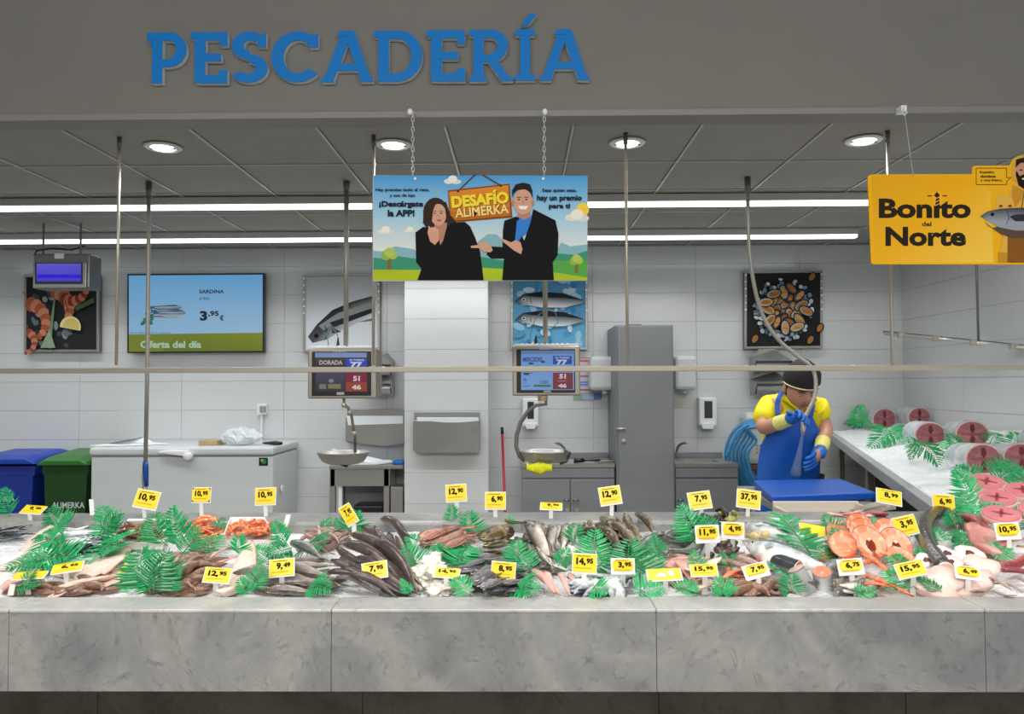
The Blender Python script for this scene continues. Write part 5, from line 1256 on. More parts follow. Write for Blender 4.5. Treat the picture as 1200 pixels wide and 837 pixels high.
# ---- spotted brown
SP = [((704, 606), (732, 652), .05), ((716, 612), (744, 648), .06), ((732, 600), (762, 640), .055), ((738, 612), (752, 648), .06), ((702, 618), (728, 656), .045), ((690, 608), (700, 634), .04), ((684, 612), (690, 630), .04), ((744, 602), (766, 632), .04), ((722, 606), (752, 640), .07), ((710, 624), (738, 660), .06), ((728, 620), (748, 658), .05)]
sp_o = ords([q[0] for q in SP])
for i, (h, t_, l) in enumerate(SP):
    put('spotted', h, t_, 'brown mottled fish below the 12,90 card, its head '+sp_o[i]+' from the left', l+.015, .03, roll=50+(i*29) % 50, thick=.9, wide=.85)
blob('squid_tentacles', ice(668, 648, .03), .03, 4.4, '#efe8dc', .6, 'small white squid piece between slim silver fish and ferns', 'squid')
# ---- sardines front right
pile('sardine', 708, 683, 26, 11, 30, .15, 60, 60, (.015, .05), 'black and silver sardine in the heap around the 3,95 card near the front edge', 'sardines around the front 3,95 card', 61, roll=112)
put('sardine', (757, 672), (751, 694), 'silver belly up fish left of the white and yellow card', .04)
# ---- big bass
for i, (h, t_, l) in enumerate([((818, 618), (770, 640), .06), ((826, 630), (776, 652), .05), ((822, 644), (778, 656), .03), ((808, 612), (768, 630), .04)]):
    put('bass', h, t_, ['large dark backed fish, upper of the group left of the 11,95 card', 'large silvery fish in the middle of the group left of the 11,95 card', 'large silvery fish, lowest of the group left of the 11,95 card', 'large dark fish behind the group left of the 11,95 card'][i], l, .03, roll=-70, thick=1.2, v=0)
# pale fillets
put('pinkfillet', (796, 656), (812, 684), 'flat pale pink fillet left of the 15,95 card', .035, .02, wide=1.4)
put('fillet', (806, 668), (846, 656), 'pale fillet standing behind the 15,95 card', .05, .05, wide=1.6)
put('fillet', (812, 690), (846, 682), 'pale fillet at the front edge below the 15,95 card', .03, wide=1.3)
put('brownpile', (806, 692), (828, 684), 'small brown octopus below the yellow and white card', .02)
# shellfish nets
def shells(cx, cy, rx, ry, n, col, label, grp, seed, name='mussel', s=.03):
    r = random.Random(seed)
    if name not in PROTO:
        m = MB(); rings = []
        for i in range(8):
            u = i/7; h = math.sin(PI*min(1, u*.93+.05))**.7; rings.append([Vector((u, .38*h*math.cos(t)*.9, .26*h*math.sin(t))) for t in [2*PI*j/10 for j in range(10)]])
        m.loft(rings, col=lin(col)); me = m.mesh(name, smooth=True); me.materials.append(skinm); o = bpy.data.objects.new(name, me); o['_used'] = 0; PROTO[name] = o
    for i in range(n):
        a = r.uniform(0, 2*PI); q = math.sqrt(r.random()); c = ice(cx+rx*q*math.cos(a), cy+ry*q*math.sin(a), r.uniform(.01, .05)); d = Vector((r.uniform(-1, 1), r.uniform(-1, 1), r.uniform(-.3, .5))).normalized()
        stamp(PROTO[name], frame(c, c+d*s*r.uniform(.8, 1.2), ICE_N, r.uniform(0, 180)), label, 'shellfish', grp)
shells(828, 614, 16, 5, 26, '#191c26', 'black mussel in the heap behind the card reading 11,95', 'black mussels', 71, s=.05)
shells(856, 608, 9, 5, 16, '#8a8a48', 'olive green clam in the heap above the card reading 4,95', 'olive clams', 72, 'clam', .035)
shells(850, 646, 20, 6, 20, '#4a3c34', 'dark brown shell in the heap between the two middle card holders', 'dark shells', 73, 'cockle', .04)
shells(884, 628, 8, 5, 9, '#c8b27a', 'yellowish clam beside the big silver fish heads', 'pale clams', 74, 'pale_clam', .035)
t = MB(); p = at(848, 602, 2.74); t.tube([at(838, 599, 2.74), at(846, 597, 2.74), at(851, 602, 2.70), at(851, 606, 2.68)], [.004, .014, .01, .006], 8); t.build('spoon', black, label='black scoop lying at the back rim near the 7,95 card', cat='tool', smooth=True)
# small brown pile
pile('brownpile', 882, 690, 34, 5, 26, .10, 0, 60, (.015, .04), 'pinkish brown small squid along the front edge below the 7,95 card', 'brown squid at front right', 81)
pile('squid', 872, 660, 22, 12, 28, .12, -30, 60, (.015, .06), 'pinkish brown squid in the heap left of the low 7,95 card', 'brown squid heap behind', 82)
put('salmonfillet', (852, 664), (884, 682), 'orange pink fillet beside the low 7,95 card', .03)
put('redfish', (884, 652), (905, 668), 'pinkish fish head with open mouth beside the salmon piece', .05, .04)
put('salmonfillet', (848, 678), (872, 668), 'small orange pink strip right of the 15,95 card', .03)
# ---- big silver salmon
put('salmon', (874, 640), (984, 666), 'huge white bellied salmon with spotted back, nearer of the two', .075, .045, roll=-62, thick=1.7, wide=1.35, v=2)
put('salmon', (868, 616), (956, 634), 'huge pale salmon lying behind the nearer one', .06, .04, roll=-62, thick=1.6, v=2)
put('bass', (870, 634), (900, 646), 'spotted fish head between the two big salmon', .05, .04, roll=-60)
# cylindrical pieces
def chunk(p0, p1, r, skincol, cut, label, name='fish_piece', cat='fish piece', n=18, flat=.82, taper=.9, bl=True, grp=None, core='#601f24'):
    p0, p1 = Vector(p0), Vector(p1); d = (p1-p0); L = d.length; d.normalize(); up = Vector((0, 0, 1)); a = d.cross(up).normalized(); b = a.cross(d)
    t = thing(name, tuple(p0-b*r), label, cat, grp); rings = []; cols = []
    sc = lin(skincol)
    for i in range(7):
        u = i/6; rr = r*(taper+(1-taper)*math.sin(PI*(.5-u*.5)))
        rings.append([p0+d*(L*u)+a*(rr*math.cos(q))+b*(rr*flat*math.sin(q)) for q in [2*PI*j/n for j in range(n)]])
        cols.append([mix(sc, lin('#f0efec'), max(0, -math.sin(2*PI*j/n))*.7) for j in range(n)])
    MB().loft(rings, cols=cols).build('skin', skinm, t, smooth=True, sharp=50)
    # cut face slightly domed, facing p0
    m = MB(); c = p0-d*.004; cc = lin(cut); v = [c-d*.002]; 
    f = []; cl = []
    for k, (s_, q_) in enumerate(((.45, .0), (.9, .0), (.97, .003))):
        for j in range(n):
            th = 2*PI*j/n; v.append(p0-d*(.005-q_)+a*(r*s_*math.cos(th))+b*(r*flat*s_*math.sin(th)))
    for j in range(n):
        k = (j+1) % n; m.add([v[0], v[1+j], v[1+k]], [(0, 1, 2)], mix(cc, lin('#e6a8a0'), .12))
        m.add([v[1+j], v[1+n+j], v[1+n+k], v[1+k]], [(0, 1, 2, 3)], mix(cc, lin('#e6a8a0'), .06*(j % 2))); m.add([v[1+n+j], v[1+2*n+j], v[1+2*n+k], v[1+n+k]], [(0, 1, 2, 3)], lin('#c9a59c'))
    m.build('cut_face', flesh, t)
    if bl:
        m = MB(); e = p0-d*.0085
        for s_ in (-1, 1):
            m.add([e, e+a*r*.16+b*s_*r*.3, e+a*r*.08+b*s_*r*.62, e-a*r*.1+b*s_*r*.6, e-a*r*.14+b*s_*r*.28], [(0, 1, 2, 3, 4)], lin(core))
        m.add([e+a*r*q[0]+b*r*q[1] for q in ((.0, .12), (.55, .05), (.72, 0), (.55, -.06), (0, -.12), (-.6, -.05), (-.66, 0), (-.6, .06))], [tuple(range(8))], mix(lin(core), cc, .75))
        m.build('bloodline', flesh, t, label='dark blood line in the cut face')
    return t
chunk(ice(934, 666, .045), ice(908, 656, .05), .027, '#3c4346', '#e0744a', 'dark skinned salmon cylinder with orange cut end behind fern', taper=1, bl=False, flat=.9)
_b = ice(967, 695, .0); chunk(_b+Vector((-.01, -.005, .058)), _b+Vector((.012, .035, .0)), .027, '#3a3f42', '#e8805a', 'dark skinned salmon piece with orange cut end at the front edge', taper=1, bl=False)
_b = ice(949, 695, .0); chunk(_b+Vector((-.03, .02, .06)), _b+Vector((0, .01, .0)), .03, '#8d8f8c', '#d8c8bc', 'pale cut fish piece at the front edge left of the dark one', taper=1, bl=False)
put('bass', (940, 682), (972, 672), 'dark curved fish piece above the dark salmon piece', .035, .04)
put('hake', (1016, 690), (978, 684), 'black and white fish head at the front edge below the 6,75 card', .035, .04, roll=60, thick=1.6, wide=1.6)
put('hake', (1004, 694), (976, 694), 'white bellied fish tail at the front edge below the 6,75 card', .02, .02, roll=60, thick=1.4)
put('bass', (1012, 676), (978, 674), 'grey fish lying under the 6,75 card', .03, .03, thick=1.5)
# ---- salmon steaks
def steak(c, R, tilt_dir, label, rot=0, grp=None, col='#ea6f40', notch=True):
    c = Vector(c); t = thing('salmon_steak', tuple(c), label, 'fish steak', grp)
    nrm = Vector(tilt_dir).normalized(); a = nrm.cross(Vector((0, 0, 1))).normalized(); b = a.cross(nrm)
    ca, sa = math.cos(math.radians(rot)), math.sin(math.radians(rot)); a, b = a*ca+b*sa, b*ca-a*sa
    n = 28; O = []; I = []
    for j in range(n+1):
        th = math.radians(-90+14+(360-28)*j/n) if notch else 2*PI*j/n
        k = 1+.05*math.sin(2*th); O.append((R*.82*k*math.cos(th), R*1.05*k*math.sin(th)))
        I.append((R*.24*math.cos(th), R*.42*math.sin(th)-R*.25))
    th_ = R*.42; m = MB()
    def W(p, h): return c+a*p[0]+b*p[1]+nrm*h
    oc, c2 = lin(col), lin('#f29468')
    for j in range(n):
        M0 = tuple((O[j][k]+I[j][k])/2 for k in (0, 1)); M1 = tuple((O[j+1][k]+I[j+1][k])/2 for k in (0, 1))
        for s_, h in ((1, th_/2), (-1, -th_/2)):
            m.add([W(O[j], h*.9), W(O[j+1], h*.9), W(M1, h), W(M0, h)], [(0, 1, 2, 3)], oc if j % 5 else c2)
            m.add([W(M0, h), W(M1, h), W(I[j+1], h*.92), W(I[j], h*.92)], [(0, 1, 2, 3)], mix(oc, lin('#f6a67c'), .55))
        m.add([W(I[j], th_/2*.92), W(I[j+1], th_/2*.92), W(I[j+1], -th_/2*.92), W(I[j], -th_/2*.92)], [(0, 1, 2, 3)], lin('#d9603a'))
    for q in (0, n): m.add([W(O[q], th_/2*.9), W(I[q], th_/2*.92), W(I[q], -th_/2*.92), W(O[q], -th_/2*.9)], [(0, 1, 2, 3)], c2)
    m.build('flesh', flesh, t)
    m = MB()
    for j in range(n):
        O1 = [(p[0]*1.03, p[1]*1.03) for p in (O[j], O[j+1])]
        m.add([W(O1[0], th_/2*.9), W(O1[1], th_/2*.9), W(O1[1], -th_/2*.9), W(O1[0], -th_/2*.9)], [(0, 1, 2, 3)], mix(lin('#5a6266'), lin('#d9dcda'), .5-.5*math.sin(math.radians(-90+360*j/n))))
    m.build('skin', skinm, t, label='silver grey skin edge')
    MB().ell(c+b*R*.12+nrm*th_*.48, (R*.1,)*3, 8, 6, lin('#f3e2d4')).build('bone', flesh, t, smooth=True)
for i, (x, y, l, R, rot) in enumerate([(1008, 620, .055, .052, 8), (1013, 628, .06, .055, 0), (1018, 637, .06, .056, -6), (1040, 626, .05, .052, 12), (1049, 640, .055, .056, 6), (1056, 656, .04, .042, -30)]):
    steak(ice(x, y, l), R, (-.1, -.75, .75), 'orange salmon steak with silver skin, '+['hindmost of the left three', 'middle of the left three', 'front one of the left three', 'hindmost of the right group', 'larger one in front of the right group', 'smallest one behind the 15,95 card at right'][i], rot)
for i, (h, t_, l) in enumerate([((990, 612), (960, 618), .05), ((992, 652), (976, 618), .06), ((1000, 660), (984, 634), .07), ((1004, 662), (1030, 658), .06), ((1010, 650), (1044, 676), .05), ((1006, 666), (1044, 684), .045), ((1016, 676), (1072, 697), .035), ((1012, 684), (1052, 692), .03), ((996, 640), (986, 660), .06)]):
    put('salmonfillet', h, t_, 'orange salmon strip, '+['hindmost beside the flat yellow card', 'long one leaning left of the steaks', 'short one in front of the leaning strip', 'pale tipped one under the steaks', 'slanting down right of the 6,75 card', 'second one slanting down to the fern', 'long thin one reaching the front edge', 'broad one lowest at the front edge', 'narrow one beside the fern left of the steaks'][i], l, max(.02, l-.02), thick=1.3, wide=1.15)
put('redfish', (1030, 602), (1008, 606), 'reddish fish head in the cream paper at the back rim', .03, .03)
pile('loin', 1024, 602, 9, 3, 4, .07, 20, 50, (.02, .05), 'small dark red fish piece at the back rim behind the steaks', 'dark red pieces at the back rim', 91)
pile('pinkfillet', 998, 603, 22, 3, 8, .09, 0, 50, (.02, .045), 'small pale pink scrap in front of the cream paper', 'pale scraps at the back rim', 92)
# ---- eel ring
ep = [(1108, 668), (1090, 645), (1083, 622), (1090, 606), (1103, 600), (1116, 606), (1123, 622), (1118, 634)]
r_ = [.026, .030, .030, .027, .023, .018, .013, .008]
sp = smooth([ice(x, y, .05-.003*i) for i, (x, y) in enumerate(ep)], 4); t = thing('conger_eel', tuple(sp[0]-Vector((0, 0, .03))), 'dark grey conger eel curled in a ring behind the pale fish pieces', 'fish')
MB().tube(sp, [r_[min(7, i//4)]+(r_[min(7, i//4+1)]-r_[min(7, i//4)])*((i % 4)/4) for i in range(len(sp))], 14, lin('#55504e')).build('body', skinm, t, smooth=True)
d_ = (sp[0]-sp[1]).normalized(); MB().tube([sp[0], sp[0]+d_*.004], [.024, .021], 14, lin('#d8bfb0')).build('cut_face', flesh, t, label='pale cut end')
put('squid', (1092, 648), (1070, 632), 'pinkish squid left of the eel ring', .03)
# ---- pale pieces with holes (monkfish) front right
def slab_piece(x, y, l, r, rot, label, col='#eed6cc', hole=True, grp=None, hc='#6a3430'):
    c = ice(x, y, l); t = thing('fish_slice', tuple(c), label, 'fish slice', grp); n = 20; nrm = Vector((0, -.62, .78)); a = Vector((1, 0, 0)); b = nrm.cross(a)
    ca, sa = math.cos(math.radians(rot)), math.sin(math.radians(rot)); a, b = a*ca+b*sa, b*ca-a*sa
    rr = [r*(1+.13*math.sin(3*2*PI*j/n+x)+.08*math.sin(5*2*PI*j/n+y)) for j in range(n)]
    ring = lambda s_, h: [c+a*rr[j]*s_*math.cos(2*PI*j/n)*1.15+b*rr[j]*s_*.8*math.sin(2*PI*j/n)+nrm*h for j in range(n)]
    MB().loft([ring(.9, -.014), ring(1, -.006), ring(1, .004), ring(.92, .011), ring(.5, .014), ring(.02, .0135)], col=lin(col)).build('flesh', flesh, t, smooth=True)
    if hole: MB().loft([ring(.28, .012), ring(.26, .0165), ring(.15, .0165)], col=lin(hc)).build('bone', flesh, t, smooth=True, label='dark central bone hollow')
for i, (x, y, l, r, rot, col) in enumerate([(1084, 660, .04, .035, 10, '#f3e3dc'), (1108, 652, .05, .038, -10, '#f6ebe6'), (1134, 652, .05, .042, 15, '#f6e9e2'), (1150, 664, .035, .045, -20, '#f3ddd2'), (1112, 662, .045, .035, 0, '#f2dfd6'), (1086, 682, .03, .05, 5, '#ecccc0'), (1108, 680, .04, .055, 20, '#efd2c6'), (1126, 688, .02, .045, -15, '#eac9bd'), (1150, 680, .03, .035, 30, '#ecd0c6'), (1098, 690, .025, .05, -8, '#e8c4b8')]):
    slab_piece(x, y, l, r, rot, 'pale pinkish white fish slice, '+['left one with a dark hollow', 'upper one with a dark hollow beside the eel', 'upper right one with a dark hollow', 'broad right one above the 6,49 card', 'one squeezed in the middle of the heap', 'smooth lower left one', 'smooth large one left of the 6,49 card', 'lowest one below the 6,49 card', 'small one right of the 6,49 card', 'lowest one at the front edge left'][i], col, i in (0, 1, 2, 4))
for i, (h, t_) in enumerate([((1140, 692), (1160, 680)), ((1158, 676), (1186, 690)), ((1166, 684), (1198, 694)), ((1162, 692), (1192, 698)), ((1190, 676), (1215, 690))]):
    put('ray', h, t_, 'grey striped flat fish piece at the front right corner', .025+.01*(i % 2), roll=75, group='grey striped pieces at the front right corner')
# red and pink pieces at right
put('loin', (1130, 606), (1158, 622), 'dark red tuna loin, left of the card reading 10,95', .05, .05, thick=1.2)
put('pinkloin', (1150, 618), (1162, 646), 'pink tuna belly piece left of the card reading 10,95', .05, .05, wide=1.5)
put('pinkloin', (1156, 630), (1174, 650), 'pink tuna belly piece below the card reading 10,95', .045, .035, wide=1.4)
put('pinkloin', (1166, 640), (1196, 630), 'pink tuna belly piece under the stem of the 10,95 card', .05, .05, wide=1.2)
put('loin', (1176, 662), (1208, 656), 'bright dark pink tuna piece at the right edge, upper', .045, .045, thick=1.2)
put('loin', (1174, 668), (1208, 670), 'bright dark pink tuna piece at the right edge, lower', .035, .035)
put('pinkloin', (1192, 640), (1215, 646), 'pink fish rib piece at the right edge', .045, .045, wide=1.3)
# ---- bonito cylinders on side counter
def onr(x, y, l): return rice(x, y, l)
for i, (x, y, r, dx) in enumerate([(1036, 491, .105, -.10), (1077, 489, .095, -.08), (1090, 510, .098, -.12), (1139, 509, .098, -.10), (1152, 538, .088, -.13), (1197, 536, .08, -.12), (1228, 520, .09, -.1)]):
    c = rice(x, y, r*.75); p0 = c; p1 = at(x-16-(10 if i == 4 else 0), y-3, c.y+.20)
    chunk(p0, p1, r, '#b4b9be', '#93565c', ['round tuna piece with red cut face, nearest the back corner', 'round tuna piece with red cut face, second from the corner by the wall', 'round tuna piece below the two at the corner', 'round tuna piece fourth from the corner above the fern', 'round tuna piece with long silver side, lowest of the group', 'round tuna piece cut off by the right frame edge', 'round tuna piece beyond the right edge near the wall'][i], name='tuna_piece', cat='fish piece', flat=.86, taper=.93)
def tuna_steak(x, y, r, label, rot=0, l=.03):
    l = .07; c = rice(x, y, l); t = thing('tuna_steak', tuple(c), label, 'fish steak'); n = 24; nrm = Vector((-.25, -.55, .8)).normalized(); a = Vector((1, 0, -.3)); a = (a-nrm*a.dot(nrm)).normalized(); b = nrm.cross(a)
    ca, sa = math.cos(math.radians(rot)), math.sin(math.radians(rot)); a, b = a*ca+b*sa, b*ca-a*sa
    ring = lambda s_, h, k=1: [c+a*r*s_*math.cos(2*PI*j/n)*1.1+b*r*s_*.72*math.sin(2*PI*j/n)+nrm*h for j in range(n)]
    MB().loft([ring(1, -.012), ring(1.02, 0), ring(.99, .011)], col=lin('#cfa9a0')).build('skin', skinm, t, smooth=True, label='pale skin rim')
    MB().loft([ring(.985, .010), ring(.93, .0135), ring(.5, .0145), ring(.02, .0145)], col=lin('#cf7c82')).build('flesh', flesh, t)
    m = MB(); P = lambda u, v: c+a*r*u*.85+b*r*.5*v+nrm*.0158
    m.add([P(-.7, .04), P(-.3, .14), P(0, .3), (P(.3, .12)), P(.72, .05), P(.7, -.06), P(.25, -.1), P(0, -.34), P(-.3, -.08)], [tuple(range(9))], lin('#a14850')); m.add([P(-.1, .72), P(.12, .7), P(.08, -.7), P(-.1, -.72)], [(0, 1, 2, 3)], lin('#a14850')); m.build('bloodline', flesh, t, label='dark blood line')
for i, (x, y, r, rot) in enumerate([(1156, 567, .062, -22), (1168, 586, .058, -18), (1198, 577, .056, -12), (1173, 605, .052, -18), (1217, 600, .054, -12)]):
    tuna_steak(x, y, r, 'oval pink tuna steak on the ferns, '+['uppermost of the left column', 'middle of the left column', 'at the right frame edge', 'lowest of the left column', 'beyond the right frame edge'][i], rot)

# ------------------------------------------------------------------ ferns
def fernproto(v):
    key = ('fern', v)
    if key in PROTO: return PROTO[key]
    r = random.Random(v); n = 14; m = MB(); Wd = (.42, .50, .58)[v % 3]; curve = (.05, -.08, .12)[v % 3]
    def rach(u): return Vector((u, curve*math.sin(PI*u*.9), .10*math.sin(PI*u)))
    m.tube([rach(k/8) for k in range(9)], [.012-.001*k for k in range(9)], 5)
    for i in range(n):
        u = .08+.90*i/n; p = rach(u); L = Wd*(1-u)**.62*(.72+.28*min(1, u/.18))
        for s_ in (-1, 1):
            ang = math.radians(62-16*u+r.uniform(-7, 7)); d = Vector((math.cos(ang), s_*math.sin(ang), r.uniform(-.10, .16)-.05)).normalized()
            nn = Vector((0, 0, 1)); w = d.cross(nn).normalized()*(.019+.03*L)
            a0 = p; t1 = p+d*L*.3+Vector((0, 0, .010)); t2 = p+d*L*.7+Vector((.008, 0, .004)); t3 = p+d*L+Vector((.03, 0, -.02))
            m.add([a0, t1+w, t1+Vector((0, 0, .010)), t1-w, t2+w*.7, t2+Vector((0, 0, .007)), t2-w*.7, t3], [(0, 1, 2), (0, 2, 3), (1, 4, 5, 2), (2, 5, 6, 3), (4, 7, 5), (5, 7, 6)])
    e = rach(1); m.add([e-Vector((.05, .012, 0)), e+Vector((.05, 0, 0)), e-Vector((.05, -.012, 0))], [(0, 1, 2)])
    me = m.mesh('fern_frond', fixn=False); me.materials.append(fernm); o = bpy.data.objects.new('fern_frond', me); o['_used'] = 0; PROTO[key] = o; return o
FN = [0]
def fern(bx, by, tx, ty, where, l0=.03, l1=.05, stand=0, wide=1.0, surf=ice, grp=None):
    """frond from its base pixel to its tip pixel; stand = how much nearer/farther (m) the tip leans"""
    FN[0] += 1; p0 = surf(bx, by, l0)
    if surf is rice:
        low, high = ((bx, by), (tx, ty)) if by >= ty else ((tx, ty), (bx, by))
        q = rice(*low, l0); h = at(high[0], high[1], q.y+.10); p0, p1 = (q, h) if by >= ty else (h, q); up = Vector((-.3, -.75, .5)); wide *= 1.15
    elif stand: p1 = at(tx, ty, p0.y+(stand if stand != 1 else .0)); up = Vector((0, -1, .25)); wide *= 1.25
    else: p1 = surf(tx, ty, l1); up = ICE_N+Vector((0, -.9, 0)); wide *= 1.2
    M = frame(p0, p1, up.normalized(), (FN[0]*37) % 30-15, wide, 1)
    return stamp(fernproto(FN[0] % 3), M, where, 'fern', grp)
S1 = .012
ferns = [
 (12, 605, 2, 572, S1, 1.0, 'bright plastic fern cut off by the left frame edge'),
 (80, 618, 62, 592, S1, 1.2, 'plastic fern upright behind the left sardine heap'),
 (66, 625, 84, 600, S1, .9, 'plastic fern leaning right behind the left sardine heap'),
 (128, 632, 115, 594, S1, 1.2, 'dark plastic fern upright left of the brown shrimp tray'),
 (118, 634, 146, 602, S1, .8, 'dark plastic fern leaning over the brown shrimp tray'),
 (70, 655, 4, 666, 0, .9, 'plastic fern lying to the left over the pale fillets'),
 (60, 652, 46, 628, 0, .9, 'plastic fern lying between the pale fillets and sardines'),
 (84, 662, 50, 640, 0, 1.0, 'plastic fern lying left of the sardine heap'),
 (80, 662, 74, 622, S1, .9, 'plastic fern upright before the sardine heap'),
 (50, 672, 96, 650, 0, 1.0, 'plastic fern lying below the sardine heap'),
 (30, 692, 44, 668, S1, .9, 'plastic fern at the front left corner'),
 (18, 690, 50, 684, 0, .9, 'plastic fern along the front edge at far left'),
 (104, 662, 142, 628, 0, 1.1, 'plastic fern slanting right of the sardine heap'),
 (118, 655, 146, 636, 0, 1.0, 'plastic fern lying in front of the brown shrimp tray'),
 (160, 668, 150, 645, S1, 1.0, 'plastic fern behind the worn tilted card'),
 (140, 694, 160, 682, 0, 1.0, 'plastic fern at the front edge below the worn tilted card'),
 (196, 640, 186, 600, S1, 1.2, 'tall dark plastic fern right of the brown shrimp tray'),
 (222, 640, 204, 592, S1, 1.2, 'tallest plastic fern between the foam trays'),
 (212, 650, 232, 618, S1, 1.3, 'broad plastic fern below the tallest one'),
 (190, 690, 172, 640, S1, 1.5, 'big plastic fern clump left of the octopus pile, left leaf'),
 (180, 695, 200, 645, S1, 1.5, 'big plastic fern clump left of the octopus pile, right leaf'),
 (176, 694, 160, 668, S1, 1.2, 'big plastic fern clump left of the octopus pile, lowest leaf'),
 (200, 694, 214, 664, S1, .9, 'plastic fern between the fern clump and octopus pile'),
 (240, 650, 262, 628, 0, 1.2, 'plastic fern under the loose prawns'),
 (250, 622, 262, 606, S1, 1.2, 'dark plastic fern left of the orange prawn tray'),
 (284, 652, 286, 625, S1, 1.2, 'plastic fern upright behind the long pale fillet'),
 (318, 656, 300, 640, 0, 1.2, 'plastic fern right of the long pale fillet, upper'),
 (292, 692, 306, 660, S1, 1.2, 'plastic fern right of the long pale fillet, middle'),
 (296, 696, 282, 676, S1, 1.0, 'plastic fern at the front edge right of the long pale fillet'),
 (342, 642, 308, 650, 0, 1.3, 'plastic fern behind the hake group'),
 (335, 640, 318, 612, S1, 1.1, 'plastic fern right of the orange prawn tray'),
 (356, 640, 376, 646, 0, 1.3, 'small plastic fern on the dark grey headed fish'),
 (360, 690, 388, 694, 0, 1.4, 'plastic fern at the front edge right of the hake group'),
 (376, 618, 388, 606, S1, 1.0, 'small dark plastic fern at the back rim left of the tilted card'),
 (418, 628, 422, 598, S1, 1.5, 'plastic fern behind the tilted card near the dogfish'),
 (402, 624, 394, 606, S1, 1.0, 'plastic fern left of the tilted card stem'),
 (488, 640, 474, 630, 0, 1.4, 'plastic fern right of the dogfish pile, upper'),
 (494, 664, 478, 636, S1, 1.3, 'plastic fern right of the dogfish pile, middle'),
 (500, 650, 524, 644, 0, 1.6, 'plastic fern below the pink flatfish, left leaf'),
 (520, 664, 552, 640, 0, 1.5, 'plastic fern below the pink flatfish, middle leaf'),
 (540, 668, 556, 646, 0, 1.5, 'plastic fern below the pink flatfish, right leaf'),
 (482, 696, 470, 678, S1, 1.0, 'plastic fern between dogfish tails and white squid'),
 (530, 612, 527, 591, S1, 1.3, 'small upright plastic fern below the 12,90 card at the back rim'),
 (558, 626, 554, 598, S1, 1.3, 'upright plastic fern between flatfish and turbot'),
 (604, 616, 596, 604, S1, 1.3, 'plastic fern at the back rim right of the turbot'),
 (552, 696, 526, 682, 0, 1.2, 'plastic fern at the front edge right of the white squid'),
 (614, 662, 608, 632, S1, 1.5, 'plastic fern right of the turbot, upper leaf'),
 (624, 668, 612, 648, 0, 1.3, 'plastic fern above the 8,95 card on its right'),
 (604, 684, 634, 692, 0, 1.4, 'plastic fern at the front edge right of the 8,95 card'),
 (612, 696, 622, 680, S1, 1.1, 'small plastic fern before the pink fillets'),
 (654, 664, 668, 642, S1, 1.3, 'plastic fern behind the 14,95 card, left leaf'),
 (664, 670, 676, 646, S1, 1.2, 'plastic fern behind the 14,95 card, middle leaf'),
 (676, 640, 680, 614, S1, 1.3, 'plastic fern upright right of the slim silver fish'),
 (700, 668, 700, 620, S1, 1.6, 'tall plastic fern left of the mottled fish heap'),
 (690, 668, 712, 650, 0, 1.3, 'plastic fern lying under the tall one'),
 (752, 676, 744, 630, S1, 1.6, 'tall plastic fern right of the mottled fish heap'),
 (744, 668, 758, 645, S1, 1.2, 'plastic fern leaning right beside the tall one'),
 (742, 694, 776, 684, 0, 1.6, 'plastic fern at the front edge below the yellow and white card'),
 (690, 695, 712, 697, 0, 1.4, 'small plastic fern on the front marble edge by the sardines'),
 (774, 650, 766, 626, S1, 1.4, 'dark plastic fern left of the large bass group'),
 (792, 694, 812, 680, 0, 1.4, 'plastic fern at the front edge left of the 15,95 card stem'),
 (764, 668, 780, 654, 0, 1.1, 'plastic fern in front of the large bass group'),
 (820, 636, 798, 590, S1, 1.3, 'tall plastic fern left of the 11,95 card, left leaf'),
 (828, 640, 820, 604, S1, 1.4, 'tall plastic fern left of the 11,95 card, right leaf'),
 (808, 626, 786, 616, 0, 1.2, 'plastic fern draped over the large bass'),
 (822, 668, 812, 644, S1, 1.4, 'plastic fern below the 11,95 card'),
 (856, 668, 846, 648, 0, 1.3, 'plastic fern between the 11,95 and 4,95 cards'),
 (856, 694, 838, 676, S1, 1.4, 'plastic fern right of the 15,95 card'),
 (846, 696, 866, 690, 0, 1.2, 'plastic fern along the edge right of the 15,95 card stem'),
 (906, 672, 914, 656, 0, 1.4, 'plastic fern right of the low 7,95 card'),
 (950, 650, 916, 606, 0, .55, 'long plastic fern draped over the big silver salmon'),
 (976, 660, 944, 634, 0, 1.0, 'plastic fern lying on the tail of the big salmon'),
 (950, 668, 944, 650, S1, 1.5, 'bright plastic fern behind the salmon cylinder'),
 (930, 696, 932, 672, S1, 1.6, 'bright plastic fern at the front edge by the dark salmon piece'),
 (924, 696, 912, 690, 0, 1.4, 'plastic fern low at the front edge by the brown squid'),
 (982, 648, 974, 618, S1, 1.5, 'plastic fern left of the salmon steaks'),
 (984, 626, 966, 602, S1, 1.2, 'plastic fern at the back rim left of the steaks'),
 (1026, 618, 1024, 606, S1, 2.0, 'plastic fern between the two groups of steaks'),
 (1062, 668, 1036, 652, 0, 1.3, 'plastic fern below the right steaks'),
 (1076, 690, 1040, 668, 0, 1.3, 'plastic fern right of the salmon strips'),
 (1104, 694, 1072, 676, 0, 1.0, 'plastic fern at the front edge near the right 15,95 card'),
 (1072, 630, 1060, 608, S1, 1.2, 'plastic fern right of the 3,95 card near the back'),
 (1104, 636, 1100, 618, S1, 1.6, 'plastic fern inside the eel ring'),
 (1130, 650, 1126, 624, S1, 1.5, 'plastic fern right of the eel ring'),
 (1078, 660, 1074, 640, S1, 1.5, 'plastic fern left of the eel'),
 (1146, 640, 1134, 622, 0, 1.5, 'plastic fern below the dark red loin'),
 (1166, 656, 1184, 642, 0, 1.5, 'plastic fern under the pink belly pieces'),
 (1000, 696, 1026, 690, 0, 1.1, 'plastic fern at the front edge below the salmon strips'),
 (1120, 618, 1112, 598, S1, 1.3, 'plastic fern at the back rim corner'),
]
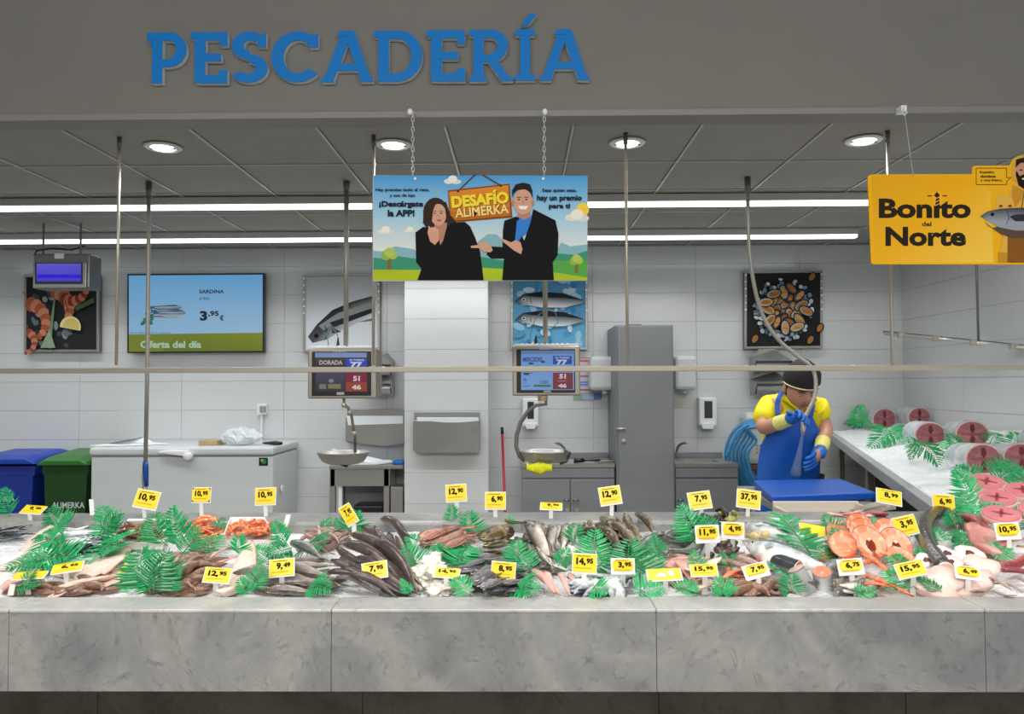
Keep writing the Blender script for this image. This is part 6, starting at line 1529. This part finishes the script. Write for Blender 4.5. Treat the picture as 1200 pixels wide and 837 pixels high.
for f in ferns: fern(f[0], f[1], f[2], f[3], f[6], .03, .045, f[4], f[5])
rf = [
 (1010, 502, 1010, 474, S1*4, 1.4, 'upright plastic fern at the back corner of the side counter'),
 (1014, 500, 988, 497, 0, .8, 'thin dark plastic fern on the ice beside the worker'),
 (1040, 500, 1016, 524, 0, .9, 'plastic fern below the tuna piece nearest the corner'),
 (1064, 504, 1030, 520, 0, .9, 'plastic fern lying right of the corner tuna piece'),
 (1068, 500, 1052, 512, 0, 1.0, 'plastic fern between the corner tuna pieces'),
 (1070, 516, 1098, 548, 0, .9, 'plastic fern fanned down from the third tuna piece'),
 (1066, 510, 1066, 540, 0, .9, 'plastic fern left of the third tuna piece'),
 (1122, 540, 1108, 508, 0, 1.1, 'plastic fern left of the fourth tuna piece'),
 (1110, 515, 1112, 545, 0, 1.0, 'plastic fern under the fourth tuna piece'),
 (1160, 520, 1174, 510, 0, 1.3, 'plastic fern right of the fourth tuna piece'),
 (1185, 530, 1184, 506, S1*4, 1.3, 'upright plastic fern near the wall at right'),
 (1176, 545, 1170, 560, 0, 1.3, 'plastic fern below the lowest tuna piece'),
 (1200, 560, 1178, 545, 0, 1.4, 'plastic fern right of the lowest tuna piece'),
 (1140, 598, 1116, 552, 0, 1.0, 'long plastic fern left of the tuna steaks'),
 (1150, 612, 1134, 575, 0, 1.2, 'plastic fern left of the lowest tuna steaks'),
 (1150, 620, 1138, 590, 0, 1.2, 'plastic fern below the tuna steaks near the dark loin'),
 (1186, 612, 1150, 594, 0, 1.0, 'plastic fern between the tuna steaks'),
 (1196, 606, 1180, 590, 0, 1.4, 'plastic fern behind the 10,95 card at right'),
 (1215, 620, 1190, 596, 0, 1.4, 'plastic fern at the right frame edge'),
 (1140, 612, 1118, 596, 0, 1.2, 'plastic fern at the inner corner of the two counters'),
 (1150, 560, 1120, 545, 0, 1.2, 'plastic fern in front of the long silver tuna piece'),
 (1165, 568, 1196, 548, 0, 1.3, 'plastic fern behind the upper tuna steak'),
 (1212, 575, 1186, 566, 0, 1.4, 'plastic fern near the frame edge between tuna steaks'),
]
for f in rf: fern(f[0], f[1], f[2], f[3], f[6], .02, .035, f[4], f[5], rice)
fern(1000, 497, 976, 494, 'dark green plastic fern spray lying along the back edge of the side counter', .02, .03, 0, .5, rice)

# ------------------------------------------------------------------ price cards
cardm = mat('card_face', '#f8d420', .4); cardw = mat('card_holder', '#eceae4', .3); cardc = mat('card_clear', '#e8e8e4', .15, alpha=.55)
def tag(x, y, w_, h_, rot, D, txt, tilt=18, style=0, stem=None, label='', yaw=0):
    c = at(x, y, D); s_ = D/F; W2, H2 = w_*s_/2, h_*s_/2
    ti = math.radians(tilt); ro = math.radians(rot)
    ex = Vector((math.cos(math.radians(yaw)), math.sin(math.radians(yaw)), 0)); n0 = Vector((0, -1, 0)); n0 = Vector((math.sin(math.radians(yaw)), -math.cos(math.radians(yaw)), 0))
    ez = Vector((0, 0, 1))
    ez2 = ez*math.cos(ti)-n0*math.sin(ti); nn = n0*math.cos(ti)+ez*math.sin(ti)
    H2 = H2/max(.3, math.cos(ti-.12))
    a = ex*math.cos(ro)+ez2*math.sin(ro); b = ez2*math.cos(ro)-ex*math.sin(ro)
    P = lambda u, v, k=0: c+a*u*W2+b*v*H2+nn*k
    q = thing('price_card', tuple(P(0, -1.2)), label, 'price tag')
    MB().prism([P(-1.08, -1.22, -.004), P(1.08, -1.22, -.004), P(1.08, 1.08, -.004), P(-1.08, 1.08, -.004)], nn*.003).build('holder', cardw, q, bevel=.001)
    oval_ = style == 2
    if oval_:
        pts = [P(.92*math.copysign(abs(math.cos(t))**.6, math.cos(t)), .12+.82*math.copysign(abs(math.sin(t))**.6, math.sin(t)), .0) for t in [2*PI*k/20 for k in range(20)]]
        MB().prism(pts, nn*.001).build('card', cardm, q)
    else: MB().prism([P(-1, -1, 0), P(1, -1, 0), P(1, 1, 0), P(-1, 1, 0)], nn*.001).build('card', cardm, q)
    fn = lambda u, v, k: P(u, v, .0014+.0001*k)
    ar = Art(fn)
    if txt:
        if txt == '~':
            ar.poly([(-.6, -.5), (-.3, .3), (.1, -.1), (.05, -.5)], '#fbf6e0'); ar.oval(.4, .1, .2, .5, '#fbf6e0')
        else:
            a_, b_ = txt.split(','); n_ = len(a_)
            k0 = -.12*n_-.18
            v, f = glyphs(a_+',', .05); ar.text(a_+',', -.72 if n_ > 1 else -.42, .60, .10, -.34, '#1c1408', .055)
            ar.text(b_, .16, .55, .74, -.06, '#1c1408', .055)
            ar.mb.v[:] = ar.mb.v
        ar.rect(-.7, .82, .5, .74, '#8a6a18') if txt != '~' else None
        ar.rect(-.8, -.52, .6, -.60, '#c89a18') if txt != '~' else None
    if style == 1:
        for sx in (-1, 1):
            for sz in (-1, 1): ar.poly([(sx*1, sz*1), (sx*.78, sz*1), (sx*1, sz*.7)], '#2a2a2e')
    if ar.mb.v: ar.build('lettering', printm, q, label='dark printed price')
    zi = .895+(min(c.y, 2.72)-2.11)*.1525
    base = P(0, -1.2, -.003); bz_ = zi if c.y < 2.71 else 1.021
    if stem is not None: bz_ = min(at(x, stem, D).z, base.z-.01)
    elif base.z < bz_+.012: bz_ = base.z-.015
    sw = .007
    MB().prism([base-ex*sw, base+ex*sw, Vector((base.x+sw, base.y+.006, bz_)), Vector((base.x-sw, base.y+.006, bz_))], (0, .003, 0)).build('stem', cardc if stem else cardw, q)
    return q
TG = [
 (39, 597, 25, 8, -6, 2.74, '9,95', 58, 0, None, 'yellow price card tipped back at far left beside the blue bin'),
 (172, 585, 27, 19, -10, 2.78, '10,95', 18, 0, None, 'yellow price card reading 10,95 below the blue spray handle'),
 (236, 580, 21, 16, 0, 2.80, '10,95', 10, 1, None, 'yellow price card with black corners in front of the freezer'),
 (311, 581.5, 23, 18, 2, 2.80, '10,95', 10, 0, None, 'yellow price card reading 10,95 in front of the freezer right end'),
 (408, 603, 14, 22, 32, 2.50, '7,95', 8, 0, None, 'yellow price card twisted sideways above the squid tangle'),
 (534.5, 577.5, 23, 18, 4, 2.80, '12,90', 10, 0, None, 'yellow price card reading 12,90 in front of the pillar'),
 (580.5, 586.5, 23, 18, 0, 2.78, '6,90', 10, 0, None, 'yellow price card reading 6,90 beside the red broom handle'),
 (646, 593, 24, 7, -4, 2.76, '9,90', 60, 0, None, 'yellow price card tipped far back below the left sink'),
 (715, 580.5, 24, 19, 8, 2.80, '12,90', 14, 0, None, 'yellow price card reading 12,90 in front of the tall cabinet'),
 (820, 586, 25, 18, 7, 2.78, '7,95', 18, 0, None, 'yellow price card reading 7,95 below the right sink'),
 (877.5, 584.5, 26, 19, -8, 2.78, '37,95', 14, 0, None, 'yellow price card reading 37,95 left of the cutting board'),
 (1042, 582, 27, 15, -12, 2.85, '8,99', 28, 0, 590, 'yellow price card reading 8,99 in front of the side counter leg'),
 (1106, 589.5, 24, 18, -4, 2.78, '6,90', 12, 0, None, 'yellow price card reading 6,90 at the edge of the side counter'),
 (829, 625.5, 26, 18, 2, 2.42, '11,95', 8, 2, 656, 'rounded yellow price card reading 11,95 beside the large dark fish'),
 (859, 621.5, 25, 17, -3, 2.44, '4,95', 8, 2, 654, 'rounded yellow price card reading 4,95 below the olive clams'),
 (952, 621, 27, 11, -15, 2.55, '', 55, 0, None, 'blank yellow card lying tipped back above the big salmon'),
 (1061, 616, 26, 20, 12, 2.48, '3,95', 14, 0, 640, 'yellow price card reading 3,95 right of the salmon steaks'),
 (1181, 622, 27, 17, 3, 2.40, '10,95', 14, 2, None, 'rounded yellow price card reading 10,95 at the right frame edge'),
 (439, 668, 28, 17, 9, 2.16, '7,95', 22, 0, 698, 'yellow price card reading 7,95 in front of the dark dogfish'),
 (330, 665, 28, 18, 5, 2.18, '9,49', 18, 0, 698, 'yellow price card reading 9,49 in front of the hake'),
 (254.5, 674, 30, 15, -4, 2.18, '12,95', 28, 0, 697, 'yellow price card reading 12,95 in front of the octopus pile'),
 (151, 668, 19, 10, -18, 2.16, '5,95', 40, 0, 690, 'small yellow price card tilted right, left of the big fern clump'),
 (79, 665, 32, 9, 12, 2.22, '6,95', 55, 0, 697, 'faded yellow price card tipped back near the front left'),
 (35, 674, 34, 6, 6, 2.16, '', 68, 0, 696, 'faded blank card seen almost edge on at the front left corner'),
 (524, 671, 28, 9, -5, 2.18, '14,95', 50, 0, None, 'yellow price card reading 14,95 tipped back on the white squid'),
 (590, 668, 27, 17, -5, 2.18, '8,95', 14, 0, None, 'yellow price card reading 8,95 among the purplish bream'),
 (685, 660, 27, 20, -3, 2.20, '14,95', 12, 0, None, 'yellow price card reading 14,95 in front of slim silver fish and ferns'),
 (730, 663.5, 26, 16, 0, 2.20, '3,95', 10, 2, 690, 'rounded yellow price card reading 3,95 behind the front sardines'),
 (778.5, 673, 38, 11, 3, 2.16, '~', 48, 0, 697, 'yellow card with pale white shapes instead of a price'),
 (825, 668, 30, 12, 2, 2.16, '15,95', 34, 0, 697, 'yellow price card reading 15,95 before the pale fillets'),
 (886, 668.5, 28, 14, 14, 2.18, '7,95', 28, 2, None, 'rounded yellow price card reading 7,95 left of the salmon cylinder'),
 (997, 664, 28, 16, 4, 2.20, '6,75', 18, 2, None, 'rounded yellow price card reading 6,75 before the salmon strips'),
 (1067, 667, 32, 15, 11, 2.16, '15,95', 26, 0, 697, 'yellow price card reading 15,95 before the smallest salmon steak'),
 (1134.5, 671, 27, 13, -8, 2.16, '6,49', 26, 2, None, 'rounded yellow price card reading 6,49 on the pale fish slices'),
]
for g in TG: tag(g[0], g[1], g[2], g[3], g[4], g[5], g[6], g[7], g[8], g[9], g[10])
for x, y0, y1, D, lab in ((12, 686, 698, 2.14, 'clear card stand without a visible card at the far left'), (108, 586, 604, 2.75, 'bare card holder leaning behind the left ferns'), (334, 604, 618, 2.66, 'bare white card holder right of the orange prawn tray')):
    p, q = at(x, y1, D), at(x+(3 if D > 2.2 else 0)*(-1 if x < 200 else 1), y0, D)
    MB().prism([p+Vector((-.008, 0, 0)), p+Vector((.008, 0, 0)), q+Vector((.008, .01, 0)), q+Vector((-.008, .01, 0))], (0, .003, 0)).build('card_stand', cardw, label=lab, cat='card stand')
# little blue and white label stuck among the squid
m = MB(); m.prism([at(872, 641, 2.4), at(880, 639, 2.4), at(884, 648, 2.38), at(874, 651, 2.38)], (0, .004, 0)); m.build('fish_label', whitep, label='small white and blue clip label below the 4,95 card', cat='label')
# ================================================================== worker
def skin(name, nodes, edges, root, m, parent=None, sub=2, col=None, smoothk=None):
    """nodes: {key:(point, rx, ry)}; grows one continuous surface"""
    keys = list(nodes); me = bpy.data.meshes.new(name)
    off = ORG[parent] if parent is not None else Vector((0, 0, 0))
    me.from_pydata([tuple(Vector(nodes[k][0])-off) for k in keys], [(keys.index(a), keys.index(b)) for a, b in edges], [])
    o = bpy.data.objects.new(name, me); COL.objects.link(o)
    s = o.modifiers.new('skin', 'SKIN'); s.use_smooth_shade = True; s.branch_smoothing = .3
    for i, k in enumerate(keys):
        d = me.skin_vertices[0].data[i]; d.radius = (nodes[k][1], nodes[k][2] if len(nodes[k]) > 2 else nodes[k][1]); d.use_root = (k == root)
    o.modifiers.new('sub', 'SUBSURF').levels = sub
    me2 = evalmesh(o); bpy.data.objects.remove(o); bpy.data.meshes.remove(me)
    me2.name = name; me2.materials.clear(); me2.materials.append(m); me2.polygons.foreach_set('use_smooth', [True]*len(me2.polygons))
    o = bpy.data.objects.new(name, me2); COL.objects.link(o)
    if parent is not None: o.parent = parent
    ORG[o] = off
    return o
WD = 4.75
skm = mat('skin', '#bd8a70', .5, sss=.1, noise=.06, nscale=20); polo = mat('polo_yellow', '#e8d800', .7, noise=.06, nscale=12); apm = mat('apron_blue', '#1458b8', .45, noise=.08, nscale=6)
glm = mat('glove_blue', '#1668c4', .4, noise=.06, nscale=30); cuffm = mat('cuff_yellow', '#e6df7c', .6); trm = mat('trousers_dark', '#20242c', .7); capm = mat('cap_black', '#191417', .7); trimm = mat('cap_trim', '#e2d9a0', .6); hairm = mat('hair_grey', '#4a413c', .7)
def A(x, y, d=0): return at(x, y, WD+d)
wk = thing('person', (A(925, 560).x, WD+.1, 0), 'man in yellow polo, blue apron and dark side cap, head bowed, holding a hose', 'person')
pel = A(925, 572, .16); che = A(926, 505, .06); upc = A(929, 475, -.02); nek = A(933, 462, -.06); hed = A(935, 450, -.10); 
shL, elL, wrL, haL = A(902, 474, .02), A(893, 503, -.14), A(924, 492, -.32), A(938, 488, -.37)
shR, elR, wrR, haR = A(958, 475, .02), A(968, 504, -.06), A(962, 526, -.22), A(955, 540, -.30)
xl, xr_ = pel.x-.1, pel.x+.1
N_ = {'pel': (pel, .15, .11), 'wai': (A(925, 540, .12), .145, .11), 'che': (che, .165, .12), 'upc': (upc, .085, .065), 'nek': (nek, .06, .06), 'hed': (hed, .065, .07),
  'shL': (shL, .048), 'elL': (elL, .052), 'wrL': (wrL, .034), 'haL': (haL, .036, .022), 'shR': (shR, .048), 'elR': (elR, .050), 'wrR': (wrR, .034), 'haR': (haR, .036, .022),
  'hiL': (Vector((xl, pel.y, .84)), .095), 'knL': (Vector((xl-.02, pel.y-.03, .47)), .062), 'anL': (Vector((xl-.02, pel.y+.02, .09)), .042), 'ftL': (Vector((xl-.03, pel.y-.14, .04)), .036),
  'hiR': (Vector((xr_, pel.y, .84)), .095), 'knR': (Vector((xr_+.02, pel.y-.03, .47)), .062), 'anR': (Vector((xr_+.02, pel.y+.02, .09)), .042), 'ftR': (Vector((xr_+.03, pel.y-.14, .04)), .036)}
E_ = [('pel', 'wai'), ('wai', 'che'), ('che', 'upc'), ('upc', 'nek'), ('nek', 'hed'), ('upc', 'shL'), ('shL', 'elL'), ('elL', 'wrL'), ('wrL', 'haL'), ('upc', 'shR'), ('shR', 'elR'), ('elR', 'wrR'), ('wrR', 'haR'),
  ('pel', 'hiL'), ('hiL', 'knL'), ('knL', 'anL'), ('anL', 'ftL'), ('pel', 'hiR'), ('hiR', 'knR'), ('knR', 'anR'), ('anR', 'ftR')]
skin('body', N_, E_, 'pel', skm, wk)
# head with face, bowed forward
hR = Matrix.Rotation(math.radians(4), 3, 'Z') @ Matrix.Rotation(math.radians(28), 3, 'X')   # local -Y is the face, tipping down
hc = A(937, 456, -.14)
HS = 1.12
def Hh(x, y, z): return hc+hR @ Vector((x*HS, y*HS, z*HS))
m = MB(); v = []; nu, nv = 28, 20
for i in range(nv+1):
    for j in range(nu):
        th = PI*i/nv; ph = 2*PI*j/nu; d = Vector((math.sin(th)*math.cos(ph), math.sin(th)*math.sin(ph), math.cos(th)))
        x, y, z = d.x*.076, d.y*.095, d.z*.115
        if z < 0: x *= 1-.28*(-z/.115)**1.5; 
        if y < 0 and z < .02: y *= .96
        if y > 0 and z < -.03: y *= .75
        f_ = math.exp(-((x/.013)**2))*(1 if y < -.03 else 0)
        y -= f_*.022*max(0, 1-abs((z+.015)/.03)); y -= f_*.007*max(0, 1-abs((z+.085)/.02))
        for sx in (-1, 1):
            if y < -.03: y += .009*math.exp(-((x-sx*.031)/.014)**2-((z-.012)/.010)**2)
        if y < -.03: y -= .005*math.exp(-((z-.032)/.010)**2)
        v.append(Hh(x, y, z))
m.add(v, [(i*nu+j, i*nu+(j+1) % nu, (i+1)*nu+(j+1) % nu, (i+1)*nu+j) for i in range(nv) for j in range(nu)])
hd = m.build('head', skm, wk, smooth=True)
for s_ in (-1, 1): MB().ell(Hh(s_*.078, .012, -.005), (.012, .022, .032), 10, 8, None, hR).build('ear', skm, hd, smooth=True)
for s_ in (-1, 1): MB().ell(Hh(s_*.031, -.079, .006), (.012, .008, .0045), 10, 6, None, hR).build('eye', mat('eye_white', '#a89c92', .3), hd, smooth=True)
for s_ in (-1, 1): MB().ell(Hh(s_*.031, -.0855, .0045), (.005, .0035, .0035), 8, 6, None, hR).build('pupil', black, hd, smooth=True)
for s_ in (-1, 1): MB().tube([Hh(s_*.015, -.097, .028), Hh(s_*.03, -.096, .033), Hh(s_*.047, -.085, .027)], [.003, .0045, .003], 6).build('eyebrow', hairm, hd, smooth=True)
MB().tube([Hh(-.022, -.086, -.052), Hh(0, -.094, -.050), Hh(.022, -.086, -.052)], [.003, .005, .003], 6).build('mouth', mat('lips', '#7c4740', .5), hd, smooth=True)
# short hair band below the cap
m = MB(); rings = []
for z in (.055, .02, -.03):
    rings.append([Hh(.080*math.cos(t)*(1 if z > -.02 else .93), .1*math.sin(t)*(1 if z > -.02 else .86), z) for t in [math.radians(-8+196*k/16) for k in range(17)]])
m.loft(rings, caps=False, closed=False); h_ = m.build('hair', hairm, hd, smooth=True); h_.modifiers.new('s', 'SOLIDIFY').thickness = .006
# side cap
m = MB(); rings = []
for z, k in ((.030, 1.0), (.060, 1.04), (.11, .96), (.155, .66), (.178, .10)):
    rings.append([Hh(.088*k*math.cos(t)*(1 if k > .9 else .75), .112*math.sin(t)*(k*.9+.1 if k > .2 else .55)*(1.0), z+.016*(-math.sin(t))) for t in [2*PI*j/24 for j in range(24)]])
cp = m.loft(rings).build('side_cap', capm, hd, smooth=True, sharp=60)
m = MB()
def capp(t, z, k=1.04): a_ = math.radians(t); return Hh(.088*k*math.cos(a_), .112*k*math.sin(a_), z+.016*(-math.sin(a_)))
m.tube([capp(t_, .040) for t_ in range(175, 300, 10)]+[capp(t_, .052) for t_ in (305, 320, 340, 360)], .0042, 6)
m.tube([capp(295, .042), capp(288, .075, 1.06), capp(278, .110, 1.0), capp(270, .150, .74)], .0038, 6)
m.build('trim', trimm, cp, smooth=True) if 0 else m.build('cap_trim', trimm, hd, smooth=True)
# polo shirt
n2 = {'hem': (A(925, 556, .13), .165, .13), 'wai': (A(925, 535, .11), .165, .13), 'che': (che, .20, .15), 'upc': (upc, .185, .15), 'nb': (A(931.5, 467, -.04), .09, .085),
  'shL': (shL, .094), 'slL': (shL.lerp(elL, .82), .077), 'shR': (shR, .094), 'slR': (shR.lerp(elR, .82), .075)}
skin('polo_shirt', n2, [('hem', 'wai'), ('wai', 'che'), ('che', 'upc'), ('upc', 'nb'), ('upc', 'shL'), ('shL', 'slL'), ('upc', 'shR'), ('shR', 'slR')], 'che', polo, wk)
sh = wk.children[-1]; ORG[sh] = ORG[wk]
m = MB()
for s_ in (-1, 1):
    nb = A(933, 468, -.10); m.tube([nb+Vector((s_*.075, .06, .02)), nb+Vector((s_*.06, -.02, .0)), nb+Vector((s_*.012, -.055, -.06))], [.016, .018, .008], 8)
m.build('collar', polo, sh, smooth=True)
# trousers and shoes
n3 = {'pel': (pel, .165, .125), 'hiL': (Vector((xl, pel.y, .82)), .108), 'knL': (Vector((xl-.02, pel.y-.03, .47)), .085), 'anL': (Vector((xl-.02, pel.y+.02, .12)), .07), 'hiR': (Vector((xr_, pel.y, .82)), .108), 'knR': (Vector((xr_+.02, pel.y-.03, .47)), .085), 'anR': (Vector((xr_+.02, pel.y+.02, .12)), .07)}
skin('trousers', n3, [('pel', 'hiL'), ('hiL', 'knL'), ('knL', 'anL'), ('pel', 'hiR'), ('hiR', 'knR'), ('knR', 'anR')], 'pel', trm, wk)
for x in (xl-.025, xr_+.025):
    m = MB(); m.ell((x, pel.y-.07, .045), (.05, .14, .045), 14, 8); m.build('shoe', mat('shoe_white', '#c9cdd0', .5), wk, smooth=True)
# apron: curved sheet from the chest to the shins, wrapping round the sides
rows = [  # y px, left px, right px, depth shift of the front, wrap
 (487, 911, 951, -.165, .02), (497, 905, 956, -.175, .03), (508, 899, 962, -.17, .06), (522, 892, 963, -.15, .10), (540, 889, 961, -.12, .12), (560, 887, 960, -.10, .13), (585, 886, 960, -.09, .13)]
P0 = []
for y, l, r, d, wr in rows:
    row = []
    for k in range(17):
        u = k/16; x = l+(r-l)*u; e = abs(u-.5)*2; row.append(A(x, y+1.5*math.sin(u*5)*(y > 520), d+wr*e**2.6+.012*math.sin(u*11+y*.05)*(y > 510)))
    P0.append(row)
for zz_ in (.7, .45):
    last = P0[-1]; P0.append([Vector((p.x, p.y+.01*math.sin(i), zz_)) for i, p in enumerate(last)])
m = MB(); m.loft(P0, caps=False, closed=False); ap = m.build('apron', apm, wk, smooth=True, fixn=True)
so = ap.modifiers.new('s', 'SOLIDIFY'); so.thickness = .008; so.offset = 0
m = MB()
for pts in (((912, 488), (911, 475), (915, 462), (922, 455)), ((950, 488), (952, 478), (951, 466), (946, 458))):
    q = [A(pts[0][0], pts[0][1], -.165), A(pts[1][0], pts[1][1], -.15), A(pts[2][0], pts[2][1], -.115), A(pts[3][0], pts[3][1], -.03)]
    q = smooth(q, 4); rings = [[p+Vector((-.014, .0, 0)), p+Vector((.014, 0, 0)), p+Vector((.014, .006, .004)), p+Vector((-.014, .006, .004))] for p in q]
    m.loft(rings)
m.build('neck_strap', apm, ap)
# gloves with fingers
def glove(name, wr, ha, palm_n, curl, hold, thumb_side, label):
    d = (ha-wr).normalized(); n = palm_n; n = (n-d*n.dot(d)).normalized(); s = d.cross(n)*thumb_side
    nodes = {'w': (wr-d*.01, .042), 'p0': (wr+d*.035, .050, .036), 'p1': (wr+d*.09, .054, .032)}; edges = [('w', 'p0'), ('p0', 'p1')]
    o = skin(name, nodes, edges, 'w', glm, wk, 1); setp(o, label)
    ORG[o] = ORG[wk]
    for k in range(4):
        L = (.036, .040, .038, .031)[k]; b = wr+d*.085+s*(.036-.024*k)
        dirs = [d*math.cos(c_)+n*math.sin(c_) for c_ in (math.radians(curl*.35), math.radians(curl), math.radians(curl*1.75))]
        q = [b, b+dirs[0]*L*1.1]; q.append(q[-1]+dirs[1]*L); q.append(q[-1]+dirs[2]*L*.85)
        skin('finger', {i: (p, (.0135, .013, .012, .010)[i]) for i, p in enumerate(q)}, [(0, 1), (1, 2), (2, 3)], 0, glm, o, 1)
    b = wr+d*.030+s*.030; q = [b, b+(d*.6+s*.7+n*.25).normalized()*.034, None, None]; q[2] = q[1]+(d*.85+n*.55).normalized()*.028; q[3] = q[2]+(d*.8+n*.7-s*.3).normalized()*.020
    skin('thumb', {i: (p, (.014, .0125, .0115, .009)[i]) for i, p in enumerate(q)}, [(0, 1), (1, 2), (2, 3)], 0, glm, o, 1)
gd = (wrL-elL).normalized()
glove('glove', wrL, wrL+gd*.1, Vector((.1, -.9, -.1)), 55, 1, -1, 'blue rubber glove gripping the hose')
glove('glove', wrR, haR, Vector((-.8, .1, -.2)), 28, 0, 1, 'blue rubber glove hanging low')
for e_, w_ in ((elL, wrL), (elR, wrR)):
    d = (w_-e_).normalized(); MB().tube([w_-d*.085, w_-d*.06, w_-d*.01, w_+d*.008], [.043, .043, .039, .037], 16).build('glove_cuff', cuffm, wk, smooth=True, sharp=60)
